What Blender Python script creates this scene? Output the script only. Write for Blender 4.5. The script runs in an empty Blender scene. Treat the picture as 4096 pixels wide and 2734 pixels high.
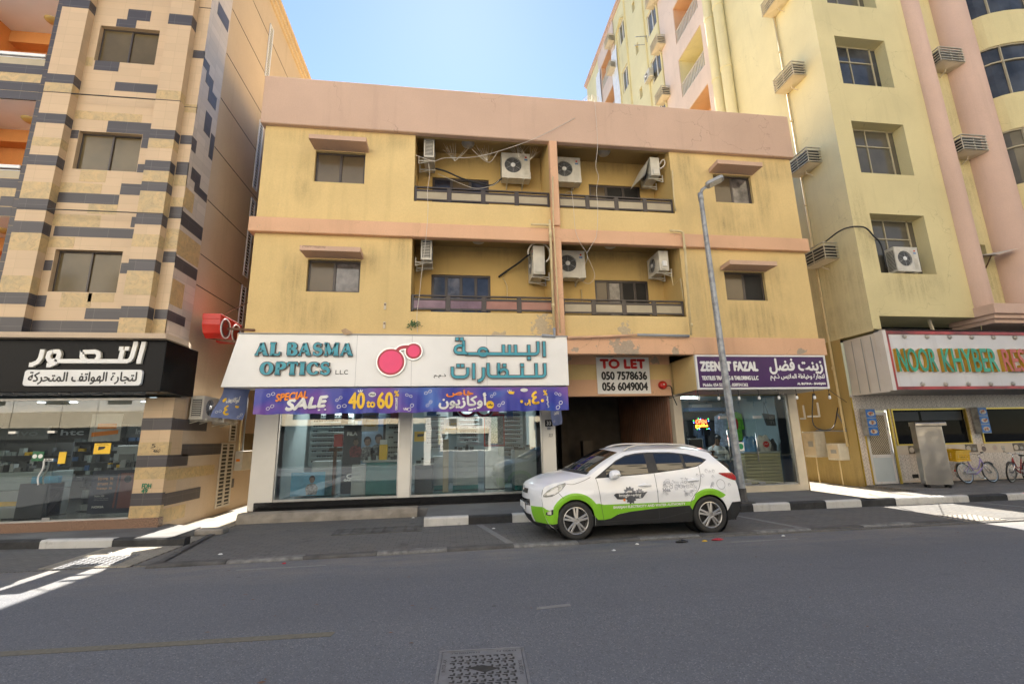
import bpy, math, random, unicodedata
from mathutils import Vector, Matrix
R = math.radians
sin, cos, pi = math.sin, math.cos, math.pi
rnd = random.Random(7)
scene = bpy.context.scene
COL = scene.collection

# ------------------------------------------------------------------ camera, sky, sun, exposure
cd = bpy.data.cameras.new("camera"); cam = bpy.data.objects.new("camera", cd); COL.objects.link(cam)
YAW, PITCH, ROLL, FPX = R(7.68), R(12.06), R(-1.18), 1830.0
fw = Vector((sin(YAW)*cos(PITCH), cos(YAW)*cos(PITCH), sin(PITCH)))
rt = Vector((cos(YAW), -sin(YAW), 0)); up = rt.cross(fw)
r2 = rt*cos(ROLL) + up*sin(ROLL); u2 = up*cos(ROLL) - rt*sin(ROLL)
cam.matrix_world = Matrix(((r2.x, u2.x, -fw.x, 0), (r2.y, u2.y, -fw.y, 0), (r2.z, u2.z, -fw.z, 1.84), (0, 0, 0, 1)))
cd.sensor_fit = 'HORIZONTAL'; cd.sensor_width = 36.0; cd.lens = 36.0*FPX/4096; cd.clip_start = .05; cd.clip_end = 3000
scene.camera = cam
SUN_EL, SUN_AZ = 50.0, 0.6        # sun stands beyond the facades; light runs towards -Y, drifting a little to -X
wd = bpy.data.worlds.new("World"); scene.world = wd; wd.use_nodes = True
nt = wd.node_tree; bg = nt.nodes['Background']
sky = nt.nodes.new('ShaderNodeTexSky'); sky.sky_type = 'NISHITA'; sky.sun_disc = False
sky.sun_elevation = R(SUN_EL); sky.sun_rotation = R(SUN_AZ)
sky.air_density = 1.0; sky.dust_density = 0.06; sky.ozone_density = 1.0; sky.altitude = 10
nt.links.new(sky.outputs[0], bg.inputs[0]); bg.inputs[1].default_value = 0.066
sl = bpy.data.lights.new("sun", 'SUN'); sl.energy = 5.0; sl.angle = R(.5); sl.color = (1, .93, .82)
sun = bpy.data.objects.new("sun", sl); COL.objects.link(sun)
sdir = Vector((sin(R(SUN_AZ))*cos(R(SUN_EL)), cos(R(SUN_AZ))*cos(R(SUN_EL)), sin(R(SUN_EL))))
sun.rotation_euler = sdir.to_track_quat('Z', 'Y').to_euler(); sun.location = sdir*80
scene.view_settings.view_transform = 'Standard'; scene.view_settings.look = 'None'
scene.view_settings.gamma = 1; scene.view_settings.exposure = 1.97
cy = scene.cycles; cy.max_bounces = 8; cy.diffuse_bounces = 4; cy.glossy_bounces = 4; cy.transparent_max_bounces = 12
cy.caustics_reflective = False; cy.caustics_refractive = False; cy.sample_clamp_indirect = 6

# ------------------------------------------------------------------ mesh helpers
ORG = {}
class MB:
    def __init__(s): s.v, s.f, s.m = [], [], []
    def add(s, vs, fs, m=0):
        o = len(s.v); s.v += [tuple(p) for p in vs]; s.f += [tuple(i+o for i in f) for f in fs]; s.m += [m]*len(fs); return s
    def box(s, x0, x1, y0, y1, z0, z1, m=0):
        return s.add([(x0,y0,z0),(x1,y0,z0),(x1,y1,z0),(x0,y1,z0),(x0,y0,z1),(x1,y0,z1),(x1,y1,z1),(x0,y1,z1)],
                     [(0,3,2,1),(4,5,6,7),(0,1,5,4),(1,2,6,5),(2,3,7,6),(3,0,4,7)], m)
    def quad(s, a, b, c, d, m=0): return s.add([a,b,c,d], [(0,1,2,3)], m)
    def prism(s, pts, ax, a, b, m=0, mcap=None):
        n = len(pts)
        def P(p, t): return (t,p[0],p[1]) if ax == 'x' else (p[0],t,p[1]) if ax == 'y' else (p[0],p[1],t)
        s.add([P(p,a) for p in pts]+[P(p,b) for p in pts], [(i,(i+1)%n,n+(i+1)%n,n+i) for i in range(n)], m)
        mc = m if mcap is None else mcap
        s.add([P(p,a) for p in pts], [tuple(range(n))[::-1]], mc); s.add([P(p,b) for p in pts], [tuple(range(n))], mc); return s
    def bar(s, p, q, w, h=None, m=0, upv=(0,0,1)):
        p, q = Vector(p), Vector(q); d = (q-p).normalized(); h = w if h is None else h
        u = Vector(upv); 
        if abs(d.dot(u)) > .95: u = Vector((0,1,0))
        r = d.cross(u).normalized(); u = r.cross(d)
        c = [r*(a*w/2)+u*(b*h/2) for a, b in ((-1,-1),(1,-1),(1,1),(-1,1))]
        return s.add([p+k for k in c]+[q+k for k in c], [(3,2,1,0),(4,5,6,7)]+[(i,(i+1)%4,4+(i+1)%4,4+i) for i in range(4)], m)
    def tube(s, pts, r, n=8, m=0, cap=True):
        pts = [Vector(p) for p in pts]; rings = []; k = len(pts); prev = None
        for i, p in enumerate(pts):
            d = (pts[min(i+1,k-1)]-pts[max(i-1,0)]).normalized()
            if prev is None: a = d.orthogonal().normalized()
            else: a = (prev - d*prev.dot(d)).normalized()
            prev = a; b = d.cross(a); rr = r[i] if isinstance(r, (list,tuple)) else r
            rings.append([p+(a*cos(2*pi*j/n)+b*sin(2*pi*j/n))*rr for j in range(n)])
        vs = [q for g in rings for q in g]
        fs = [(i*n+j,i*n+(j+1)%n,(i+1)*n+(j+1)%n,(i+1)*n+j) for i in range(k-1) for j in range(n)]
        if cap: fs += [tuple(range(n))[::-1], tuple((k-1)*n+j for j in range(n))]
        return s.add(vs, fs, m)
    def lathe(s, prof, c, d, n=24, m=0, a0=0, a1=2*pi):
        c, d = Vector(c), Vector(d).normalized(); a = d.orthogonal().normalized(); b = d.cross(a); full = abs(a1-a0-2*pi) < 1e-4
        cols = n if full else n+1; vs = []
        for r, h in prof:
            for j in range(cols):
                t = a0+(a1-a0)*j/n; vs.append(c+d*h+(a*cos(t)+b*sin(t))*r)
        fs = [(i*cols+j, i*cols+(j+1)%cols, (i+1)*cols+(j+1)%cols, (i+1)*cols+j) for i in range(len(prof)-1) for j in range(n)]
        return s.add(vs, fs, m)
    def grid(s, rows, m=0):
        n = len(rows[0])
        return s.add([p for r in rows for p in r], [(i*n+j,i*n+j+1,(i+1)*n+j+1,(i+1)*n+j) for i in range(len(rows)-1) for j in range(n-1)], m)
    def wall(s, u0, u1, v0, v1, holes, depth, fn, m=0, mr=None):
        us = sorted({u0,u1}|{min(max(h[k],u0),u1) for h in holes for k in (0,1)}); vs = sorted({v0,v1}|{min(max(h[k],v0),v1) for h in holes for k in (2,3)})
        for i in range(len(us)-1):
            for j in range(len(vs)-1):
                cu, cv = (us[i]+us[i+1])/2, (vs[j]+vs[j+1])/2
                if any(h[0] < cu < h[1] and h[2] < cv < h[3] for h in holes): continue
                s.quad(fn(us[i],vs[j],0), fn(us[i+1],vs[j],0), fn(us[i+1],vs[j+1],0), fn(us[i],vs[j+1],0), m)
        mr = m if mr is None else mr
        for h in holes:
            a, b, c, d = h[:4]; k = h[4] if len(h) > 4 else depth
            for p, q in (((a,c),(b,c)),((b,c),(b,d)),((b,d),(a,d)),((a,d),(a,c))):
                s.quad(fn(p[0],p[1],0), fn(q[0],q[1],0), fn(q[0],q[1],k), fn(p[0],p[1],k), mr)
        return s
    def xf(s, M, start=0):
        s.v[start:] = [tuple(M @ Vector(p)) for p in s.v[start:]]; return s
    def build(s, name, mats, parent=None, smooth=False, bevel=0, kind=None, org=None, sub=0, seg=1):
        me = bpy.data.meshes.new(name)
        if parent is not None: o = Vector(ORG[parent.name])
        elif org is not None: o = Vector(org)
        else:
            xs, ys, zs = zip(*s.v); o = Vector(((min(xs)+max(xs))/2, (min(ys)+max(ys))/2, min(zs)))
        me.from_pydata([(p[0]-o.x, p[1]-o.y, p[2]-o.z) for p in s.v], [], s.f)
        for m in (mats if isinstance(mats, (list,tuple)) else [mats]): me.materials.append(m)
        me.polygons.foreach_set('material_index', s.m)
        if smooth: me.polygons.foreach_set('use_smooth', [True]*len(me.polygons))
        ob = bpy.data.objects.new(name, me); COL.objects.link(ob)
        if parent is not None: ob.parent = parent
        else: ob.location = o
        ORG[ob.name] = tuple(o)
        if bevel:
            b = ob.modifiers.new('bevel', 'BEVEL'); b.width = bevel; b.segments = seg; b.limit_method = 'ANGLE'; b.angle_limit = R(40)
        if sub:
            b = ob.modifiers.new('sub', 'SUBSURF'); b.levels = b.render_levels = sub
        if smooth == 2:
            b = ob.modifiers.new('weld', 'WELD'); b.merge_threshold = .0008
            b = ob.modifiers.new('es', 'EDGE_SPLIT'); b.split_angle = R(32)
        if kind: ob['kind'] = kind
        return ob
def thing(name, label, cat, loc=(0,0,0), group=None):
    o = bpy.data.objects.new(name, None); COL.objects.link(o); o.location = loc; o.empty_display_size = .2
    ORG[o.name] = tuple(loc); o['label'] = label; o['category'] = cat
    if group: o['group'] = group
    return o
def tag(o, label, cat, group=None):
    o['label'] = label; o['category'] = cat
    if group: o['group'] = group
    return o
def dup(root, loc, rz=0, label=None, group=None, scale=None):
    r = root.copy(); COL.objects.link(r); r.location = loc; r.rotation_euler = (0,0,rz)
    if label: r['label'] = label
    if group: r['group'] = group
    if scale: r.scale = scale
    for ch in list(root.children):
        c = ch.copy(); COL.objects.link(c); c.parent = r
        for g in list(ch.children):
            d = g.copy(); COL.objects.link(d); d.parent = c
    return r
def fY(y, sgn=1): return lambda u, v, d: (u, y+sgn*d, v)
def fX(x, sgn=1): return lambda u, v, d: (x+sgn*d, u, v)
def circ(cx, cy_, r, n=24, a0=0, a1=2*pi, ry=None):
    full = abs(a1-a0-2*pi) < 1e-6
    return [(cx+r*cos(a0+(a1-a0)*i/n), cy_+(ry or r)*sin(a0+(a1-a0)*i/n)) for i in range(n if full else n+1)]
def sag(p, q, drop, n=14):
    p, q = Vector(p), Vector(q); return [p.lerp(q,i/n)-Vector((0,0,drop*4*(i/n)*(1-i/n))) for i in range(n+1)]
def smoothpts(pts, k=6):
    P = [Vector(p) for p in pts]; P = [P[0]*2-P[1]]+P+[P[-1]*2-P[-2]]; out = []
    for i in range(1, len(P)-2):
        a, b, c, d = P[i-1:i+3]
        for j in range(k):
            t = j/k; out.append(.5*((2*b)+(c-a)*t+(2*a-5*b+4*c-d)*t*t+(3*b-a-3*c+d)*t**3))
    return out+[P[-2]]

# ------------------------------------------------------------------ writing
FORMS = {}
for cp in range(0xFE80, 0xFEFD):
    d = unicodedata.decomposition(chr(cp)).split()
    if len(d) == 2: FORMS.setdefault(chr(int(d[1],16)), {})[d[0]] = chr(cp)
    if len(d) == 3: FORMS.setdefault(chr(int(d[1],16))+chr(int(d[2],16)), {})[d[0]] = chr(cp)
def arab(t):
    toks = []; i = 0
    while i < len(t):
        if t[i:i+2] in FORMS: toks.append(t[i:i+2]); i += 2
        else: toks.append(t[i]); i += 1
    out = []
    for i, k in enumerate(toks):
        F = FORMS.get(k)
        if not F: out.append(k); continue
        pv = FORMS.get(toks[i-1], {}) if i else {}; nx = FORMS.get(toks[i+1], {}) if i+1 < len(toks) else {}
        jp = '<initial>' in pv and ('<final>' in F); jn = '<initial>' in F and '<final>' in nx
        key = '<medial>' if jp and jn and '<medial>' in F else '<final>' if jp else '<initial>' if jn else '<isolated>'
        out.append(F.get(key, k))
    return ''.join(out[::-1])
TCACHE = {}
def text2d(t, ext=0.0, shear=0.0, res=3):
    key = (t, ext > 0, shear)
    if key not in TCACHE:
        c = bpy.data.curves.new('text', 'FONT'); c.body = t; c.resolution_u = res; c.shear = shear; c.extrude = .5 if ext > 0 else 0
        ob = bpy.data.objects.new('text', c); COL.objects.link(ob)
        dg = bpy.context.evaluated_depsgraph_get(); me = bpy.data.meshes.new_from_object(ob.evaluated_get(dg))
        vs = [tuple(v.co) for v in me.vertices]; fs = [tuple(p.vertices) for p in me.polygons]
        bpy.data.objects.remove(ob); bpy.data.curves.remove(c); bpy.data.meshes.remove(me)
        xs = [v[0] for v in vs]; ys = [v[1] for v in vs]
        TCACHE[key] = ([((v[0]-min(xs))/(max(xs)-min(xs)), (v[1]-min(ys))/max(1e-6,max(ys)-min(ys)), v[2]) for v in vs], fs)
    return TCACHE[key]
def text(mb, t, x0, x1, z0, z1, fn, depth=0.0, bold=0.0, m=0, shear=0.0, ms=None):
    """writing fitted to the rectangle x0..x1, z0..z1 of the surface fn(u, v, d); bold repeats it slightly displaced"""
    vs, fs = text2d(t, depth, shear)
    offs = [(0,0)] if not bold else [(-bold,0),(bold,0),(0,-bold),(0,bold),(0,0)]
    for k, (dx, dz) in enumerate(offs):
        e = .0004*k
        if depth: mb.add([fn(x0+dx+(x1-x0)*a, z0+dz+(z1-z0)*b, -depth*(c+.5)-e*(c+.5)) for a, b, c in vs], fs, m)
        else: mb.add([fn(x0+dx+(x1-x0)*a, z0+dz+(z1-z0)*b, -e) for a, b, c in vs], fs, m)
    return mb
def stroke(mb, pts, w, fn, d0, d1, m=0, close=False):
    """a drawn line of width w (or one width per point) on a surface, as a raised ribbon with round joints"""
    if close: pts = pts+[pts[0]]
    for i in range(len(pts)-1):
        (x0,z0), (x1,z1) = pts[i], pts[i+1]; w0 = w[i] if isinstance(w, (list,tuple)) else w; w1 = w[i+1] if isinstance(w, (list,tuple)) else w
        L = math.hypot(x1-x0, z1-z0) or 1e-6; nx, nz = -(z1-z0)/L, (x1-x0)/L; e = d1-.0003*(i%5)*(1 if d1 > d0 else -1)
        q = [(x0+nx*w0/2,z0+nz*w0/2),(x1+nx*w1/2,z1+nz*w1/2),(x1-nx*w1/2,z1-nz*w1/2),(x0-nx*w0/2,z0-nz*w0/2)]
        mb.add([fn(a,b,-d0) for a,b in q]+[fn(a,b,-e) for a,b in q], [(4,5,6,7)]+[(k,(k+1)%4,4+(k+1)%4,4+k) for k in range(4)], m)
        if i: 
            c = circ(x0, z0, w0/2, 10); mb.add([fn(a,b,-d0) for a,b in c]+[fn(a,b,-e-.0002) for a,b in c], [tuple(range(10,20))]+[(k,(k+1)%10,10+(k+1)%10,10+k) for k in range(10)], m)
    return mb
def plate(mb, pts, fn, d0, d1, m=0):
    n = len(pts)
    return mb.add([fn(a,b,-d0) for a,b in pts]+[fn(a,b,-d1) for a,b in pts], [tuple(range(n,2*n))]+[(k,(k+1)%n,n+(k+1)%n,n+k) for k in range(n)], m)

# ------------------------------------------------------------------ materials
def nod(nt, t, **kw):
    n = nt.nodes.new('ShaderNode'+t)
    for k, v in kw.items():
        if k.startswith('i_'): n.inputs[int(k[2:]) if k[2:].isdigit() else k[2:].replace('_',' ')].default_value = v
        else: setattr(n, k, v)
    return n
def mth(nt, op, a, b=None, c=None, clamp=False):
    n = nt.nodes.new('ShaderNodeMath'); n.operation = op; n.use_clamp = clamp
    for i, x in enumerate((a, b, c)):
        if x is None: continue
        if isinstance(x, (int,float)): n.inputs[i].default_value = x
        else: nt.links.new(x, n.inputs[i])
    return n.outputs[0]
def mixc(nt, fac, a, b, blend='MIX'):
    n = nt.nodes.new('ShaderNodeMix'); n.data_type = 'RGBA'; n.blend_type = blend
    for i, x in ((0, fac), (6, a), (7, b)):
        if isinstance(x, (int,float)): n.inputs[i].default_value = x
        elif isinstance(x, (tuple,list)): n.inputs[i].default_value = tuple(x[:3])+(1,)
        else: nt.links.new(x, n.inputs[i])
    return n.outputs[2]
def ramp(nt, x, a, b):
    n = nt.nodes.new('ShaderNodeMapRange'); n.inputs[1].default_value = a; n.inputs[2].default_value = b; nt.links.new(x, n.inputs[0]); return n.outputs[0]
def noise(nt, vec, sc, det=4, rough=.55, dist=0):
    n = nt.nodes.new('ShaderNodeTexNoise'); n.inputs['Scale'].default_value = sc; n.inputs['Detail'].default_value = det; n.inputs['Roughness'].default_value = rough; n.inputs['Distortion'].default_value = dist
    if vec is not None: nt.links.new(vec, n.inputs['Vector'])
    return n.outputs[0]
def pos(nt, scale=None, rot=None):
    g = nt.nodes.new('ShaderNodeNewGeometry')
    if scale is None and rot is None: return g.outputs['Position']
    m = nt.nodes.new('ShaderNodeMapping'); nt.links.new(g.outputs['Position'], m.inputs[0])
    if scale: m.inputs['Scale'].default_value = scale
    if rot: m.inputs['Rotation'].default_value = rot
    return m.outputs[0]
def sepxyz(nt, v):
    n = nt.nodes.new('ShaderNodeSeparateXYZ'); nt.links.new(v, n.inputs[0]); return n.outputs
def newmat(name):
    m = bpy.data.materials.new(name); m.use_nodes = True; b = m.node_tree.nodes['Principled BSDF']; return m, m.node_tree, b
def mat(name, col, rough=.6, var=.10, vs=2.5, metal=0, bump=0, bs=90, spec=None, coat=0, dirt=0, dcol=(.10,.085,.06), dsc=1.2, streak=0, emit=0):
    m, nt, b = newmat(name); P = pos(nt)
    dark = tuple(c*(1-var*1.6) for c in col); lite = tuple(min(1,c*(1+var*.7)) for c in col)
    c = mixc(nt, ramp(nt, noise(nt, P, vs), .3, .7), dark, lite) if var else col
    if dirt:
        d = ramp(nt, noise(nt, P, dsc, 6, .62), .54, .78); d = mth(nt, 'MULTIPLY', d, ramp(nt, noise(nt, P, 14, 3), .25, .7)); c = mixc(nt, mth(nt, 'MULTIPLY', d, dirt), c, dcol)
    if streak:
        d = ramp(nt, noise(nt, pos(nt, (5,5,.35)), 1.0, 5, .6), .56, .8); c = mixc(nt, mth(nt, 'MULTIPLY', d, streak), c, dcol)
    if isinstance(c, tuple): b.inputs['Base Color'].default_value = c+(1,)
    else: nt.links.new(c, b.inputs['Base Color'])
    b.inputs['Roughness'].default_value = rough; b.inputs['Metallic'].default_value = metal
    if spec is not None: b.inputs['Specular IOR Level'].default_value = spec
    if coat: b.inputs['Coat Weight'].default_value = coat; b.inputs['Coat Roughness'].default_value = .04
    if emit: b.inputs['Emission Color'].default_value = col+(1,); b.inputs['Emission Strength'].default_value = emit
    if bump:
        n = nt.nodes.new('ShaderNodeBump'); n.inputs['Strength'].default_value = bump; n.inputs['Distance'].default_value = .01
        nt.links.new(noise(nt, P, bs, 5, .6), n.inputs['Height']); nt.links.new(n.outputs[0], b.inputs['Normal'])
    return m
def glassmat(name, tint=(.86,.9,.88), k=1.0, base=.03, wob=.0):
    m, nt, b = newmat(name); nt.nodes.remove(b); out = nt.nodes['Material Output']
    t = nod(nt, 'BsdfTransparent', i_0=tint+(1,)); g = nod(nt, 'BsdfGlossy'); g.inputs['Roughness'].default_value = .0; g.inputs[0].default_value = (.97,1,.99,1)
    fr = nod(nt, 'Fresnel'); fr.inputs[0].default_value = 1.52
    f = mth(nt, 'MULTIPLY_ADD', fr.outputs[0], k, base, True); mx = nod(nt, 'MixShader'); nt.links.new(f, mx.inputs[0]); nt.links.new(t.outputs[0], mx.inputs[1]); nt.links.new(g.outputs[0], mx.inputs[2]); nt.links.new(mx.outputs[0], out.inputs[0])
    if wob:
        n = nt.nodes.new('ShaderNodeBump'); n.inputs['Strength'].default_value = wob; n.inputs['Distance'].default_value = .02; nt.links.new(noise(nt, pos(nt), 1.4, 1), n.inputs['Height']); nt.links.new(n.outputs[0], g.inputs['Normal']); nt.links.new(n.outputs[0], fr.inputs['Normal'])
    return m
def darkglass(name, col, rough=.05, var=.25, vs=1.5, spec=.8):
    m = mat(name, col, rough, var, vs); b = m.node_tree.nodes['Principled BSDF']; b.inputs['Specular IOR Level'].default_value = spec; return m
def blobs(nt, P, bl):
    X, Y, Z = sepxyz(nt, P); tot = None
    for cx, cz, rx, rz in bl:
        a = mth(nt, 'DIVIDE', mth(nt, 'SUBTRACT', X, cx), rx); b = mth(nt, 'DIVIDE', mth(nt, 'SUBTRACT', Z, cz), rz)
        d = mth(nt, 'SQRT', mth(nt, 'ADD', mth(nt, 'MULTIPLY', a, a), mth(nt, 'MULTIPLY', b, b))); f = mth(nt, 'SUBTRACT', 1, d, clamp=True)
        tot = f if tot is None else mth(nt, 'MAXIMUM', tot, f)
    return tot
def stucco(name, col, grime=(), peel=(), crack=0, pcol=(.30,.25,.19), bump=.35, gk=1.0, bs=55):
    m, nt, b = newmat(name); P = pos(nt)
    c = mixc(nt, ramp(nt, noise(nt, P, .55, 4), .3, .7), tuple(x*.90 for x in col), tuple(min(1,x*1.05) for x in col))
    c = mixc(nt, mth(nt, 'MULTIPLY', ramp(nt, noise(nt, P, 38, 3), .35, .75), .34), c, tuple(x*.70 for x in col))
    st = ramp(nt, noise(nt, pos(nt, (2.6,2.6,.22)), 1, 6, .65), .55, .85); c = mixc(nt, mth(nt, 'MULTIPLY', st, .35), c, tuple(x*.55 for x in col))
    if grime:
        n = ramp(nt, noise(nt, pos(nt, (1.6,1.6,.8)), 1.3, 8, .68), .30, .66); g = mth(nt, 'MULTIPLY', ramp(nt, blobs(nt, P, grime), 0, .6), n); g = mth(nt, 'MULTIPLY', g, mth(nt, 'MULTIPLY_ADD', ramp(nt, noise(nt, pos(nt, (11,11,.45)), 1, 4, .6), .35, .7), .75, .25)); g = mth(nt, 'MULTIPLY', g, ramp(nt, noise(nt, P, 45, 2), .2, .62))
        c = mixc(nt, mth(nt, 'MULTIPLY', g, .80*gk), c, (.17,.13,.07))
    if peel:
        k = ramp(nt, mth(nt, 'ADD', noise(nt, P, 5.5, 7, .62), mth(nt, 'MULTIPLY', blobs(nt, P, peel), .42)), .70, .715); c = mixc(nt, k, c, mixc(nt, noise(nt, P, 20, 4), pcol, tuple(x*1.7 for x in pcol)))
    if crack:
        v = nt.nodes.new('ShaderNodeTexVoronoi'); v.feature = 'DISTANCE_TO_EDGE'; v.inputs['Scale'].default_value = .42
        w = nt.nodes.new('ShaderNodeVectorMath'); w.operation = 'ADD'; nz = nt.nodes.new('ShaderNodeTexNoise'); nz.inputs['Scale'].default_value = 2.2; nz.inputs['Detail'].default_value = 6; nt.links.new(P, nz.inputs[0])
        nt.links.new(P, w.inputs[0]); sc = nt.nodes.new('ShaderNodeVectorMath'); sc.operation = 'SCALE'; sc.inputs['Scale'].default_value = .7; nt.links.new(nz.outputs[1], sc.inputs[0]); nt.links.new(sc.outputs[0], w.inputs[1]); nt.links.new(w.outputs[0], v.inputs[0])
        k = mth(nt, 'SUBTRACT', 1, ramp(nt, v.outputs['Distance'], .0008, .0035)); k = mth(nt, 'MULTIPLY', k, ramp(nt, noise(nt, P, .8, 2), .44, .54)); c = mixc(nt, mth(nt, 'MULTIPLY', k, crack), c, tuple(x*.45 for x in col))
    nt.links.new(c, b.inputs['Base Color']); b.inputs['Roughness'].default_value = .9; b.inputs['Specular IOR Level'].default_value = .2
    n = nt.nodes.new('ShaderNodeBump'); n.inputs['Strength'].default_value = bump; n.inputs['Distance'].default_value = .012; nt.links.new(noise(nt, P, bs, 5, .65), n.inputs['Height']); nt.links.new(n.outputs[0], b.inputs['Normal'])
    return m
YEL = (.72,.535,.25); PINK = (.60,.42,.315)
M = {}
M['yellow'] = stucco('yellow stucco', YEL, grime=[(-4.0,5.9,.55,1.0),(-3.6,5.1,1.1,.8),(-3.9,8.9,.5,1.0),(-2.3,6.6,.6,.6),(-1.4,7.0,.5,.8),(-2.8,10.2,2.6,.45),(8.6,8.2,1.4,.8),(9.5,9.0,.5,1.1),(7.3,5.8,.7,1.6),(8.6,5.0,1.7,.9),(9.5,6.2,.6,1.1),(7.0,10.0,.6,.7),(9.9,10.0,1.2,.6),(7.2,9.6,.5,.9)],
                 peel=[(2.45,4.85,.55,.5),(1.2,4.6,.5,.15),(4.75,4.75,.35,.3)], pcol=(.36,.29,.19))
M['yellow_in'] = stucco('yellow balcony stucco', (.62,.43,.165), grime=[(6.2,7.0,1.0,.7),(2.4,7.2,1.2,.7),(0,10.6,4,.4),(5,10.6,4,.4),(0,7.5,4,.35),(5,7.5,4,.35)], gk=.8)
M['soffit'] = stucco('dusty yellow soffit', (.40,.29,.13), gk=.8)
M['pink'] = stucco('pink parapet paint', PINK, crack=.55, bump=.2)
M['peach'] = stucco('peach band paint', (.72,.44,.275), crack=.5, peel=[(4.6,4.25,.7,.35),(4.9,4.1,.4,.2),(3.3,4.15,.25,.15),(9.9,4.15,.3,.15),(6.1,4.1,.2,.2)], pcol=(.30,.24,.18), bump=.2)
M['hood'] = stucco('window hood paint', (.60,.41,.30), peel=[(-3.4,6.72,.7,.12)], pcol=(.3,.2,.15), bump=.3)
M['white_clad'] = mat('white cladding panel', (.72,.70,.65), .45, .05, 1.2, dirt=.25, dcol=(.4,.33,.22), dsc=.8)
M['sign_white'] = mat('white sign panel', (.84,.83,.80), .4, .04, .8, dirt=.12, dcol=(.4,.36,.3))
M['black_gran'] = mat('black granite', (.012,.012,.013), .14, .3, 30)
M['brown_alu'] = mat('brown aluminium', (.055,.042,.036), .4, .15, 3)
M['pane_brown'] = darkglass('brown tinted window film', (.115,.085,.05), .14, .12, 1.2, .4)
M['pane_curt'] = darkglass('window with curtain behind', (.13,.115,.11), .1, .5, 4, .7)
M['pane_blue'] = darkglass('pane tinted as sky reflection', (.045,.05,.075), .1, .4, 2, .5)  # sky's reflection is put into the blue base colour
M['frost'] = mat('frosted panel', (.44,.37,.25), .55, .12, 1.5)
M['frost_pink'] = mat('pink acrylic panel', (.42,.20,.15), .25, .2, 1.2)
M['frost_purple'] = mat('purple acrylic panel', (.22,.13,.16), .25, .3, 1.6)
M['concrete'] = mat('worn concrete', (.30,.27,.23), .9, .2, 3, bump=.5, bs=40, dirt=.6)
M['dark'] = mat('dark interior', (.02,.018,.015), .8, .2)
M['black'] = mat('black paint', (.013,.013,.014), .5, .1)
M['blackgloss'] = mat('gloss black panel', (.006,.006,.007), .25, .1, spec=.12)
M['rubber'] = mat('black rubber', (.022,.022,.022), .75, .15)
M['white'] = mat('white paint', (.78,.78,.76), .5, .05)
M['grey'] = mat('grey paint', (.33,.34,.35), .5, .1)
M['steel'] = mat('brushed steel', (.55,.55,.54), .32, .1, 6, metal=1)
M['chrome'] = mat('chrome', (.75,.75,.75), .12, 0, metal=1)
M['galv'] = mat('galvanised steel', (.36,.37,.38), .5, .25, 7, metal=.4)
M['ac'] = mat('aged cream casing', (.60,.57,.49), .5, .08, 4, dirt=.5, dcol=(.22,.17,.1), dsc=3, streak=.35)
M['ac_dark'] = mat('dark coil and gap shade', (.035,.034,.033), .6, .2)
M['pvc_y'] = mat('yellow painted pipe', (.66,.53,.29), .5, .1, 3)
M['pvc_g'] = mat('grey pipe', (.30,.32,.35), .5, .1)
M['pvc_p'] = mat('peach painted pipe', (.66,.40,.25), .5, .1)
M['cable_w'] = mat('white cable', (.62,.57,.49), .6, .1)
M['cable_k'] = mat('black cable', (.02,.02,.022), .6, .1)
M['rust'] = mat('rusty steel', (.16,.08,.045), .8, .3, 9)
M['red'] = mat('red paint', (.55,.025,.015), .35, .1)
M['teal'] = mat('teal letter face', (.045,.33,.42), .4, .1, 2)
M['letteredge'] = mat('dark letter edge', (.10,.085,.075), .45, .1)
M['magenta'] = mat('magenta disc', (.85,.055,.18), .4, .04)
M['crimson'] = mat('crimson ring', (.42,.03,.05), .4, .08)
M['ink'] = mat('black ink', (.02,.02,.02), .5, 0)
M['redink'] = mat('red ink', (.55,.02,.02), .5, 0)
M['gold'] = mat('golden yellow print', (.88,.55,.03), .45, .04)
M['orange'] = mat('orange print', (.85,.25,.02), .45, .04)
M['glass'] = glassmat('shop glass', (.80,.87,.86), 1.3, .085, .03)
M['glass_dark'] = glassmat('tinted shop glass', (.70,.74,.72), 1.2, .04, .03)
M['lamp_off'] = mat('milky lamp glass', (.42,.40,.36), .3, .05)
M['leaf'] = mat('green leaf', (.05,.12,.02), .5, .3, 20)
M['lamp_on'] = mat('lit lamp', (.9,.97,1.0), .5, 0, emit=5)

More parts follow.
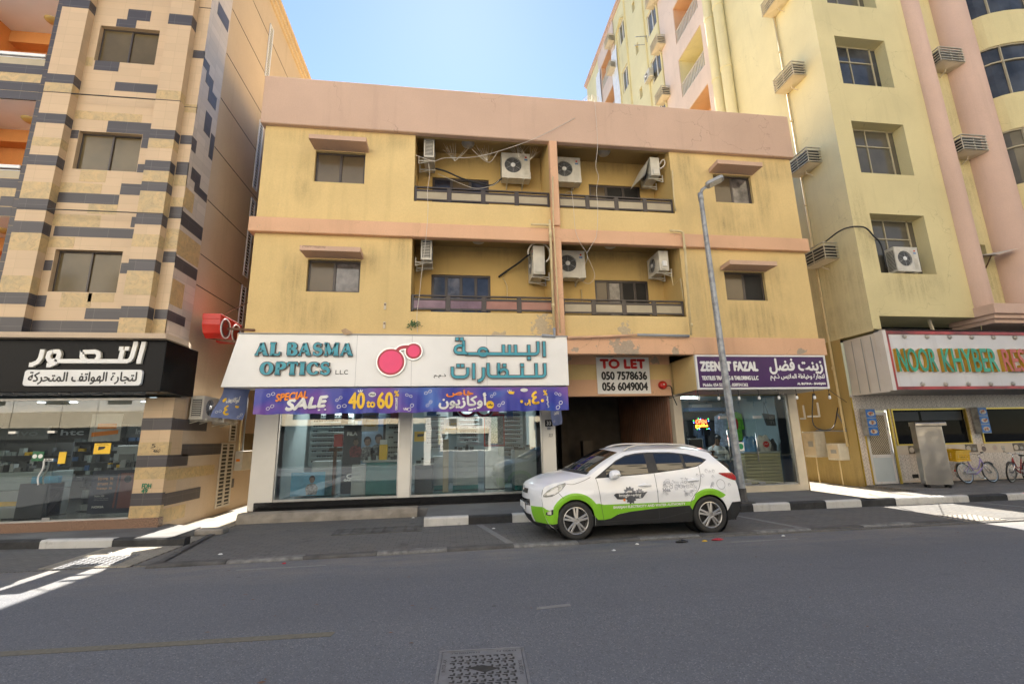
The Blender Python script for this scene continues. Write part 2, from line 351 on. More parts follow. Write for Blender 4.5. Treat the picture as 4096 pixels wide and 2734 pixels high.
# ------------------------------------------------------------------ the ground
def asphalt():
    m, nt, b = newmat('worn asphalt'); P = pos(nt)
    c = mixc(nt, ramp(nt, noise(nt, P, .35, 4), .3, .7), (.112,.119,.134), (.135,.141,.156))
    v = nt.nodes.new('ShaderNodeTexVoronoi'); v.inputs['Scale'].default_value = 105; nt.links.new(P, v.inputs[0])
    g = nt.nodes.new('ShaderNodeSeparateColor'); nt.links.new(v.outputs['Color'], g.inputs[0])
    c = mixc(nt, ramp(nt, g.outputs[0], .80, 1.0), c, (.23,.235,.25)); c = mixc(nt, ramp(nt, g.outputs[1], .78, 1.0), c, (.07,.072,.078))
    v2 = nt.nodes.new('ShaderNodeTexVoronoi'); v2.inputs['Scale'].default_value = 1.7; nt.links.new(pos(nt, (1,1.6,1)), v2.inputs[0]); k = mth(nt, 'SUBTRACT', 1, ramp(nt, v2.outputs['Distance'], .035, .06))
    g2 = nt.nodes.new('ShaderNodeSeparateColor'); nt.links.new(v2.outputs['Color'], g2.inputs[0]); k = mth(nt, 'MULTIPLY', k, ramp(nt, g2.outputs[0], .62, .66)); c = mixc(nt, mth(nt, 'MULTIPLY', k, .7), c, (.025,.023,.02))
    wear = ramp(nt, noise(nt, pos(nt, (.05,1.1,1)), 1.0, 4, .6), .35, .68); c = mixc(nt, mth(nt, 'MULTIPLY', wear, .38), c, (.10,.105,.12))
    pt = ramp(nt, noise(nt, P, .9, 6, .7, 1.2), .62, .67); c = mixc(nt, mth(nt, 'MULTIPLY', pt, .35), c, (.075,.08,.092))
    X, Y, Z = sepxyz(nt, P); dust = mth(nt, 'MULTIPLY', ramp(nt, Y, 6.9, 8.4), ramp(nt, noise(nt, pos(nt, (.5,2,1)), 2, 6, .65), .35, .7)); c = mixc(nt, mth(nt, 'MULTIPLY', dust, .6), c, (.27,.235,.185))
    nt.links.new(c, b.inputs['Base Color']); b.inputs['Roughness'].default_value = .85
    n = nt.nodes.new('ShaderNodeBump'); n.inputs['Strength'].default_value = .4; n.inputs['Distance'].default_value = .005; nt.links.new(noise(nt, P, 110, 3, .6), n.inputs['Height']); nt.links.new(n.outputs[0], b.inputs['Normal']); return m
def pavers(name, c1, c2, cm, w=.2, h=.1, rot=0, zig=.0, sand=.35):
    m, nt, b = newmat(name); P = pos(nt, None, (0,0,rot)) if rot else pos(nt)
    if zig:
        X, Y, Z = sepxyz(nt, P); tri = mth(nt, 'PINGPONG', X, .1); cb = nt.nodes.new('ShaderNodeCombineXYZ'); nt.links.new(X, cb.inputs[0]); nt.links.new(mth(nt, 'MULTIPLY_ADD', tri, zig, Y), cb.inputs[1]); P = cb.outputs[0]
    br = nt.nodes.new('ShaderNodeTexBrick'); nt.links.new(P, br.inputs['Vector']); br.inputs['Scale'].default_value = 1; br.inputs['Brick Width'].default_value = w; br.inputs['Row Height'].default_value = h; br.inputs['Mortar Size'].default_value = .006; br.inputs['Mortar Smooth'].default_value = .3
    br.inputs['Color1'].default_value = c1+(1,); br.inputs['Color2'].default_value = c2+(1,); br.inputs['Mortar'].default_value = cm+(1,)
    W = pos(nt); c = mixc(nt, mth(nt, 'MULTIPLY', ramp(nt, noise(nt, W, 1.1, 6, .65), .45, .7), sand), br.outputs[0], (.19,.165,.13)); c = mixc(nt, mth(nt, 'MULTIPLY', ramp(nt, noise(nt, W, 2.7, 5), .58, .75), .6), c, tuple(x*.4 for x in c1)); c = mixc(nt, mth(nt, 'MULTIPLY', ramp(nt, noise(nt, W, 60, 2), .4, .8), .35), c, tuple(x*.5 for x in c1))
    nt.links.new(c, b.inputs['Base Color']); b.inputs['Roughness'].default_value = .9
    n = nt.nodes.new('ShaderNodeBump'); n.inputs['Strength'].default_value = .7; n.inputs['Distance'].default_value = .01; nt.links.new(mth(nt, 'SUBTRACT', mth(nt, 'MULTIPLY', noise(nt, W, 50, 4), .3), br.outputs['Fac']), n.inputs['Height']); nt.links.new(n.outputs[0], b.inputs['Normal']); return m
M['asphalt'] = asphalt()
M['paver'] = pavers('grey interlocking pavers', (.125,.122,.118), (.15,.146,.14), (.07,.065,.06), .22, .11, 0, .35)
M['paver_pale'] = pavers('dusty alley pavers', (.30,.27,.22), (.34,.31,.25), (.16,.14,.11), .2, .1, 0, .0, .5)
M['pave_flat'] = mat('trodden pavement', (.16,.158,.155), .9, .14, 1.5, bump=.5, bs=60, dirt=.5, dcol=(.08,.07,.055))
M['pave_wave'] = pavers('patterned pavement tiles', (.17,.16,.15), (.25,.24,.225), (.10,.09,.08), .45, .09, 0, .5)
M['kerb_w'] = mat('chipped white kerb paint', (.58,.57,.54), .8, .08, 4, bump=.5, bs=30, dirt=.9, dcol=(.13,.12,.11), dsc=4, streak=.5)
M['kerb_k'] = mat('black kerb paint', (.030,.030,.031), .7, .3, 5, bump=.5, bs=30, dirt=.5, dcol=(.12,.11,.10), dsc=3)
M['kerb_old'] = mat('worn kerb stone', (.10,.095,.09), .85, .3, 4, bump=.5, bs=30)
M['kerb_worn'] = mat('worn white kerb edge', (.20,.195,.185), .85, .3, 9, bump=.4, bs=30, dirt=1, dcol=(.09,.085,.08), dsc=5)
M['mark_y'] = mat('faded yellow marking', (.155,.142,.108), .85, .15, 25, dirt=.9, dcol=(.09,.09,.09), dsc=6)
M['mark_w'] = mat('worn white marking', (.22,.218,.212), .85, .12, 20, dirt=1, dcol=(.10,.10,.10), dsc=5)

mb = MB(); mb.quad((-260,-260,0),(260,-260,0),(260,260,0),(-260,260,0)); mb.build('road', M['asphalt'], kind='structure', org=(0,0,0))
mb = MB(); mb.box(-4.95, 40, 8.5, 12.3, -.02, .022); mb.build('parking_strip', M['paver'], kind='structure')
mb = MB(); mb.prism([(-30,8.75),(-5.0,8.55),(-5.05,10.1),(-30,13.5)], 'z', -.02, .008); mb.build('left_parking_strip', M['paver'], kind='structure')
mb = MB(); mb.prism([(-6.4,8.65),(-5.0,8.5),(-5.0,13.2),(-5.05,40),(-6.4,40)], 'z', -.02, .018); mb.build('left_alley_paving', M['paver_pale'], kind='structure')
mb = MB(); mb.box(-.55, 10.6, 10.97, 14, -.02, .20); mb.box(-5.0, -.55, 12.42, 14, -.02, .196); mb.build('pavement', M['pave_flat'], kind='structure')
mb = MB(); mb.box(10.6, 13.34, 12.0, 40, -.02, .12); mb.prism([(10.6,10.97),(12.2,10.97),(12.2,12.0),(10.6,12.0)], 'z', -.02, .17); mb.build('right_alley_paving', M['paver_pale'], kind='structure')
mb = MB(); mb.prism([(12.2,10.97),(45,10.97),(45,14.2),(13.3,14.2),(13.3,12.0),(12.2,12.0)], 'z', -.02, .18); mb.build('right_pavement', M['pave_wave'], kind='structure')
mb = MB(); mb.prism([(-30,13.6),(-5.25,10.17),(-5.25,11.7),(-6.4,11.7),(-30,11.9)] if 0 else [(-30,13.3),(-5.3,10.2),(-5.3,11.2),(-6.35,11.9),(-30,13.4)], 'z', -.02, .15); mb.build('left_pavement', M['pave_flat'], kind='structure')
# kerbs: painted stones, black and white by turns
mb = MB()
def kerbrun(p, q, n, h, w, first, z0=-.02, mats=(0,1)):
    p, q = Vector(p), Vector(q); d = (q-p)/n
    for i in range(n):
        a = p+d*i+d.normalized()*.004; b = p+d*(i+1)-d.normalized()*.004; nrm = Vector((-d.y,d.x)).normalized()*w; k = mats[(i+first)%2]; hh = h+rnd.uniform(-.006,.006); c = .03
        for s0, s1, zz in ((0,1,hh-c),):
            mb.prism([tuple(a),tuple(b),tuple(b+nrm),tuple(a+nrm)], 'z', z0, zz, k)
        t = nrm.normalized()*c; mb.add([(a.x,a.y,hh-c),(b.x,b.y,hh-c),(b.x+nrm.x,b.y+nrm.y,hh-c),(a.x+nrm.x,a.y+nrm.y,hh-c),(a.x+t.x,a.y+t.y,hh),(b.x+t.x,b.y+t.y,hh),(b.x+nrm.x,b.y+nrm.y,hh),(a.x+nrm.x,a.y+nrm.y,hh)], [(0,1,5,4),(4,5,6,7),(1,2,6,5),(3,0,4,7)], k)
kerbrun((-.58,10.82), (12.2,10.85), 13, .205, .16, 0)
kerbrun((12.2,10.86), (30,10.88), 15, .185, .16, 0)
mb.build('kerb', [M['kerb_w'],M['kerb_k']], kind='structure')
mb = MB(); kerbrun((-20,12.03), (-4.98,9.98), 11, .16, .16, 1); mb.build('left_kerb', [M['kerb_w'],M['kerb_k']], kind='structure')
mb = MB(); kerbrun((-4.7,8.36), (10.4,8.62), 13, .045, .17, 0); kerbrun((11.5,8.62), (30,8.8), 16, .03, .17, 0); kerbrun((-5.02,10.9), (-4.68,8.42), 3, .05, .14, 0, mats=(0,0)); mb.build('road_edge_kerb', [M['kerb_old'],M['kerb_worn']], kind='structure')
# broken concrete step and loose kerb stone beside the alley
mb = MB(); rows = []
for i in range(21):
    x = -5.02+4.2*i/20; j = lambda a: rnd.uniform(-a,a); rows.append([(x,12.2+j(.02),-.02),(x,12.19+j(.03),.12+j(.01)),(x,12.22+j(.02),.225+j(.012)),(x,12.27+j(.02),.245+j(.01)),(x,12.62,.235),(x,12.64,.15)])
mb.grid(rows); mb.add(rows[0], [(0,1,2,3,4,5)]); mb.add(rows[-1], [(5,4,3,2,1,0)]); mb.build('concrete_step', M['concrete'], kind='structure')
mb = MB(); mb.box(-5.5,-4.75,10.95,11.25,0,.13); o = mb.build('kerb_stone', M['concrete'], bevel=.03); tag(o, 'loose grey kerb stone lying in front of the broken concrete step by the left alley', 'kerb stone')
# road paint
mb = MB(); mb.prism([(-9,5.42),(-1.15,5.16),(-1.13,5.27),(-9,5.54)], 'z', .002, .004); mb.build('faded_yellow_line', M['mark_y'], kind='structure')
mb = MB()
for x in (-3.2,4.9): mb.prism([(x,7.95+.012*x),(x+1.3,7.97+.012*x),(x+1.3,8.03+.012*x),(x,8.02+.012*x)], 'z', .002, .004)
mb.prism([(.95,5.48),(1.35,5.52),(1.36,5.6),(.97,5.56)], 'z', .002, .004)
for x in (.72,6.55,13.5): mb.prism([(x-.15,10.75),(x-.02,10.75),(x+.42,8.75),(x+.28,8.75)], 'z', .02, .027)
mb.prism([(10.6,7.3),(13.5,7.6),(13.5,7.68),(10.6,7.38)], 'z', .002, .004)
mb.build('worn_white_markings', M['mark_w'], kind='structure')
# ------------------------------------------------------------------ the yellow apartment building in the middle
BW, BG = 11.8, 13.0         # upper front wall, recessed ground floor front
bld = thing('apartment_building', 'three storey yellow stucco building with a pink parapet, between two taller apartment blocks', 'building', (2.8,BW,.2))
HOLES = [(-3.745,-2.42,8.79,9.73,.14),(-3.73,-2.40,5.67,6.555,.14),(7.95,9.21,8.79,9.73,.14),(7.92,9.20,5.68,6.56,.14),(-1.07,2.79,8.35,10.4,0),(3.02,6.58,8.34,10.4,0),(-1.08,2.79,5.18,7.24,0),(3.02,6.6,5.15,7.24,0)]
mb = MB(); mb.wall(-5.1,10.65,4.04,10.41,HOLES,.14,fY(BW))
mb.quad((-5.1,27,4.04),(-5.1,BW,4.04),(-5.1,BW,11.2),(-5.1,27,11.2)); mb.quad((-5.1,27,0),(-5.1,BG,0),(-5.1,BG,4.04),(-5.1,27,4.04))
mb.quad((10.65,BW,4.04),(10.65,27,4.04),(10.65,27,11.2),(10.65,BW,11.2)); mb.quad((10.65,27,4.04),(10.65,BG,4.04),(10.65,BG,0),(10.65,27,0))
mb.quad((-5.1,27,0),(10.65,27,0),(10.65,27,11.2),(-5.1,27,11.2)); mb.quad((-5.1,BW,11.2),(10.65,BW,11.2),(10.65,27,11.2),(-5.1,27,11.2))
mb.build('wall', M['yellow'], bld)
mb = MB(); mb.box(-5.2,10.72,11.66,11.84,10.40,11.88); mb.box(-5.2,-5.05,11.84,27,10.40,11.88); mb.box(10.6,10.72,11.84,27,10.4,11.88); mb.build('parapet', M['pink'], bld, bevel=.02)
for z0, z1, x0 in ((7.23,7.635,-5.22),(4.04,4.53,-5.2)):
    mb = MB(); mb.box(x0,10.73,11.66,11.84,z0,z1); mb.box(x0,-5.08,11.84,27,z0,z1); mb.box(10.62,10.73,11.84,27,z0,z1); mb.build('band', M['peach'], bld, bevel=.015)
mb = MB(); mb.box(2.79,3.02,11.63,13.0,7.72,10.405); mb.box(2.79,3.02,11.64,13.0,4.53,7.35); mb.box(2.79,3.02,11.7,13.0,7.3,7.75); mb.build('pilaster', M['peach'], bld, bevel=.015)
# balconies: back wall, cheeks, floor and ceiling
BALC = [(-1.07,2.79,7.72,10.72),(3.02,6.58,7.72,10.72),(-1.08,2.79,4.60,7.57),(3.02,6.6,4.60,7.57)]
DOORS = [(-.63,1.12,9.85),(4.37,6.11,9.9),(-.61,1.14,6.67),(4.37,6.1,6.63)]
for (x0,x1,z0,z1), (d0,d1,dz) in zip(BALC, DOORS):
    mb = MB(); mb.wall(x0,x1,z0,z1,[(d0,d1,z0,dz,.1)],.1,fY(13.0))
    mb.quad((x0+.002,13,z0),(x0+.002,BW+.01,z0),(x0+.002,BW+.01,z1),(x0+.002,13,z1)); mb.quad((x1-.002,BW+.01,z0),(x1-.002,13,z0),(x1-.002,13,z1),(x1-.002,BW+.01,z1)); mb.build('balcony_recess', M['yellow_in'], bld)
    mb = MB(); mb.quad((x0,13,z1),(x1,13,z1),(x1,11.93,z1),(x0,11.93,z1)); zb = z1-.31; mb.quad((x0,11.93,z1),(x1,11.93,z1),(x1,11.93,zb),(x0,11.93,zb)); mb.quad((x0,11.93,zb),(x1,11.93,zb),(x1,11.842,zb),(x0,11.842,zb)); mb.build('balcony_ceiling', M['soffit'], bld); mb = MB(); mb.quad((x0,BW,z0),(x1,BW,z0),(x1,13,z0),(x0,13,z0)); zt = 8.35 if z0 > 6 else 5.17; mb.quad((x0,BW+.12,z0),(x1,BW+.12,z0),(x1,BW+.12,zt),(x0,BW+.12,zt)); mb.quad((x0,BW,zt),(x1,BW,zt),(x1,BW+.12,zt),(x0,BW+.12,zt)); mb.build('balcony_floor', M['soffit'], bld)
def railing(x0, x1, z, mats, lab, gap=.03):
    t = thing('balcony_railing', lab, 'railing', ((x0+x1)/2,11.87,z), 'brown balcony railings')
    mb = MB(); mb.box(x0,x1,11.84,11.90,z+.44,z+.485); 
    n = 4; w = (x1-x0)/n
    for i in range(n+1):
        xx = x0+w*i; a = max(x0, xx-.065); b = min(x1, xx+.065); mb.box(a,b,11.845,11.895,z+gap+.0,z+.45)
    for i in range(n):
        a = x0+w*i+.06; b = x0+w*(i+1)-.06; mb.box(a,b,11.85,11.89,z+.07,z+.12); mb.box(a,b,11.85,11.89,z+.335,z+.40)
    mb.build('frame', M['brown_alu'], t, bevel=.006)
    for i in range(n):
        a = x0+w*i+.055; b = x0+w*(i+1)-.055; mb = MB(); mb.box(a,b,11.863,11.877,z+.11,z+.345); mb.build('panel', mats[i], t)
F = M['frost']
railing(-1.06,2.78,8.35,[F]*4,'brown railing with beige frosted panels on the upper left balcony')
railing(3.03,6.57,8.34,[F]*4,'brown railing with beige frosted panels on the upper right balcony')
railing(-1.07,2.78,5.18,[M['frost_purple'],M['frost_purple'],M['frost_pink'],M['frost_pink']],'brown railing with pink and purple panels on the lower left balcony')
railing(3.03,6.58,5.15,[F]*4,'brown railing with beige frosted panels on the lower right balcony')
# sliding doors and windows
def sash(par, name, x0, x1, z0, z1, y, panes, fw=.055, wood='brown_alu', depth=.05, rails=()):
    mb = MB(); mb.box(x0,x1,y,y+depth,z0,z0+fw); mb.box(x0,x1,y,y+depth,z1-fw,z1); n = len(panes)
    for i in range(n+1):
        a = x0+(x1-x0)*i/n; a0 = max(x0,a-fw*.6); a1 = min(x1,a+fw*.6)
        if i == 0: a0, a1 = x0, x0+fw
        if i == n: a0, a1 = x1-fw, x1
        mb.box(a0,a1,y+.003,y+depth-.003,z0+fw,z1-fw)
    for r in rails: mb.box(x0+fw,x1-fw,y+.006,y+depth-.006,r-fw/2,r+fw/2)
    fr = mb.build(name, M[wood], par, bevel=.005)
    for i, pm in enumerate(panes):
        a = x0+(x1-x0)*i/n; b = x0+(x1-x0)*(i+1)/n; mb = MB(); k = .018*(i%2); mb.box(a+.01,b-.01,y+depth*.3+k,y+depth*.3+k+.012,z0+fw*.6,z1-fw*.6); mb.build('pane', M[pm], fr)
    return fr
for (x0,x1,z0,z1,_), p in zip(HOLES[:4], (('pane_brown','pane_brown'),('pane_brown','pane_curt'),('pane_brown','pane_curt'),('pane_brown','dark'))): sash(bld,'window',x0,x1,z0,z1,BW+.09,p)
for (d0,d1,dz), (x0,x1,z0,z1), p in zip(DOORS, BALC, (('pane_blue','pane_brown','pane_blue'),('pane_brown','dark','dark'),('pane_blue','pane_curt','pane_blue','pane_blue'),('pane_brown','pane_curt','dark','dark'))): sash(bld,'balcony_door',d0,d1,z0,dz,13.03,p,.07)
for cx, zc in ((-3.06,9.75),(-3.06,6.59),(8.55,9.76),(8.54,6.58)):
    mb = MB(); mb.prism([(cx-.74,11.3),(cx+.74,11.3),(cx+.72,BW+.01),(cx-.72,BW+.01)], 'z', zc, zc+.125); mb.build('window_hood', M['hood'], bld, bevel=.012)
for (x,z) in ((.45,10.715),(4.75,10.715),(.75,7.565),(4.75,7.565)):
    mb = MB(); mb.lathe([(0,-.11),(.1,-.105),(.16,-.075),(.19,-.03),(.2,0)], (x,12.45,z), (0,0,1), 20); mb.build('ceiling_light', M['lamp_off'], bld, smooth=True)
# ground floor: soffit, white cladding, plinth, entrance
mb = MB(); mb.quad((-5.1,BW+.04,4.27),(-5.1,BG+.2,4.27),(10.65,BG+.2,4.27),(10.65,BW+.04,4.27)); mb.quad((-5.1,BW+.04,4.06),(10.65,BW+.04,4.06),(10.65,BW+.04,4.27),(-5.1,BW+.04,4.27)); mb.quad((-5.1,BW-.1,4.043),(10.65,BW-.1,4.043),(10.65,BW+.04,4.06),(-5.1,BW+.04,4.06)); mb.build('overhang_soffit', M['yellow'], bld)
for b_ in ((-5.12,-4.53,13.0,13.5,.2,4.03),(-1.4,-1.08,12.99,13.35,.40,3.6),(2.56,2.95,13.0,13.9,.2,4.27)): mb = MB(); mb.box(*b_); mb.build('white_pillar', M['white_clad'], bld, bevel=.008)
mb = MB(); mb.box(-4.95,2.93,12.94,13.12,.17,.405); mb.build('plinth', M['black_gran'], bld, bevel=.006)
mb = MB(); mb.box(-4.53,2.56,13.05,13.4,3.25,4.03); mb.build('shop_header', M['white_clad'], bld)
mb = MB(); mb.box(2.95,6.57,13.0,13.25,3.04,3.52); mb.box(2.95,6.57,13.0,13.25,3.98,4.27); mb.build('entrance_beam', M['peach'], bld)
mb = MB(); mb.box(2.95,6.57,13.03,13.25,3.52,3.98); mb.build('entrance_beam_stripe', M['yellow'], bld)
M['slat'] = mat('brown wood slats', (.20,.085,.04), .5, .25, 1.5, streak=.6)
mb = MB()
for i in range(26): 
    y = 13.28+.16*i; mb.prism(circ(6.56,y,.075,8,pi/2,3*pi/2), 'z', .2, 3.4)
mb.build('slatted_wall', M['slat'], bld)
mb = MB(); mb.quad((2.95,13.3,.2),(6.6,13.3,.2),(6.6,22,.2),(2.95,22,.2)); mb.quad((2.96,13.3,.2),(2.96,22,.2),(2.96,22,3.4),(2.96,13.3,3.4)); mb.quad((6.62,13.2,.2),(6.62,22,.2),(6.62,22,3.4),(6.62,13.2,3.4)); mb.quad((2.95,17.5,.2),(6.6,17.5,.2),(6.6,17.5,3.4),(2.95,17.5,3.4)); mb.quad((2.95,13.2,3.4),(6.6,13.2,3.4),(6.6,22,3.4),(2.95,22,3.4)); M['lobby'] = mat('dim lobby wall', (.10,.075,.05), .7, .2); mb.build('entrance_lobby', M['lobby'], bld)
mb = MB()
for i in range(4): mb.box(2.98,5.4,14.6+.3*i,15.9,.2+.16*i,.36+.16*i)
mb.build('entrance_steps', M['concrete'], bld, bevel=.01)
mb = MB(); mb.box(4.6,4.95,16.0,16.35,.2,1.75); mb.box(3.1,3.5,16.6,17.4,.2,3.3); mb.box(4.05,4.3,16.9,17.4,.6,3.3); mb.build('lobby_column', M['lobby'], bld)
# tailor shop front
M['cream'] = mat('cream paint', (.62,.54,.41), .6, .08, 2, dirt=.5, dcol=(.3,.22,.12))
for b_ in ((6.57,6.82,13.0,13.6,.2,3.06),(10.33,10.62,13.0,13.6,.2,3.06)): mb = MB(); mb.box(*b_); mb.build('cream_pillar', M['cream'], bld, bevel=.008)
mb = MB(); mb.box(6.82,10.33,12.99,13.2,.18,.375); mb.build('shop_sill', M['cream'], bld, bevel=.006)
mb = MB(); mb.box(6.57,10.62,13.1,13.6,3.06,4.03); mb.build('shop_header', M['yellow'], bld)
mb = MB(); mb.box(6.64,6.66,11.72,13.0,3.07,4.03); mb.build('side_panel', M['yellow'], bld)
# shop rooms behind the glass
def room(name, par, x0, x1, y0, y1, z0, z1, mw, mf, mc):
    mb = MB(); mb.quad((x0,y0,z0),(x1,y0,z0),(x1,y1,z0),(x0,y1,z0),1); mb.quad((x0,y0,z1),(x0,y1,z1),(x1,y1,z1),(x1,y0,z1),2)
    mb.quad((x0,y1,z0),(x1,y1,z0),(x1,y1,z1),(x0,y1,z1),0); mb.quad((x0,y0,z0),(x0,y1,z0),(x0,y1,z1),(x0,y0,z1),0); mb.quad((x1,y1,z0),(x1,y0,z0),(x1,y0,z1),(x1,y1,z1),0); return mb.build(name, [M[mw],M[mf],M[mc]], par)
M['opt_wall'] = mat('pale grey green shop wall', (.36,.42,.42), .5, .05)
M['opt_floor'] = mat('glossy shop floor', (.22,.27,.29), .15, .1)
M['opt_ceil'] = mat('white ceiling', (.6,.62,.62), .7, .03)
M['tail_wall'] = mat('pale blue shop wall', (.36,.46,.50), .6, .06)
M['tail_floor'] = mat('tailor floor', (.16,.15,.14), .4, .1)
room('optics_room', bld, -4.53, 2.56, 13.1, 17.2, .41, 3.3, 'opt_wall', 'opt_floor', 'opt_ceil')
room('tailor_room', bld, 6.82, 10.33, 13.2, 16.6, .376, 3.1, 'tail_wall', 'tail_floor', 'opt_ceil')
mb = MB(); 
for x0, x1 in ((-4.53,-1.4),(-1.08,2.56)): mb.box(x0,x1,13.04,13.10,.405,.455); mb.box(x0,x0+.035,13.04,13.10,.455,3.25); mb.box(x1-.035,x1,13.04,13.10,.455,3.25)
mb.build('shopfront_frame', M['steel'], bld, bevel=.004)
for x0, x1 in ((-4.5,-3.2),(-3.19,-2.3),(-2.29,-1.43),(-1.05,.15),(.16,1.3),(1.31,2.53)):
    mb = MB(); mb.quad((x0,13.07,.45),(x1,13.07,.45),(x1,13.07,3.25),(x0,13.07,3.25)); mb.build('shop_glass', M['glass'], bld)
mb = MB(); mb.box(6.82,10.33,13.04,13.1,.375,.41); mb.box(6.82,6.85,13.04,13.1,.41,3.06); mb.box(10.30,10.33,13.04,13.1,.41,3.06); mb.box(8.02,8.3,13.03,13.09,2.33,2.41); mb.box(9.12,9.4,13.03,13.09,2.33,2.41); mb.box(8.6,8.8,13.03,13.09,.41,.47); mb.box(9.05,9.25,13.03,13.09,.41,.47); mb.build('shopfront_frame', M['steel'], bld, bevel=.004)
for x0, x1 in ((6.85,8.1),(8.11,9.2),(9.21,10.3)):
    mb = MB(); mb.quad((x0,13.07,.4),(x1,13.07,.4),(x1,13.07,3.06),(x0,13.07,3.06)); mb.build('shop_glass', M['glass'], bld)
mb = MB(); mb.tube([(8.2,13.0,1.05),(8.2,12.99,2.0)],.014); mb.tube([(8.28,13.15,1.05),(8.28,13.15,2.0)],.014); mb.tube([(9.1,13.0,1.05),(9.1,12.99,1.9)],.014); mb.build('door_handle', M['chrome'], bld, smooth=True)
def room_light(name, loc, w, d, e, col=(.95,1,1)):
    l = bpy.data.lights.new(name, 'AREA'); l.shape = 'RECTANGLE'; l.size = w; l.size_y = d; l.energy = e; l.color = col; o = bpy.data.objects.new(name, l); COL.objects.link(o); o.location = loc; return o
for x in (-3.2,.8):
    mb = MB(); mb.box(x-.6,x+.6,15.0,15.3,3.26,3.297); mb.build('ceiling_lamp', M['lamp_on'], bld); room_light('shop_ceiling_light', (x,15.15,3.24), 1.2, .3, 11)
mb = MB(); mb.box(7.1,8.0,14.0,14.12,3.03,3.07); mb.build('ceiling_lamp', M['lamp_on'], bld); room_light('tailor_ceiling_light', (7.9,14.5,3.0), 1.2, .3, 8)
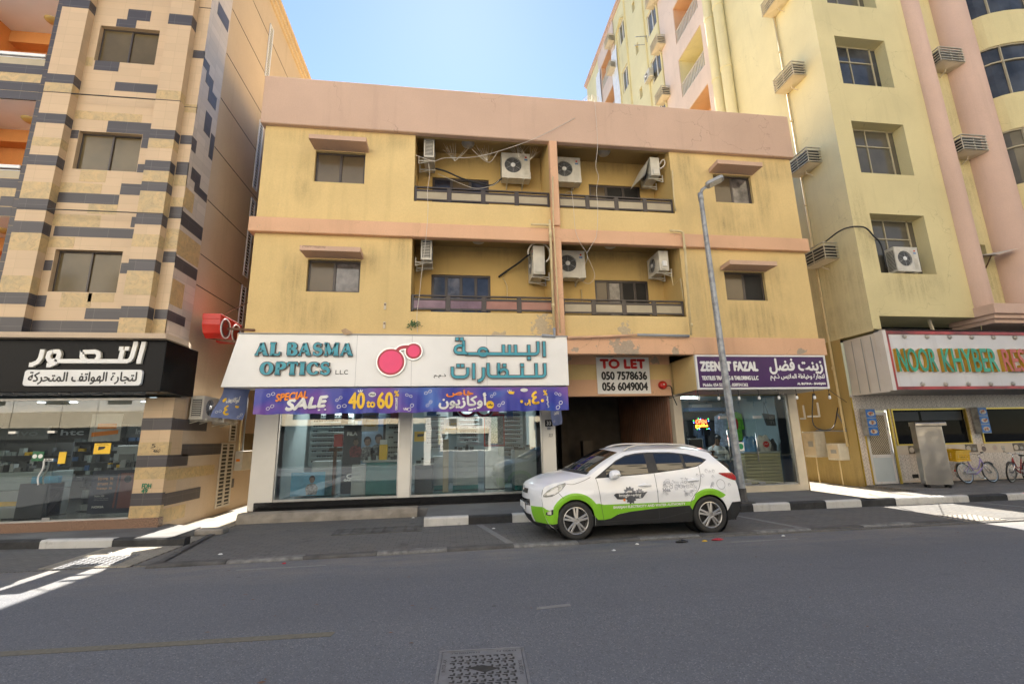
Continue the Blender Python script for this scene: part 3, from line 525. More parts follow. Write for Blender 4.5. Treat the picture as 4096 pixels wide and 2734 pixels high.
# ------------------------------------------------------------------ outdoor air conditioners
def ac_unit(w, h, d, label, group, fan=True, emblem=True, bracket=True):
    t = thing('air_conditioner', label, 'air conditioner', (0,0,0), group)
    mb = MB(); cx, cz, r = (-.10*w, h*.53, min(h*.36,w*.30)) if fan else (0,0,0); n = 32
    if fan:                                         # front sheet with a round opening
        ring = circ(cx,cz,r,n); x0,x1,z0,z1 = -w/2,w/2,0,h; outer = []
        for a in range(n):
            t_ = 2*pi*a/n; dx, dz = cos(t_), sin(t_); k = min(((x1-cx)/dx if dx > 1e-6 else (x0-cx)/dx if dx < -1e-6 else 9), ((z1-cz)/dz if dz > 1e-6 else (z0-cz)/dz if dz < -1e-6 else 9)); outer.append((cx+dx*k, cz+dz*k))
        for cxn, czn in ((x0,z0),(x1,z0),(x1,z1),(x0,z1)):
            i = min(range(n), key=lambda i: (outer[i][0]-cxn)**2+(outer[i][1]-czn)**2); outer[i] = (cxn,czn)
        for i in range(n):
            j = (i+1)%n; mb.quad((outer[i][0],0,outer[i][1]),(outer[j][0],0,outer[j][1]),(ring[j][0],0,ring[j][1]),(ring[i][0],0,ring[i][1])); mb.quad((ring[i][0],0,ring[i][1]),(ring[j][0],0,ring[j][1]),(ring[j][0],.05,ring[j][1]),(ring[i][0],.05,ring[i][1]))
    else: mb.quad((-w/2,0,0),(w/2,0,0),(w/2,0,h),(-w/2,0,h))
    mb.quad((-w/2,0,h),(w/2,0,h),(w/2,d,h),(-w/2,d,h)); mb.quad((-w/2,d,0),(w/2,d,0),(w/2,0,0),(-w/2,0,0)); mb.quad((w/2,0,0),(w/2,d,0),(w/2,d,h),(w/2,0,h)); mb.quad((-w/2,d,0),(-w/2,0,0),(-w/2,0,h),(-w/2,d,h)); mb.quad((w/2,d,0),(-w/2,d,0),(-w/2,d,h),(w/2,d,h))
    mb.box(-w/2-.006,w/2+.006,-.006,d+.004,h-.03,h+.008); mb.box(-w/2-.004,w/2+.004,-.005,d,-.002,.035)
    for k in range(5): mb.box(w*.27+.028*k,w*.27+.028*k+.012,-.007,0,.07,h*.55)
    mb.box(w*.5,w*.5+.03,.06,d-.03,h*.05,h*.32)
    mb.build('casing', M['ac'], t)
    if fan:
        mb = MB(); c = circ(cx,cz,r,n); mb.add([(a,.048,b) for a,b in c],[tuple(range(n))])
        for k in range(3):
            a = 2*pi*k/3+.4; mb.add([(cx+r*.2*cos(a),.02,cz+r*.2*sin(a)),(cx+r*.9*cos(a-.35),.015,cz+r*.9*sin(a-.35)),(cx+r*.95*cos(a+.1),.035,cz+r*.95*sin(a+.1)),(cx+r*.85*cos(a+.55),.045,cz+r*.85*sin(a+.55)),(cx+r*.2*cos(a+.8),.04,cz+r*.2*sin(a+.8))],[(0,1,2,3,4)])
        mb.build('fan', M['ac_dark'], t)
        mb = MB()
        for rr in [r*.30+r*.7*k/9 for k in range(10)]: mb.tube([(x,-.004,z) for x,z in circ(cx,cz,rr,28)]+[(cx+rr,-.004,cz)],.0022,4,cap=False)
        for k in range(6): a = pi*k/3+pi/2; mb.bar((cx,-.008,cz),(cx+r*1.02*cos(a),-.008,cz+r*1.02*sin(a)),.008)
        mb.build('fan_guard', M['grey'], t)
        mb = MB(); mb.lathe([(0,-.022),(r*.2,-.02),(r*.27,-.01),(r*.27,.0)],(cx,0,cz),(0,1,0),20); mb.build('hub', M['white'], t, smooth=True)
    if emblem:
        mb = MB(); ex, ez, s = w*.36, h*.86, .032
        for a in (90,210,330):
            u, v = (cos(R(a)),sin(R(a))), (cos(R(a+60)),sin(R(a+60))); w_ = (cos(R(a-60)),sin(R(a-60)))
            plate(mb,[(ex,ez),(ex+s*w_[0],ez+s*w_[1]),(ex+s*(w_[0]+v[0])*1.0,ez+s*(w_[1]+v[1])*1.0),(ex+s*v[0],ez+s*v[1])],fY(0,1),.001,.004)
        plate(mb,[(ex-.05,ez-.11),(ex+.05,ez-.11),(ex+.05,ez-.055),(ex-.05,ez-.055)],fY(0,1),.001,.003,1); mb.build('maker_emblem', [M['redink'],M['bluelab']], t)
    if bracket:
        mb = MB()
        for x in (-w*.28,w*.28): mb.bar((x,-.03,-.02),(x,d+.16,-.02),.035,.035); mb.bar((x,d+.15,.12),(x,d+.15,-.12),.03); mb.bar((x,d*.5,-.03),(x,d+.14,-.11),.02)
        mb.build('bracket', M['ac'], t)
    # louvred side
    mb = MB()
    for k in range(int(h*.82/.045)): mb.box(-w/2-.012,-w/2,.05,d-.05,.07+.045*k,.088+.045*k)
    mb.build('side_louvre', M['ac'], t); mb = MB(); mb.box(-w/2-.006,-w/2-.001,.04,d-.04,.06,h*.88); mb.build('slot_shade_plate', M['ac_dark'], t); return t  # dark plate added to give the louvre slots their shade
M['bluelab'] = mat('blue label', (.12,.22,.42), .5, 0)
GA = 'air conditioners hung in the balconies'
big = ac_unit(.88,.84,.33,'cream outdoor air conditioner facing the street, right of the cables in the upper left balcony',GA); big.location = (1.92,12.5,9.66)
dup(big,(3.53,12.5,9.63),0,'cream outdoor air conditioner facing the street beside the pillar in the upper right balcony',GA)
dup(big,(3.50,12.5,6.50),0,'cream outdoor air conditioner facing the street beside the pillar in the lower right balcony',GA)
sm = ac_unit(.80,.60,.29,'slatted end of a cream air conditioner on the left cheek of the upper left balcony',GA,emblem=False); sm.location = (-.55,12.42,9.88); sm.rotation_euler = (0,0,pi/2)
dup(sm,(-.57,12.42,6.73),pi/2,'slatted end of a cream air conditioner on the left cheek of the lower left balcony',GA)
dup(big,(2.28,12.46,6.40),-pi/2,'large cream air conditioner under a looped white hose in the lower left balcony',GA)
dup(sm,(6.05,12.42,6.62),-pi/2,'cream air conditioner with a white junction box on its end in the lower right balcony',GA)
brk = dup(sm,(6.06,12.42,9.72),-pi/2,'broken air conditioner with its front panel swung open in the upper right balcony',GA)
mb = MB(); mb.xf(Matrix(),0); mb.add([(5.86,12.02,9.72),(6.05,12.05,10.31),(6.04,12.8,10.31),(5.72,12.85,9.70)],[(0,1,2,3)]); mb.add([(5.85,12.02,9.72),(6.04,12.05,10.31),(6.03,12.8,10.31),(5.71,12.85,9.70)],[(3,2,1,0)]); o = mb.build('loose_panel', M['ac'], org=(6.06,12.42,9.72))
o.parent = brk; o.location = (0,0,0); o.matrix_parent_inverse = Matrix.Rotation(pi/2,4,'Z')
mb = MB(); mb.box(6.12,6.26,11.94,12.02,6.72,6.9); o = tag(mb.build('junction_box', M['white'], bevel=.02), 'small white junction box on the end of the air conditioner in the lower right balcony', 'junction box')

# ------------------------------------------------------------------ pipes, hoses and cables on the facade
def pipe(name, pts, r, m, label, cat='pipe', group=None, joints=(), jm=None, n=8):
    mb = MB(); mb.tube(pts, r, n)
    for j in joints: p, q = Vector(j[0]), Vector(j[1]); mb.tube([p,q], r*1.3, n)
    return tag(mb.build(name, M[m], smooth=True), label, cat, group)
Yp = 11.58
pipe('drain_pipe',[(2.70,Yp,7.84),(2.70,Yp,7.6),(2.70,Yp,4.70)],.034,'pvc_y','yellow drain pipe running down left of the pillar between the balconies',joints=[((2.7,Yp,7.5),(2.7,Yp,7.3)),((2.7,Yp,5.4),(2.7,Yp,5.3))])
pipe('drain_pipe',[(2.17,Yp,7.68),(2.66,Yp,7.685),(2.69,Yp,7.70)],.034,'pvc_y','short yellow pipe spout on the peach band left of the pillar')
pipe('drain_pipe',[(2.70,Yp,4.72),(2.70,Yp,4.50),(2.36,Yp,4.515)],.045,'pvc_g','grey plastic pipe elbow above the right end of the white optics sign')
pipe('drain_pipe',[(2.84,Yp,9.2),(2.80,Yp,7.8),(2.83,Yp,6.0),(2.86,Yp,4.6)],.02,'pvc_y','thin yellow conduit on the pillar between the balconies')
pipe('drain_pipe',[(6.25,Yp,7.67),(6.58,Yp,7.66),(6.64,Yp,7.62),(6.645,Yp,7.0),(6.56,Yp,4.58)],.034,'pvc_y','yellow drain pipe dropping at the right edge of the right balconies',joints=[((6.645,Yp,7.2),(6.64,Yp,7.08)),((6.6,Yp,4.9),(6.595,Yp,4.82))])
pipe('drain_pipe',[(5.0,Yp,4.56),(6.5,Yp,4.545)],.038,'pvc_g','grey horizontal pipe lying on the peach band under the lower right balcony')
pipe('drain_pipe',[(3.06,Yp,4.47),(4.0,Yp,4.50),(5.0,Yp,4.56)],.032,'pvc_p','peach horizontal pipe on the band right of the optics sign')
pipe('drain_pipe',[(6.60,11.74,9.72),(6.56,11.74,8.9),(6.57,11.74,8.40)],.022,'pvc_y','short yellow pipe at the right edge of the upper right balcony')
pipe('condensate_pipe',[(6.35,11.95,6.5),(6.37,11.95,6.13),(6.54,11.8,6.3),(6.57,11.8,5.66)],.015,'pvc_y','thin kinked yellow pipe under the air conditioner of the lower right balcony')
pipe('cable',smoothpts([(3.61,11.64,11.22),(2.45,11.55,10.43),(1.46,11.5,9.92),(.6,11.5,9.62),(-.23,11.5,9.53),(-.55,11.5,9.42),(-1.04,11.7,9.70)]),.0075,'cable_w','white cable slanting from the parapet across the upper left balcony','cable',n=6)
pipe('cable',smoothpts([(-.67,11.56,9.38),(-.64,11.56,9.0),(-.69,11.56,8.5),(-.665,11.57,8.0),(-.70,11.58,7.2),(-.79,11.58,6.24),(-.84,11.6,5.6),(-.90,11.7,5.1),(-.88,11.72,4.6)]),.0065,'cable_w','white cable hanging down across both left balconies','cable',n=6)
pipe('cable',smoothpts([(4.25,11.6,11.85),(4.25,11.6,10.4),(4.15,11.6,9.65),(4.21,11.6,9.29),(4.125,11.6,8.87),(4.125,11.6,8.26),(4.05,11.6,7.5),(3.96,11.6,7.27),(3.72,11.6,6.89)]),.006,'cable_w','white cable hanging from the parapet across the right balconies','cable',n=6)
pipe('cable',smoothpts([(3.30,12.3,9.05),(3.36,11.6,8.75),(3.41,11.6,8.3),(3.43,11.6,7.6),(3.55,11.6,7.2),(3.74,11.6,6.8),(3.55,11.6,6.35),(3.6,11.7,6.1),(3.8,11.7,6.05),(3.95,11.7,6.3),(3.74,11.6,6.8)]),.005,'cable_w','looping white cable below the air conditioner of the right balconies','cable',n=6)
pipe('cable',smoothpts([(-.45,12.5,9.66),(.2,12.6,9.45),(.7,12.6,9.30),(1.2,12.5,9.38),(1.46,12.5,9.63)]),.008,'cable_w','thin pale cable sagging in front of the upper left balcony door','cable',n=6)
pipe('hose',smoothpts([(-.52,12.45,9.80),(-.2,12.55,9.78),(.3,12.6,9.60),(.9,12.6,9.45),(1.2,12.55,9.42),(1.48,12.5,9.62)]),.026,'cable_k','thick black insulated hose hanging between the two upper left air conditioners','hose')
pipe('hose',smoothpts([(1.38,12.95,6.62),(1.6,12.9,6.78),(1.95,12.7,6.98),(2.25,12.4,7.15)]),.030,'cable_k','black insulated hose rising to the air conditioner in the lower left balcony','hose')
pipe('hose',[(2.45+.32*cos(a),12.0,7.02+.30*sin(a)*1.05) for a in [pi*1.05-i*pi*1.35/20 for i in range(21)]],.024,'cable_w','white hose looped round the air conditioner in the lower left balcony','hose')
pipe('hose',smoothpts([(6.33,11.98,9.92),(6.45,11.95,10.0),(6.5,11.95,10.15),(6.44,11.95,10.22),(6.36,12.05,10.1)]),.022,'cable_w','white hose curling from the broken air conditioner','hose')
pipe('condensate_pipe',[(1.52,12.96,6.6),(1.63,12.95,6.35),(1.64,12.95,5.3)],.016,'pvc_y','thin yellow pipe on the back wall of the lower left balcony')
pipe('condensate_pipe',[(3.92,12.95,6.3),(3.93,12.95,5.2)],.016,'pvc_y','thin yellow pipe on the back wall of the lower right balcony')
mb = MB()
for (ox,oz,sc) in ((.05,9.85,.45),(1.0,9.92,.4),(1.95,10.1,.4),(2.3,10.05,.35)):
    for k in range(11): a = rnd.uniform(-.9,.9); mb.tube([(ox,12.1,oz),(ox+a*sc*.5,12.2,oz+sc*.55),(ox+a*sc*1.2,12.3,oz+sc*rnd.uniform(1.1,1.7))],.0035,4)
mb.tube(smoothpts([(.55,12.2,10.35),(.9,12.1,9.95),(1.1,12.1,9.9),(1.35,12.2,10.35)]),.008,5)
tag(mb.build('frayed_netting', M['cable_w']), 'frayed white bird netting hanging from the ceiling of the upper left balcony', 'netting')
mb = MB()
for k in range(9):
    a = 2*pi*k/9; r_ = rnd.uniform(.2,.45); c0 = Vector((4.25,12.0,12.0)); mb.tube(smoothpts([c0,c0+Vector((r_*.4*cos(a),.1*sin(a),.3)),c0+Vector((r_*cos(a),.2*sin(a),rnd.uniform(-.05,.35))),c0+Vector((r_*1.3*cos(a),.2*sin(a),-.1))]),.006,4)
tag(mb.build('cable_tangle', M['cable_w']), 'tangle of loose white cable lying on top of the pink parapet', 'cable')
mb = MB()
for k in range(60):
    c0 = Vector((-.98+rnd.gauss(0,.07),11.7+rnd.uniform(-.04,.05),4.83+rnd.gauss(0,.045))); a = rnd.uniform(0,6.28); L = rnd.uniform(.05,.10); d = Vector((cos(a),rnd.uniform(-.5,.2),sin(a)*.8-.2))*L; s = Vector((-d.z,.0,d.x))*.22; mb.add([c0,c0+d*.5+s,c0+d,c0+d*.5-s],[(0,1,2,3)])
tag(mb.build('wall_plant', M['leaf']), 'small green plant sprouting from the wall under the lower left balcony', 'plant')
for z in (5.31,4.80):
    mb = MB(); mb.box(-1.76,-1.70,11.775,11.8,z-.09,z+.09); mb.box(-1.745,-1.715,11.76,11.78,z+.02,z+.06,1); tag(mb.build('anchor_plate', [M['cream'],M['rust']], bevel=.004), 'small anchor plate on the yellow wall, the %s of the two' % ('upper' if z > 5 else 'lower'), 'plate', 'anchor plates')

# ------------------------------------------------------------------ optics shop sign
YS = 11.6
sgn = thing('shop_sign', 'long white optics sign with teal lettering and a pink spectacles emblem over the glass shopfront', 'sign', (-1.1,YS,3.2))
mb = MB(); mb.prism([(-5.41,3.2),(3.04,3.2),(3.04,4.49),(-5.13,4.49)], 'y', YS, YS+.3); mb.build('panel', M['sign_white'], sgn, bevel=.01)
mb = MB(); mb.prism([(-5.40,YS+.28),(3.03,YS+.28),(3.03,13.1),(-5.1,12.4)], 'z', 3.2, 3.28); mb.prism([(-5.12,YS+.29),(3.02,YS+.29),(3.02,BW-.01),(-5.12,BW-.01)], 'z', 4.3, 4.47); mb.build('soffit', M['white_clad'], sgn)
mb = MB(); mb.box(-5.14,3.06,YS-.03,BW-.02,4.492,4.515); mb.build('top_flashing', M['grey'], sgn)
mb = MB()
for x in (-2.35,-1.0,.9): mb.box(x,x+.006,YS-.002,YS+.01,3.2,4.49)
mb.build('panel_joint', M['grey'], sgn)
fS = fY(YS)
def A3(n): # serif capitals drawn as strokes in a unit box: (points, widths)
    T, t = .26, .085; s = .07
    def arc(cx, cz, rx, rz, a0, a1, n=12): return [(cx+rx*cos(R(a0+(a1-a0)*i/n)), cz+rz*sin(R(a0+(a1-a0)*i/n))) for i in range(n+1)]
    def sw(pts, cx, mx=T, mn=t): 
        xs = [abs(p[0]-cx) for p in pts]; k = max(xs) or 1; return [mn+(mx-mn)*(x/k)**1.3 for x in xs]
    def ser(x, z, w=.34): return ([(x-w/2,z),(x+w/2,z)], s)
    if n == 'A': return 1.0, [([(.12,.04),(.47,.98)],t),([(.46,.98),(.80,.04)],T),([(.25,.34),(.68,.34)],t),ser(.12,.035,.28),ser(.82,.035,.38)]
    if n == 'L': return .84, [([(.24,.04),(.24,.96)],T),([(.24,.045),(.78,.045)],.09),([(.78,.03),(.80,.30)],[.1,.03]),ser(.24,.965,.46),ser(.2,.035,.34)]
    if n == 'B': 
        a = arc(.40,.74,.28,.22,90,-90); b = arc(.42,.27,.34,.235,90,-90); return .86, [([(.24,.04),(.24,.96)],T),([(.1,.965),(.42,.965)],s),([(.1,.035),(.44,.035)],s),([(.24,.515),(.42,.515)],s),(a,sw(a,.40)),(b,sw(b,.42))]
    if n == 'S':
        a = arc(.42,.735,.25,.23,25,270); b = arc(.42,.275,.28,.235,90,-155); return .82, [(a,[.05+.2*(i/12)**1.2 for i in range(13)]),(b,[.25-.17*(i/12) for i in range(13)]),([(.66,.98),(.66,.70)],[.06,.03]),([(.13,.02),(.13,.32)],[.06,.03])]
    if n == 'M': return 1.22, [([(.17,.04),(.17,.96)],t),([(.20,.96),(.58,.1)],T),([(.58,.08),(.96,.96)],t),([(.98,.04),(.98,.96)],T),ser(.17,.035,.3),ser(.98,.035,.42),ser(.14,.965,.26),ser(1.02,.965,.34)]
    if n == 'O': a = arc(.5,.5,.36,.45,0,360,28); return 1.0, [(a,sw(a,.5))]
    if n == 'P': a = arc(.40,.72,.34,.245,90,-90); return .84, [([(.24,.04),(.24,.96)],T),([(.1,.965),(.42,.965)],s),([(.24,.475),(.42,.475)],s),(a,sw(a,.40)),ser(.24,.035,.42)]
    if n == 'T': return .86, [([(.43,.04),(.43,.96)],T),([(.06,.955),(.80,.955)],.09),([(.06,.97),(.05,.70)],[.1,.03]),([(.80,.97),(.81,.70)],[.1,.03]),ser(.43,.035,.44)]
    if n == 'I': return .5, [([(.25,.04),(.25,.96)],T),ser(.25,.965,.44),ser(.25,.035,.44)]
    if n == 'C': a = arc(.52,.5,.38,.45,38,322,22); return .92, [(a,sw(a,.52)),([(.82,.96),(.83,.66)],[.08,.03]),([(.84,.08),(.84,.3)],[.03,.02])]
    return .4, []
def serif_line(word, x0, x1, z0, z1, par):
    adv = [A3(c)[0]+.10 if c != ' ' else .34 for c in word]; k = (x1-x0)/(sum(adv)-.1); h = z1-z0; x = x0; m1, m2 = MB(), MB()
    for c, a in zip(word, adv):
        for pts, w in A3(c)[1]:
            P = [(x+p[0]*k, z0+p[1]*h) for p in pts]; W = [v*k for v in (w if isinstance(w, list) else [w]*len(pts))]
            stroke(m1, P, [v+.045 for v in W], fS, .0, .055); stroke(m2, P, [v+.012 for v in W], fS, .05, .062)
        x += a*k
    m1.build('letter_edge', M['letteredge'], par); m2.build('letters', M['teal'], par)
serif_line('AL BASMA', -4.70, -2.43, 3.955, 4.265, sgn); serif_line('OPTICS', -4.55, -2.94, 3.485, 3.785, sgn)
mb = MB(); text(mb, 'L.L.C', -2.82, -2.53, 3.495, 3.60, fS, bold=.002); 
def KX(x): return .046+(x-1470)*.0036
def KZ(y): return 3.967-(y-222)*.00374
mb.xf(Matrix.Translation((0,-.004,0))); text(mb, arab('ذ.م.م'), -.44, -.14, 3.40, 3.50, fY(YS-.004), bold=.003); mb.build('small_lettering', M['ink'], sgn)
def kufi(par, strokes, dots, fx, fz, fn, wE, wI, m1n, m2n, d=.06, dot=.075):
    m1, m2 = MB(), MB()
    for pts in strokes:
        P = [(fx(a),fz(b)) for a,b in pts]
        for (q, w, e0, e1) in ((m1,wE,0,d),(m2,wI,d*.9,d*1.12)):
            stroke(q, P, w, fn, e0, e1)
            for (x,z) in (P[0],P[-1]): 
                plate(q, [(x-w/2,z-w/2),(x+w/2,z-w/2),(x+w/2,z+w/2),(x-w/2,z+w/2)], fn, e0, e1-.0016*(1 if q is m1 else .5))
    for a, b in dots:
        x, z = fx(a), fz(b)
        for (q, s, e0, e1) in ((m1,dot+wE-wI,0,d),(m2,dot,d*.9,d*1.12)): plate(q, [(x-s/2,z-s/2),(x+s/2,z-s/2),(x+s/2,z+s/2),(x-s/2,z+s/2)], fn, e0, e1)
    m1.build('letter_edge', M[m1n], par); m2.build('letters', M[m2n], par)
kufi(sgn, [[(2125,130),(2125,218)],[(2080,130),(2080,192),(2072,204),(2058,210),(1566,210)],[(2012,155),(2012,210)],[(1915,155),(1915,210)],[(1871,155),(1871,210)],[(1827,155),(1827,210)],[(1680+30*cos(R(a)),197+26*sin(R(a))) for a in range(0,361,24)],[(1541,128),(1541,190),(1550,204),(1566,210)],[(1541,205),(1502,205),(1486,197),(1481,184),(1486,166),(1504,154),(1541,154)]], [(1496,108),(1528,108),(2012,240)], KX, KZ, fS, .095, .062, 'letteredge', 'teal')
kufi(sgn, [[(2125,285),(2125,350),(2115,364),(2100,368),(1740,368),(1724,362),(1715,348),(1715,284)],[(2062,285),(2062,368)],[(1960,315),(1960,368)],[(1790,284),(1790,368)],[(1790,345),(1808,322),(1832,316),(1850,330),(1852,350),(1842,364)],[(1682,315),(1682,366),(1672,384),(1650,396)],[(1613,285),(1613,374)],[(1571,315),(1571,350),(1560,364),(1546,370),(1486,370),(1470,362),(1463,348),(1463,310)]],
  [(1960,288),(1832,290),(1504,292),(1534,292)], KX, KZ, fS, .095, .062, 'letteredge', 'teal')
mb = MB(); mb2 = MB(); mb3 = MB()
def ringlogo(q, grow, d0, d1, big_, small_):
    plate(q, circ(-1.50,3.80,big_+grow,40), fS, d0, d1); plate(q, circ(-.95,4.075,small_+grow,32), fS, d0, d1-.0006)
ringlogo(mb,.045,0,.05,.318,.185); ringlogo(mb2,.012,.05,.056,.318,.185); ringlogo(mb3,-.035,.056,.060,.318,.185)
hook = smoothpts([(-1.38,0,4.05),(-1.29,0,4.15),(-1.13,0,4.185),(-.99,0,4.17)]); hk = [(p.x,p.z) for p in hook]
stroke(mb, hk, .15, fS, 0, .049); stroke(mb2, hk, .085, fS, .049, .0553)
mb.build('emblem_edge', M['steel'], sgn); mb2.build('emblem_ring', M['crimson'], sgn); mb3.build('emblem_disc', M['magenta'], sgn)
mb = MB(); mb.add([(-2.74,11.55,4.60),(-2.62,11.5,4.64),(-2.45,11.55,4.53),(-2.60,11.52,4.47),(-2.68,11.54,4.50)],[(0,1,2,3,4)]); mb.add([(-2.74,11.56,4.60),(-2.62,11.7,4.66),(-2.45,11.56,4.53)],[(0,1,2)]); tag(mb.build('torn_cardboard', mat('cardboard',(.52,.36,.22),.9,.15)), 'torn scrap of brown cardboard caught on the top edge of the white optics sign', 'cardboard')
# red spectacles sign box on its bracket
spec = thing('spectacles_sign', 'red spectacles shaped box sign projecting over the alley beside the white optics sign', 'sign', (-5.45,11.6,4.4))
def lens(cx, k=1.0): return [(cx+.20*k*cos(R(a))*(1.0 if sin(R(a))<0 else 1.08), 4.68+.25*k*sin(R(a))*(1 if sin(R(a))<0 else .82)) for a in range(0,360,15)]
def shp(k): return lens
spec_cs = (12.20-.0, 11.75)
mb = MB()
outline0 = [(11.50,4.92),(11.58,4.94),(11.72,4.93),(11.83,4.88),(11.9,4.86),(11.97,4.88),(12.08,4.93),(12.22,4.94),(12.3,4.92),(12.3,4.70),(12.24,4.52),(12.14,4.43),(12.04,4.44),(11.95,4.54),(11.9,4.66),(11.85,4.54),(11.76,4.44),(11.66,4.43),(11.56,4.52),(11.5,4.70)]
ky = lambda y: 11.5+(y-11.5)*1.42
mb.prism([(ky(y),4.68+(z-4.68)*1.1) for y,z in outline0],'x',-5.94,-5.54); mb.box(-5.95,-5.535,11.49,ky(12.31),4.83,4.965); mb.build('box', M['red'], spec, bevel=.01)
for nm, k, w, d, mm in (('lens_ring',1.0,.05,.03,'white'),('lens_ring',.78,.03,.035,'letteredge')):
    mb = MB()
    for c in (11.78,12.36): 
        P = [(c+.24*k*cos(R(a)),4.66+.235*k*sin(R(a))) for a in range(0,361,15)]; mb.tube([(-5.53,y,z) for y,z in P],w/3.4,6)
    mb.build(nm, M[mm], spec)
mb = MB()
for c in (11.78,12.36): mb.prism([(c+.17*cos(R(a)),4.66+.17*sin(R(a))) for a in range(0,360,20)],'x',-5.54,-5.534)
mb.build('lens', mat('red acrylic lens',(.30,.03,.03),.2,.2), spec)
mb = MB(); mb.bar((-5.6,11.9,4.40),(-4.98,11.78,4.34),.03); mb.bar((-5.9,11.8,4.42),(-5.2,11.8,4.30),.03); mb.bar((-5.48,11.78,4.66),(-4.85,11.78,4.63),.05); mb.tube([(-5.7,11.8,4.96),(-5.08,11.79,5.35)],.012); mb.build('bracket', M['rust'], spec)
# sale banners
def bmat(name):
    m, nt, b = newmat(name); P = pos(nt); X, Y, Z = sepxyz(nt, P)
    w = noise(nt, pos(nt,(.9,1,1.6)), 1.1, 1, .4); c = mixc(nt, ramp(nt, w, .38, .56), (.15,.055,.33), (.035,.045,.36)); c = mixc(nt, ramp(nt, noise(nt, pos(nt,(.7,1,1.2)), 1.3, 1), .56, .68), c, (.045,.15,.52))
    d = mth(nt,'FRACT', mth(nt,'MULTIPLY', mth(nt,'ADD', X, mth(nt,'MULTIPLY', Z, -1.3)), 16)); c = mixc(nt, mth(nt,'MULTIPLY', mth(nt,'LESS_THAN', d, .45), mth(nt,'MULTIPLY', ramp(nt, w, .46, .56), .35)), c, (.02,.03,.20)); nt.links.new(c, b.inputs['Base Color']); b.inputs['Roughness'].default_value = .32; return m
M['banner'] = bmat('purple and blue banner print')
def bfn(x0, x1, z0, z1):
    def f(u, v, d):
        t = (z1-v)/(z1-z0); w = .025*sin(u*7.3+1)+.014*sin(u*17+.5)+.01*sin(u*31); return (u, 11.66+w*t*1.2+.02*t+d, v+.008*sin(u*9)*t)
    return f
def banner(x0, x1, z0, z1, label):
    t = thing('sale_banner', label, 'banner', ((x0+x1)/2,11.66,z0)); f = bfn(x0,x1,z0,z1)
    mb = MB(); rows = [[f(x0+(x1-x0)*i/80, z0+(z1-z0)*j/8, 0) for i in range(81)] for j in range(9)]; mb.grid(rows); rows = [[f(x0+(x1-x0)*i/80, z0+(z1-z0)*j/8, .006) for i in range(81)][::-1] for j in range(9)]; mb.grid(rows); mb.build('sheet', M['banner'], t, smooth=True); return t, f
def off(f, k): return lambda u, v, d: f(u, v, d-k)
def glassesicon(mb, cx, cz, s, a, f):
    for k in (-1,1):
        P = [(cx+(k*s*.55+s*.4*cos(R(q)))*cos(a)-s*.34*sin(R(q))*sin(a), cz+(k*s*.55+s*.4*cos(R(q)))*sin(a)+s*.34*sin(R(q))*cos(a)) for q in range(0,361,30)]; stroke(mb, P, s*.10, f, .002, .004)
def burst(mb, x, z, s, f):
    for a in (60,90,125): stroke(mb, [(x+s*.4*cos(R(a)),z+s*.4*sin(R(a))),(x+s*cos(R(a)),z+s*sin(R(a)))], s*.22, f, .002, .004)
t, f = banner(-4.66,-.82,2.55,3.165,'purple banner with English sale lettering and 40 to 60 under the white optics sign')
mb = MB(); text(mb,'SPECIAL',-4.17,-3.45,2.89,3.06,lambda u,v,d:f(u,v+(u+3.8)*.11,d-.030),bold=.011,m=0,shear=.15); mb.build('lettering', M['orange'], t)
mb = MB(); text(mb,'SALE',-3.92,-2.98,2.68,2.93,lambda u,v,d:f(u,v+(u+3.45)*.10,d-.030),bold=.022,shear=.2); stroke(mb,[(-3.2,2.635),(-3.0,2.655)],.03,f,.018,.022); text(mb,'DISCOUNT',-.32,.08,0,.055,lambda u,v,d:off(f,.020)(-1.315-v, 2.62+(u+.32)*.75, d),bold=.004); glassesicon(mb,-4.30,3.02,.10,.3,f); glassesicon(mb,-4.30,2.72,.10,.5,f); glassesicon(mb,-2.72,2.90,.09,.6,f); glassesicon(mb,-2.65,2.72,.11,.15,f); glassesicon(mb,-1.0,2.68,.11,1.0,f); glassesicon(mb,-1.05,2.97,.09,-.3,f); burst(mb,-2.22,3.03,.10,f); burst(mb,-1.12,2.58,.09,f); plate(mb,circ(-1.93,3.0,.09,20,ry=.06),f,.015,.018); mb.build('white_print', M['white'], t)
mb = MB(); text(mb,'40',-2.48,-2.11,2.67,3.05,off(f,.020),bold=.016); text(mb,'to',-2.05,-1.86,2.68,2.84,off(f,.020),bold=.010); text(mb,'60',-1.80,-1.44,2.67,3.05,off(f,.020),bold=.016); text(mb,'%',-1.40,-1.29,2.95,3.09,off(f,.020),bold=.006); mb.build('numerals', M['gold'], t)
mb = MB(); text(mb,'SALE',-1.99,-1.87,2.98,3.02,off(f,.026),bold=.003); mb.build('badge_lettering', M['ink'], t)
t, f = banner(-.84,3.02,2.56,3.17,'purple banner with Arabic sale lettering under the white optics sign')
mb = MB(); text(mb,arab('خاص'),-.12,.55,2.93,3.10,off(f,.020),bold=.009); mb.build('lettering', M['orange'], t)
mb = MB(); text(mb,arab('أوكازيون'),-.30,.88,2.64,3.02,off(f,.020),bold=.014); stroke(mb,[(.43,2.60),(.62,2.63)],.04,f,.018,.022); glassesicon(mb,-.58,3.05,.10,.4,f); glassesicon(mb,-.55,2.76,.10,.8,f); glassesicon(mb,1.06,2.97,.09,.7,f); glassesicon(mb,1.26,2.74,.10,.5,f); glassesicon(mb,2.75,2.98,.09,-.3,f); glassesicon(mb,2.78,2.70,.12,1.0,f); burst(mb,1.48,3.0,.10,f); plate(mb,circ(1.86,3.09,.10,20,ry=.045),f,.015,.018); text(mb,arab('تخفيض'),0,.36,0,.07,lambda u,v,d:off(f,.020)(2.50-v,2.64+u*.8,d),bold=.003); mb.build('white_print', M['white'], t)
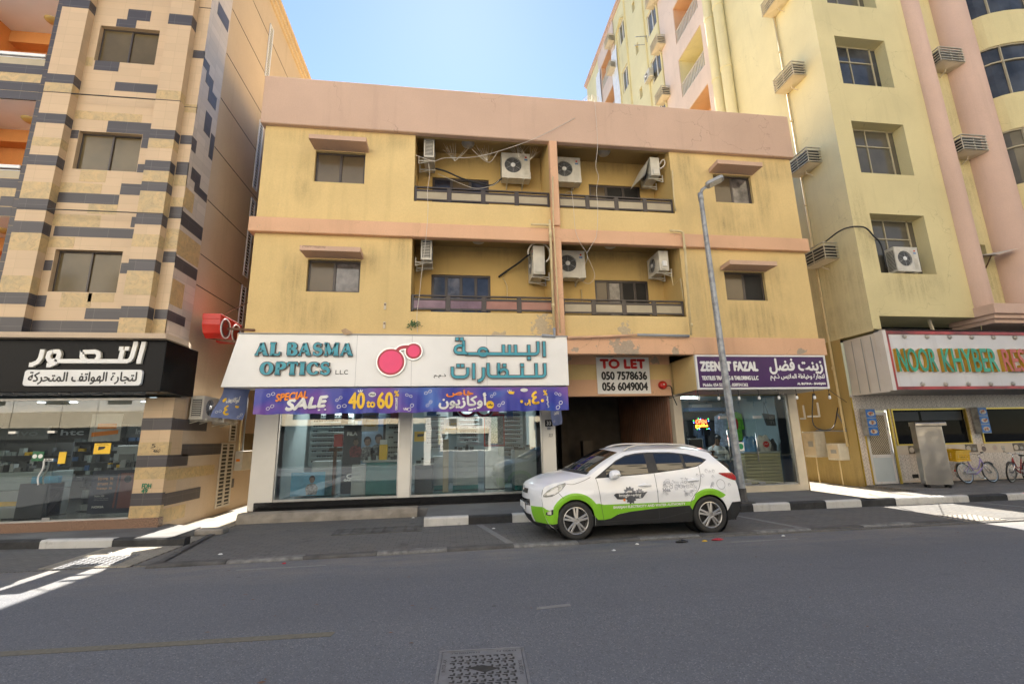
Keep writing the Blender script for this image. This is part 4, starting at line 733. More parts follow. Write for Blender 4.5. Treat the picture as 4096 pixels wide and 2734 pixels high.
mb = MB(); text(mb,'٦',1.46,1.64,2.73,3.05,off(f,.020),bold=.014); plate(mb,circ(1.79,2.80,.04,14),f,.018,.022); text(mb,arab('إلى'),1.88,2.02,2.70,2.85,off(f,.020),bold=.008); text(mb,'٤',2.06,2.24,2.73,3.05,off(f,.020),bold=.014); plate(mb,circ(2.33,2.81,.04,14),f,.018,.022); text(mb,'%',2.36,2.46,2.95,3.08,off(f,.020),bold=.006); plate(mb,circ(.98,2.72,.10,22),f,.018,.022); mb.build('numerals', M['gold'], t)
mb = MB(); text(mb,arab('وفر'),.92,1.04,2.69,2.75,off(f,.026),bold=.004); mb.build('badge_lettering', M['ink'], t)
M['pale_print'] = mat('sun bleached banner', (.19,.24,.46), .5, .2, 2)
def flag(P, label, yel, par_m='pale_print'):
    t = thing('side_banner', label, 'banner', P[0]); mb = MB(); a, b, c, d = [Vector(p) for p in P]; rows = []
    def g(u, v, k): q = a.lerp(b,u).lerp(d.lerp(c,u),v); return q+Vector((.02*sin(v*6+u*3),.03*sin(u*5+v*4)-k,0))
    mb.grid([[g(i/8,j/8,0) for i in range(9)] for j in range(9)]); mb.grid([[g(i/8,j/8,-.004) for i in range(8,-1,-1)] for j in range(9)]); mb.build('sheet', M[par_m], t, smooth=True)
    mb = MB(); mb2 = MB(); F = lambda u, v, d: g(u, 1-v, .005-d)
    text(mb, arab('أوكازيون'), .30,.75,.5,.72, F, bold=.012); glassesicon(mb,.2,.2,.1,.3,F); glassesicon(mb,.85,.12,.1,.8,F); mb.build('white_print', M['white'], t)
    if yel: text(mb2,'٤',.36,.5,.12,.42,F,bold=.015); text(mb2,'٦',.68,.8,.12,.42,F,bold=.015); plate(mb2,circ(.2,.58,.07,12),F,.003,.005); mb2.build('numerals', M['gold'], t)
    return t
flag([(-5.40,11.75,3.21),(-4.97,12.2,3.24),(-5.12,12.2,2.45),(-5.60,11.7,2.50)],'faded blue sale banner hanging loose from the left end of the optics sign',True)
flag([(2.62,12.3,2.75),(3.15,12.9,2.8),(3.12,12.9,2.25),(2.75,12.3,2.18)],'small grey sale banner behind the right end of the purple banners',False)
# number plate
npt = thing('house_number_plate', 'black house number plate 33 on the white pillar right of the optics window', 'sign', (2.76,12.98,2.2))
mb = MB(); mb.box(2.65,2.87,12.975,12.995,2.19,2.38); mb.build('plate', M['black'], npt, bevel=.012); mb = MB(); mb.box(2.71,2.81,12.98,12.995,2.10,2.17); mb.build('lower_plate', M['grey'], npt, bevel=.006)
mb = MB(); text(mb,'33',2.70,2.82,2.235,2.335,fY(12.973),bold=.004); mb.build('numerals', M['white'], npt)
mb = MB(); text(mb,'333',2.74,2.86,1.90,1.99,fY(12.985),shear=.3); mb.build('graffiti', M['ink'], npt)
# TO LET banner
tl = thing('to_let_banner', 'white TO LET banner with two phone numbers on the beam above the entrance passage', 'banner', (5.08,12.97,3.1))
mb = MB(); mb.grid([[(4.26+1.64*i/12,12.975-.012*sin(i*1.3+j),3.10+1.09*j/6) for i in range(13)] for j in range(7)]); mb.grid([[(4.26+1.64*(12-i)/12,12.99,3.10+1.09*j/6) for i in range(13)] for j in range(7)]); mb.build('sheet', M['sign_white'], tl, smooth=True)
fT = fY(12.955); mb = MB(); text(mb,'TO LET',4.38,5.76,3.86,4.12,fT,bold=.021); mb.build('red_lettering', M['redink'], tl)
mb = MB(); text(mb,'050 7578636',4.40,5.79,3.52,3.75,fT,bold=.013); text(mb,'056 6049004',4.40,5.79,3.20,3.43,fT,bold=.013); mb.build('numerals', M['ink'], tl)
bell = thing('fire_bell', 'round red fire alarm bell on the beam right of the TO LET banner', 'alarm bell', (6.27,12.95,3.35))
mb = MB(); mb.lathe([(0,-.09),(.06,-.085),(.11,-.06),(.125,-.01),(.125,.05)],(6.27,12.95,3.35),(0,1,0),24); mb.build('gong', M['red'], bell, smooth=True); mb = MB(); mb.lathe([(0,-.1),(.025,-.098),(.025,-.085)],(6.27,12.95,3.36),(0,1,0),12); mb.build('cap', M['steel'], bell)
pipe('cable',smoothpts([(6.39,12.97,3.33),(6.50,12.97,3.33),(6.55,12.97,3.25),(6.56,12.97,3.05),(6.62,12.95,2.85),(6.66,12.95,2.75)]),.014,'cable_k','black cable running from the red fire bell to the tailor shop','cable')
# tailor sign
zs = thing('shop_sign', 'purple tailor shop sign with white English and Arabic lettering, hung under the peach band', 'sign', (8.64,11.66,3.08))
M['purple'] = mat('deep purple sign face', (.062,.018,.105), .35, .08, 2)
mb = MB(); mb.box(6.65,10.62,11.69,11.85,3.07,4.03); mb.build('back', M['white_clad'], zs); mb = MB(); mb.box(6.70,10.57,11.672,11.70,3.12,3.985); mb.build('face', M['purple'], zs)
mb = MB(); mb.box(6.65,10.62,11.655,11.69,3.075,3.12); mb.box(6.65,10.62,11.655,11.69,3.985,4.03); mb.box(6.65,6.70,11.656,11.69,3.12,3.985); mb.box(10.57,10.62,11.656,11.69,3.12,3.985); mb.build('border', M['white'], zs)
mb = MB(); mb.prism([(6.66,11.86),(10.6,11.86),(10.6,13.05),(6.66,13.05)],'z',3.06,3.09); mb.bar((9.0,11.75,3.05),(10.2,12.95,3.03),.06,.04); mb.bar((7.2,11.8,3.05),(8.0,12.9,3.05),.05,.03); mb.build('soffit', mat('grey soffit boards',(.34,.33,.32),.8,.15,2), zs)
fZ = fY(11.668); mb = MB()
text(mb,'ZEENAT FAZAL',6.79,8.49,3.59,3.835,fZ,bold=.020); 
for x0, x1 in ((6.80,8.47),): pass
text(mb,'TEXTILES TRADING & TAILORING L.L.C',6.80,8.47,3.335,3.44,fZ,bold=.008); text(mb,'Mobile: 054 5254421, 0589341362',6.81,8.13,3.145,3.24,fZ,bold=.005); text(mb,arab('زينت فضل'),8.86,10.50,3.50,3.93,fZ,bold=.017); text(mb,arab('لتجارة وخياطة الملابس ذ.م.م'),8.84,10.52,3.31,3.50,fZ,bold=.007); text(mb,'AL BUTINA - SHARJAH',9.64,10.51,3.175,3.25,fZ,bold=.006); mb.build('lettering', M['white'], zs)
# festoon lamps under it
fl = thing('festoon_lights', 'string of small white bulb holders hanging under the purple tailor sign', 'string lights', (8.6,11.75,3.0))
mb = MB(); mb2 = MB(); xs = [6.66,7.25,7.85,8.45,9.05,9.60,10.15,10.62]
mb.tube([(6.4,12.9,2.95)]+[(x,11.72,3.075) for x in xs]+[(11.2,12.2,3.0),(13.2,13.9,2.85)],.009,5)
for i, x in enumerate(xs): mb.tube([(x,11.72,3.08),(x+.01,11.73,2.92)],.008,5); mb.tube([(x+.01,11.73,2.94),(x+.01,11.73,2.88)],.022,8); mb2 = MB().lathe([(.02,0),(.035,-.03),(.036,-.075),(.02,-.10),(0,-.105)],(x+.01,11.73,2.885),(0,0,1),12); mb2.build('bulb', M['white'], fl, smooth=True)
mb.build('wire', M['cable_k'], fl)
# ------------------------------------------------------------------ things inside the optics shop
M['board_w'] = mat('white cabinet board', (.44,.47,.47), .4, .04)
M['teal_board'] = mat('teal counter front', (.03,.20,.20), .35, .1)
M['shelf'] = mat('pale glass shelf', (.45,.52,.52), .2, .05)
def rack(x0, x1, y, z0, z1, rows, label, side=0):
    t = thing('eyewear_rack', label, 'display rack', ((x0+x1)/2,y,z0))
    mb = MB(); mb.box(x0,x1,y,y+.05,z0,z1); mb.build('back_board', M['board_w'], t)
    mb = MB(); mg = MB()
    for r in range(rows):
        z = z0+.12+(z1-z0-.2)*r/rows; mb.box(x0+.02,x1-.02,y-.16,y,z-.012,z)
        n = int((x1-x0)/.17)
        for i in range(n):
            if rnd.random() < .12: continue
            x = x0+.10+(x1-x0-.2)*(i+.5)/n
            for k in (-1,1): plate(mg,circ(x+k*.036,z+.035,.032,10,ry=.024),fY(y-.13),0,.006)
            mg.box(x-.07,x+.07,y-.13,y-.02,z+.05,z+.056)
    mb.build('shelves', M['shelf'], t); o = mg.build('spectacles', M['ink'], t); o['kind'] = 'stuff'; return t
rack(-4.45,-3.15,15.6,1.15,2.9,10,'wide wall rack of sunglasses behind the left window of the optics shop')
rack(-1.95,-1.30,14.4,1.25,2.9,10,'narrow wall rack of spectacles behind the middle pillar of the optics shop')
rack(1.25,2.45,15.9,1.2,3.0,11,'wall rack of spectacles at the right side of the optics shop')
rack(-3.1,-2.6,15.7,1.1,2.9,9,'rack of spectacles beside the dark brand panel in the optics shop')
def cab(name, label, cat, boxes, mats, base, bev=.01):
    t = thing(name, label, cat, base)
    for nm, b, m in boxes: mb = MB(); mb.box(*b); mb.build(nm, M[m], t, bevel=bev)
    return t
c = cab('drawer_cabinet','white drawer cabinet with a teal foot in the right half of the optics shop','cabinet',[('body',(.06,.82,14.3,14.8,.55,1.55),'board_w'),('foot',(.06,.82,14.32,14.8,.42,.55),'teal_board')],None,(.44,14.3,.42))
for z in (.62,.93,1.24): 
    mb = MB(); mb.box(.08,.80,14.285,14.30,z,z+.28); d = mb.build('drawer', M['board_w'], c, bevel=.008); mb = MB(); mb.box(.36,.52,14.265,14.285,z+.15,z+.165); mb.build('handle', M['steel'], d)
cab('low_cabinet','white low cabinet left of the drawer cabinet in the optics shop','cabinet',[('body',(-.55,-.12,14.5,15,.55,1.4),'board_w'),('foot',(-.55,-.12,14.52,15,.42,.55),'teal_board')],None,(-.3,14.5,.42))
cab('shop_counter','teal and white shop counter behind the left window beside the middle pillar','counter',[('body',(-2.35,-1.3,13.7,14.3,.42,1.30),'teal_board'),('top',(-2.45,-1.28,13.65,14.35,1.30,1.36),'board_w'),('end_panel',(-2.75,-2.36,13.75,14.2,.42,1.25),'board_w')],None,(-1.9,13.7,.42))
cab('display_plinth','white display plinth low at the right side of the optics window','plinth',[('body',(1.85,2.5,13.7,14.4,.55,1.55),'board_w'),('foot',(1.85,2.5,13.71,14.4,.42,.55),'teal_board')],None,(2.2,13.7,.42))
cab('display_block','white block standing behind the poster in the left optics window','plinth',[('body',(-3.95,-3.25,14.2,14.7,.42,1.35),'board_w')],None,(-3.6,14.2,.42))
M['slate'] = mat('slate grey panel', (.08,.085,.09), .35, .1); M['pattern'] = mat('speckled poster', (.3,.3,.3), .5, .9, 26)
cab('display_stand','tall grey display stand with a red framed patterned panel in the right optics window','display stand',[('body',(1.02,1.62,14.3,14.7,.42,1.65),'steel'),('frame',(1.0,1.64,14.28,14.34,1.66,2.62),'red'),('panel',(1.04,1.60,14.262,14.28,1.70,2.58),'pattern')],None,(1.3,14.3,.42))
cab('grey_stand','dark grey box stand at the left edge of the right optics window','display stand',[('body',(-1.0,-.5,13.6,14.1,.42,1.2),'slate'),('top',(-1.02,-.48,13.58,14.12,1.2,1.24),'steel')],None,(-.75,13.6,.42))
cab('slim_post','slim brown post standing inside the right optics window','post',[('post',(-.22,-.06,13.5,13.62,.45,1.9),'frost')],None,(-.14,13.5,.45))
# posters: flat prints
def poster(label, x0, x1, y, z0, z1, col, extra=None, cat='poster', name='poster'):
    t = thing(name, label, cat, ((x0+x1)/2,y,z0)); mb = MB(); mb.box(x0,x1,y,y+.012,z0,z1); mb.build('sheet', M[col] if isinstance(col,str) else mat(name+' print',col,.4,.12,3), t)
    if extra: extra(t, fY(y-.002))
    return t
def person_print(t, f, cx, z0, s, shirt, skin=(.26,.17,.12), hair=(.03,.02,.018), pants=None):
    if pants: mb = MB(); plate(mb,[(cx-.2*s,z0-.75*s),(cx+.2*s,z0-.75*s),(cx+.22*s,z0+.05*s),(cx-.22*s,z0+.05*s)],f,.0,.001); mb.build('printed_trousers', mat('print trousers',pants,.5,.1), t)
    mb = MB(); plate(mb,[(cx-.26*s,z0),(cx+.26*s,z0),(cx+.32*s,z0+.35*s),(cx+.22*s,z0+.52*s),(cx+.07*s,z0+.58*s),(cx-.07*s,z0+.58*s),(cx-.22*s,z0+.52*s),(cx-.32*s,z0+.35*s)],f,.0,.002); mb.build('printed_shirt', mat('print shirt',tuple(c*.5 for c in shirt),.5,.7,18), t)
    mb = MB(); plate(mb,circ(cx,z0+.76*s,.13*s,16,ry=.17*s),f,.0,.003); mb.build('printed_face', mat('print face',skin,.5,.2,14), t)
    mb = MB(); plate(mb,circ(cx,z0+.80*s,.155*s,14,-.1,pi+.1,ry=.19*s)+[(cx-.11*s,z0+.74*s),(cx-.09*s,z0+.86*s),(cx+.09*s,z0+.88*s),(cx+.12*s,z0+.74*s)],f,.003,.004); stroke(mb,[(cx-.09*s,z0+.77*s),(cx-.03*s,z0+.765*s)],.014*s,f,.003,.005); stroke(mb,[(cx+.03*s,z0+.765*s),(cx+.09*s,z0+.77*s)],.014*s,f,.003,.005); mb.build('printed_hair', mat('print hair',hair,.5,.1), t)
M['skyprint'] = mat('sky blue print', (.12,.42,.66), .4, .15, 2)
poster('poster of a man in sunglasses holding a guitar neck, low in the left optics window',-4.22,-3.35,13.35,.50,1.10,'skyprint',lambda t,f: person_print(t,f,-3.68,.52,.50,(.55,.55,.56)))
def fila(t, f):
    mb = MB(); text(mb,'FILA',-2.95,-2.68,2.06,2.15,f,bold=.012); for_ = circ(-2.8,.93,.10,20,ry=.055); stroke(mb,for_+[for_[0]],.035,f,0,.002); text(mb,'OAKLEY',-2.98,-2.62,.80,.85,f,bold=.007); mb.build('lettering', M['white'], t); person_print(t,f,-2.70,1.45,.55,(.45,.08,.09),pants=(.05,.05,.06))
poster('dark eyewear panel showing a boy in a checked shirt in the left optics window',-3.05,-2.55,13.9,.45,2.35,(.035,.038,.05),fila,'advertising panel','advertising_panel')
def duo(t, f): person_print(t,f,-2.62,1.30,.75,(.5,.48,.44)); person_print(t,f,-2.28,1.34,.78,(.42,.45,.44)); mb = MB(); plate(mb,[(-2.85,2.35),(-2.05,2.35),(-2.05,2.62),(-2.85,2.62)],f,0,.002); mb.build('blue_header', M['bluelab'], t)
poster('large poster of two smiling people at the back of the optics shop',-2.95,-1.95,15.3,1.1,2.85,(.22,.30,.38),duo)
poster('dark poster of a bearded face in spectacles beside the teal counter',-2.05,-1.62,14.6,1.15,2.55,(.05,.045,.045),lambda t,f: person_print(t,f,-1.84,1.25,1.15,(.04,.04,.045)))
poster('white notice with gold lettering taped high in the left optics window',-2.42,-1.98,13.12,2.15,2.75,(.72,.70,.64),lambda t,f: [ (lambda mb:(text(mb,'INSURANCE',-2.36,-2.05,2.53,2.58,f,bold=.003),text(mb,'CLAIM',-2.3,-2.1,2.41,2.46,f,bold=.003),text(mb,'AVAILABLE',-2.36,-2.05,2.28,2.33,f,bold=.003),mb.build('lettering',M['gold'],t)))(MB()) ],'notice','notice')
poster('white notice with gold lettering taped in the right optics window',-.20,.22,13.12,2.1,2.45,(.66,.66,.62),lambda t,f: [ (lambda mb:(text(mb,'CLAIM',-.12,.14,2.28,2.34,f,bold=.003),text(mb,'AVAILABLE',-.15,.18,2.15,2.2,f,bold=.003),mb.build('lettering',M['gold'],t)))(MB()) ],'notice','notice')
poster('orange framed picture at the top right of the left optics window',-1.80,-1.50,14.2,2.4,2.8,(.35,.12,.05))
poster('yellow camera warning sticker at the left edge of the right optics window',-1.0,-.68,13.11,1.85,2.12,'gold',lambda t,f: [ (lambda mb:(plate(mb,[(-.92,1.97),(-.76,1.99),(-.74,2.05),(-.92,2.05)],f,0,.002),mb.build('camera_icon',M['ink'],t)))(MB()) ],'sticker','sticker')
cab('display_box','red box on the display pole in the left optics window','display box',[('box',(-3.30,-3.07,13.85,14.0,1.75,2.1),'red'),('lid',(-3.30,-3.07,13.84,14.0,2.1,2.14),'white')],None,(-3.2,13.85,.45))
cab('yellow_stand','yellow and white curved display stand on the teal counter','display stand',[('back',(-2.02,-1.80,13.75,13.85,1.36,1.78),'gold'),('card',(-2.01,-1.81,13.73,13.75,1.78,1.92),'white')],None,(-1.9,13.8,1.36))
cab('dark_post','dark wooden display pole in the left optics window','pole',[('pole',(-3.33,-3.25,14.0,14.1,.42,1.75),'rust'),('arm',(-3.45,-3.1,14.0,14.1,1.62,1.72),'rust')],None,(-3.3,14.0,.42))
nz = thing('spectacles_neon', 'red outlined spectacles sign hanging inside the right optics window', 'sign', (.72,13.3,2.55))
mb = MB()
for cx in (.45,.95): mb.tube([(cx+.24*cos(R(a)),13.3,2.78+.24*sin(R(a))) for a in range(0,361,15)],.034,6)
mb.build('red_ring', M['red'], nz); mb = MB()
for cx in (.45,.95): mb.tube([(cx+.29*cos(R(a)),13.31,2.78+.29*sin(R(a))) for a in range(0,361,15)],.02,6)
mb.build('white_ring', M['white'], nz)
for i, (x0, x1, z0, z1, c) in enumerate(((-4.2,-3.9,2.55,3.1,'slate'),(-3.75,-3.5,2.5,3.1,'slate'),(-3.3,-3.1,2.4,3.1,'rust'),(-2.9,-2.7,2.5,3.1,'slate'),(1.3,1.5,2.55,3.2,'board_w'),(1.75,1.95,2.5,3.2,'bluelab'),(.05,.3,2.6,3.1,'ink'),(-.75,-.45,2.62,3.1,'bluelab'))):
    poster('hanging card in the optics shop, %s' % ('dark, leftmost in the left window','dark, second from the left end of the left window','brown, third from the left end of the left window','dark, above the advertising panel','white, above the right rack','blue, right of the white card','black, above the drawer cabinet','blue, above the camera sticker')[i],x0,x1,14.6,z0,z1,c,None,'card','hanging_card')
def goods(x0, x1, y, z, n, label, mats=('board_w','slate','ink','opt_wall','slate'), hmax=.14):
    t = thing('boxed_goods', label, 'boxes', ((x0+x1)/2,y,z)); q = MB(); x = x0
    while x < x1-.05:
        w = rnd.uniform(.05,.14); k = rnd.uniform(.05,hmax); q.box(x,x+w,y+rnd.uniform(0,.05),y+.14,z,z+k,rnd.randrange(len(mats)))
        if rnd.random() < .5: q.box(x+.01,x+w-.01,y+.02,y+.13,z+k+.001,z+k+rnd.uniform(.03,.08),rnd.randrange(len(mats)))
        x += w+rnd.uniform(.005,.04)
    q.build('boxes', [M[m] for m in mats], t)['kind'] = 'stuff'; return t
goods(-2.4,-1.5,13.75,1.361,8,'row of small cases on the teal optics counter'); goods(.1,.78,14.4,1.551,6,'cases lying on the white drawer cabinet'); goods(1.88,2.45,13.9,1.551,5,'cases lying on the low white display plinth'); goods(-.98,-.52,13.7,1.241,4,'cases lying on the dark grey box stand')
rack(-.9,-.1,15.9,1.5,2.9,8,'wall rack of spectacles behind the left part of the right optics window'); rack(.2,.95,15.9,1.7,2.9,7,'wall rack of spectacles above the drawer cabinet')
mb = MB(); mb.box(-4.3,-3.3,14.0,14.5,.42,.75); mb.box(-4.25,-3.35,14.05,14.45,.75,.80,1); tag(mb.build('display_bench', [M['teal_board'],M['board_w']]), 'low teal display bench behind the guitar poster in the left optics window', 'bench')
# ------------------------------------------------------------------ things inside the tailor shop
cab('tailor_counter','pale yellow slatted shop counter behind the right glass of the tailor shop','counter',[('top',(8.95,10.2,13.45,14.1,1.28,1.33),'board_w')],None,(9.6,13.5,.376))
o = bpy.data.objects['tailor_counter']; M['slatyel'] = mat('pale yellow slat panel', (.52,.47,.26), .5, .06)
mb = MB()
for i in range(9): mb.box(8.97,10.18,13.48,14.05,.38+.1*i,.47+.1*i)
mb.build('front', M['slatyel'], o, bevel=.006)
def bag(x, y, z, w, h, col, label, txt=None, tm='white'):
    t = thing('plastic_bag', label, 'bag', (x,y,z)); mb = MB(); rows = []
    for j in range(8):
        v = j/7; ww = w*(.5+.12*sin(v*3)-.14*v*v); dd = .13*(1-v*.75); rows.append([(x+ww*cos(a)*(1+.08*sin(a*5+j)),y+dd*sin(a),z+h*v+(.03*sin(a*4) if j > 5 else 0)) for a in [2*pi*i/18 for i in range(19)]])
    mb.grid(rows); mb.build('bag', mat('bag plastic',col,.35,.3,6), t, smooth=True)
    if txt: mb = MB(); plate(mb,circ(x,z+h*.45,w*.24,20,ry=h*.2),fY(y-.135),0,.003,0); mb.build('printed_oval', M['redink'], t); mb = MB(); text(mb,txt,x-w*.16,x+w*.16,z+h*.4,z+h*.52,fY(y-.140)); mb.build('lettering', M['white'], t)
    return t
bag(9.35,13.7,1.33,.42,.45,(.10,.30,.60),'blue patterned carrier bag on the tailor counter')
bag(9.78,13.65,1.33,.42,.48,(.62,.62,.60),'white carrier bag with a red oval print on the tailor counter','JAY')
bag(10.08,13.7,1.33,.30,.36,(.03,.03,.035),'black bag at the right end of the tailor counter')
def shirt(x, y, z, w, h, col, label, front=None):
    t = thing('hanging_garment', label, 'garment', (x,y,z-h)); mb = MB(); pts = [(-.12,0),(-.5,-.10),(-.58,-.62),(-.44,-.64),(-.38,-.3),(-.36,-1),(.36,-1),(.38,-.3),(.44,-.64),(.58,-.62),(.5,-.10),(.12,0),(0,-.05)]; P = [(x+a*w,z+b*h) for a,b in pts]
    mb.prism(P,'y',y-.05,y+.05); mb.build('cloth', mat('garment cloth',col,.8,.25,12), t, bevel=.02)
    mb = MB(); mb.bar((x-.3*w,y,z-.03),(x,y,z+.04),.012); mb.bar((x+.3*w,y,z-.03),(x,y,z+.04),.012); mb.tube([(x,y,z+.04),(x,y,z+.12)],.006); mb.build('hanger', M['ink'], t)
    if front: mb = MB(); plate(mb,circ(x,z-.42*h,.13*w,12,ry=.2*h),fY(y-.052),0,.003); mb.build('printed_figure', M['redink'], t)
    return t
shirt(9.62,15.4,2.62,.62,1.15,(.30,.36,.48),'pale blue long shirt hanging on the back wall of the tailor shop')
shirt(10.0,15.3,2.66,.48,1.0,(.16,.55,.03),'bright green T-shirt with a printed figure hanging in the tailor shop',True)
for i, x in enumerate((7.75,8.05,8.85,9.1)): shirt(x,15.6,2.5,.5,1.05,((.02,.02,.022),(.03,.03,.03),(.05,.08,.14),(.03,.03,.035))[i],('dark robe hanging left in the tailor shop beside the lit OPEN sign','black robe hanging right of the first dark robe in the tailor shop','navy garment hanging behind the lamp post in the tailor shop','dark garment hanging left of the pale blue shirt in the tailor shop')[i])
cab('clothes_shelf','blue framed clothes shelf on the back wall of the tailor shop','shelf',[('top_rail',(8.5,10.25,15.7,16.1,2.72,2.85),'bluelab'),('side',(10.15,10.25,15.7,16.1,1.4,2.72),'bluelab'),('shelf_board',(8.5,10.15,15.6,16.1,1.45,1.52),'bluelab'),('back',(8.5,10.15,16.1,16.15,1.5,2.72),'ink')],None,(9.4,15.8,1.4))
cab('dark_cabinet','dark blue cabinet at the left side of the tailor shop','cabinet',[('carcass',(6.95,7.95,15.2,15.7,.38,2.55),'bluelab'),('front',(7.05,7.9,15.17,15.2,.5,2.3),'ink')],None,(7.5,15.3,.376))
osn = thing('open_sign', 'lit red and orange OPEN sign with coloured dots in the tailor window', 'sign', (7.68,13.5,2.05))
mb = MB(); mb.box(7.44,7.92,13.5,13.53,2.05,2.36); mb.build('board', M['ink'], osn)
def em(n, c, s): M[n] = mat(n, c, .5, 0, emit=s); return M[n]
mb = MB(); text(mb,'OPEN',7.50,7.85,2.215,2.325,fY(13.49),bold=.008); mb.build('lit_lettering', em('red led',(1,.06,.02),4), osn)
mb = MB(); text(mb,arab('مفتوح'),7.48,7.88,2.08,2.20,fY(13.49),bold=.006); mb.build('lit_arabic', em('orange led',(1,.28,.02),4), osn)
mb = MB()
for i, (x,z) in enumerate(((7.43,2.30),(7.43,2.24),(7.6,2.36),(7.66,2.355),(7.92,2.35),(7.92,2.29),(7.53,2.05),(7.60,2.05),(7.85,2.05),(7.91,2.055))): plate(mb,circ(x,z,.013,8),fY(13.49),0,.004,i%2)
mb.build('led_dots', [em('green led',(.05,.9,.1),4),em('blue led',(.1,.2,1),5)], osn)
M['skin'] = mat('brown skin', (.20,.115,.07), .5, .1)
# tailor sitting bent over the machine
tp = thing('person', 'person in a pale shirt sitting bent over a sewing table inside the tailor shop', 'person', (8.55,14.3,.376))
def skin_body(name, verts, edges, radii, m, par, sub=2):
    me = bpy.data.meshes.new(name); o = Vector(ORG[par.name]); me.from_pydata([Vector(v)-o for v in verts], edges, []); me.materials.append(m); ob = bpy.data.objects.new(name, me); COL.objects.link(ob); ob.parent = par
    s = ob.modifiers.new('skin','SKIN'); s.use_smooth_shade = True
    for v, r in zip(me.skin_vertices[0].data, radii): v.radius = (r,r) if not isinstance(r,tuple) else r
    me.skin_vertices[0].data[0].use_root = True
    q = ob.modifiers.new('sub','SUBSURF'); q.levels = q.render_levels = sub; return ob
bx, by, bz = 8.55, 14.35, .376
V_ = [(bx,by,bz+.62),(bx,by,bz+.85),(bx-.0,by-.08,bz+1.08),(bx,by-.13,bz+1.18),(bx,by-.20,bz+1.28),(bx,by-.24,bz+1.40),(bx-.2,by-.1,bz+1.05),(bx-.27,by-.2,bz+.82),(bx-.18,by-.42,bz+.78),(bx+.2,by-.1,bz+1.05),(bx+.27,by-.2,bz+.82),(bx+.18,by-.42,bz+.78),(bx-.12,by-.35,bz+.52),(bx-.12,by-.4,bz+.08),(bx+.12,by-.35,bz+.52),(bx+.12,by-.4,bz+.08)]
skin_body('body', V_, [(0,1),(1,2),(2,3),(3,4),(4,5),(2,6),(6,7),(7,8),(2,9),(9,10),(10,11),(0,12),(12,13),(0,14),(14,15)], [.15,.15,.14,.06,.085,.09,.06,.045,.035,.06,.045,.035,.08,.05,.08,.05], M['skin'], tp)
mb = MB(); mb.lathe([(.165,.58),(.175,.75),(.18,.95),(.16,1.08),(.08,1.16)],(bx,by-.03,bz),(0,-.1,1),20)
for s in (-1,1): mb.tube([(bx+s*.13,by-.07,bz+1.07),(bx+s*.21,by-.1,bz+1.05),(bx+s*.28,by-.2,bz+.83)],[.075,.08,.07],10)
mb.build('shirt', mat('pale shirt',(.42,.45,.46),.8,.1), tp, smooth=True)
mb = MB(); mb.lathe([(0,.11),(.06,.095),(.095,.04),(.098,0)],(bx,by-.225,bz+1.38),(0,-.25,1),16); mb.build('hair', M['ink'], tp, smooth=True)
mb = MB()
for s in (-1,1): mb.lathe([(0,-.012),(.012,-.006),(.014,0)],(bx+s*.033,by-.325,bz+1.36),(0,1,0),8)
mb.bar((bx-.03,by-.318,bz+1.29),(bx+.03,by-.318,bz+1.29),.012); mb.lathe([(0,0),(.012,.01),(.018,.04)],(bx,by-.345,bz+1.315),(0,.6,1),8); mb.build('face', M['ink'], tp)
cab('sewing_table','sewing table with a white machine in front of the seated tailor','table',[('top',(8.1,8.95,13.75,14.15,1.08,1.12),'board_w'),('machine_arm',(8.35,8.7,13.85,13.95,1.28,1.38),'white'),('machine_post',(8.62,8.72,13.84,13.96,1.12,1.28),'white'),('leg',(8.13,8.18,13.8,14.1,.38,1.08),'steel'),('leg',(8.87,8.92,13.8,14.1,.38,1.08),'steel')],None,(8.5,13.9,.376))
cab('wall_air_conditioner','white wall mounted air conditioner high at the back of the tailor shop','air conditioner',[('casing',(8.75,9.55,15.9,16.15,2.72,2.98),'white'),('vent',(8.8,9.5,15.88,15.9,2.74,2.79),'ink')],None,(9.1,16,2.7))
cab('laptop','open laptop with a dark screen at the left side of the tailor shop','laptop',[('screen',(7.35,7.8,13.75,13.78,1.45,1.75),'ink'),('bezel',(7.33,7.82,13.765,13.79,1.43,1.77),'steel'),('base',(7.33,7.82,13.5,13.77,1.40,1.43),'steel')],None,(7.6,13.7,1.4))
cab('laptop_table','dark table under the laptop in the tailor shop','table',[('top',(7.1,8.0,13.45,14.1,1.34,1.395),'rust'),('leg',(7.12,7.2,13.5,14.0,.38,1.34),'rust'),('leg',(7.9,7.98,13.5,14.0,.38,1.34),'rust')],None,(7.6,13.8,.376))
poster('small green and white sticker on the glass door of the tailor shop',8.50,8.72,13.055,1.38,1.63,'white',lambda t,f: [(lambda mb:(plate(mb,circ(8.61,1.51,.085,20),f,0,.002),mb.build('green_disc',mat('green print',(.02,.25,.09),.5,0),t)))(MB())],'sticker','sticker')
t = thing('shopping_bag_sign','dark shopping bag with pale lettering hanging at the right side of the tailor window','bag',(10.05,13.5,2.1)); mb = MB(); mb.prism([(9.80,2.5),(10.2,2.45),(10.2,2.1),(9.9,2.12)],'y',13.5,13.56); mb.build('bag', M['slate'], t); mb = MB(); mb.tube([(9.85,13.53,2.48),(9.9,13.53,2.85),(10.0,13.53,2.47)],.008); mb.build('strap', M['ink'], t); mb = MB(); text(mb,'AD',9.98,10.13,2.30,2.40,fY(13.495)); text(mb,'TI',9.98,10.13,2.17,2.25,fY(13.495)); mb.build('lettering', M['grey'], t)
pipe('cable',[(6.75+.12*cos(a),12.97,1.35+.28*sin(a)) for a in [i*2*pi/20 for i in range(42)]],.008,'cable_w','coil of pale cable hung on the left pillar of the tailor shop','cable',n=5)
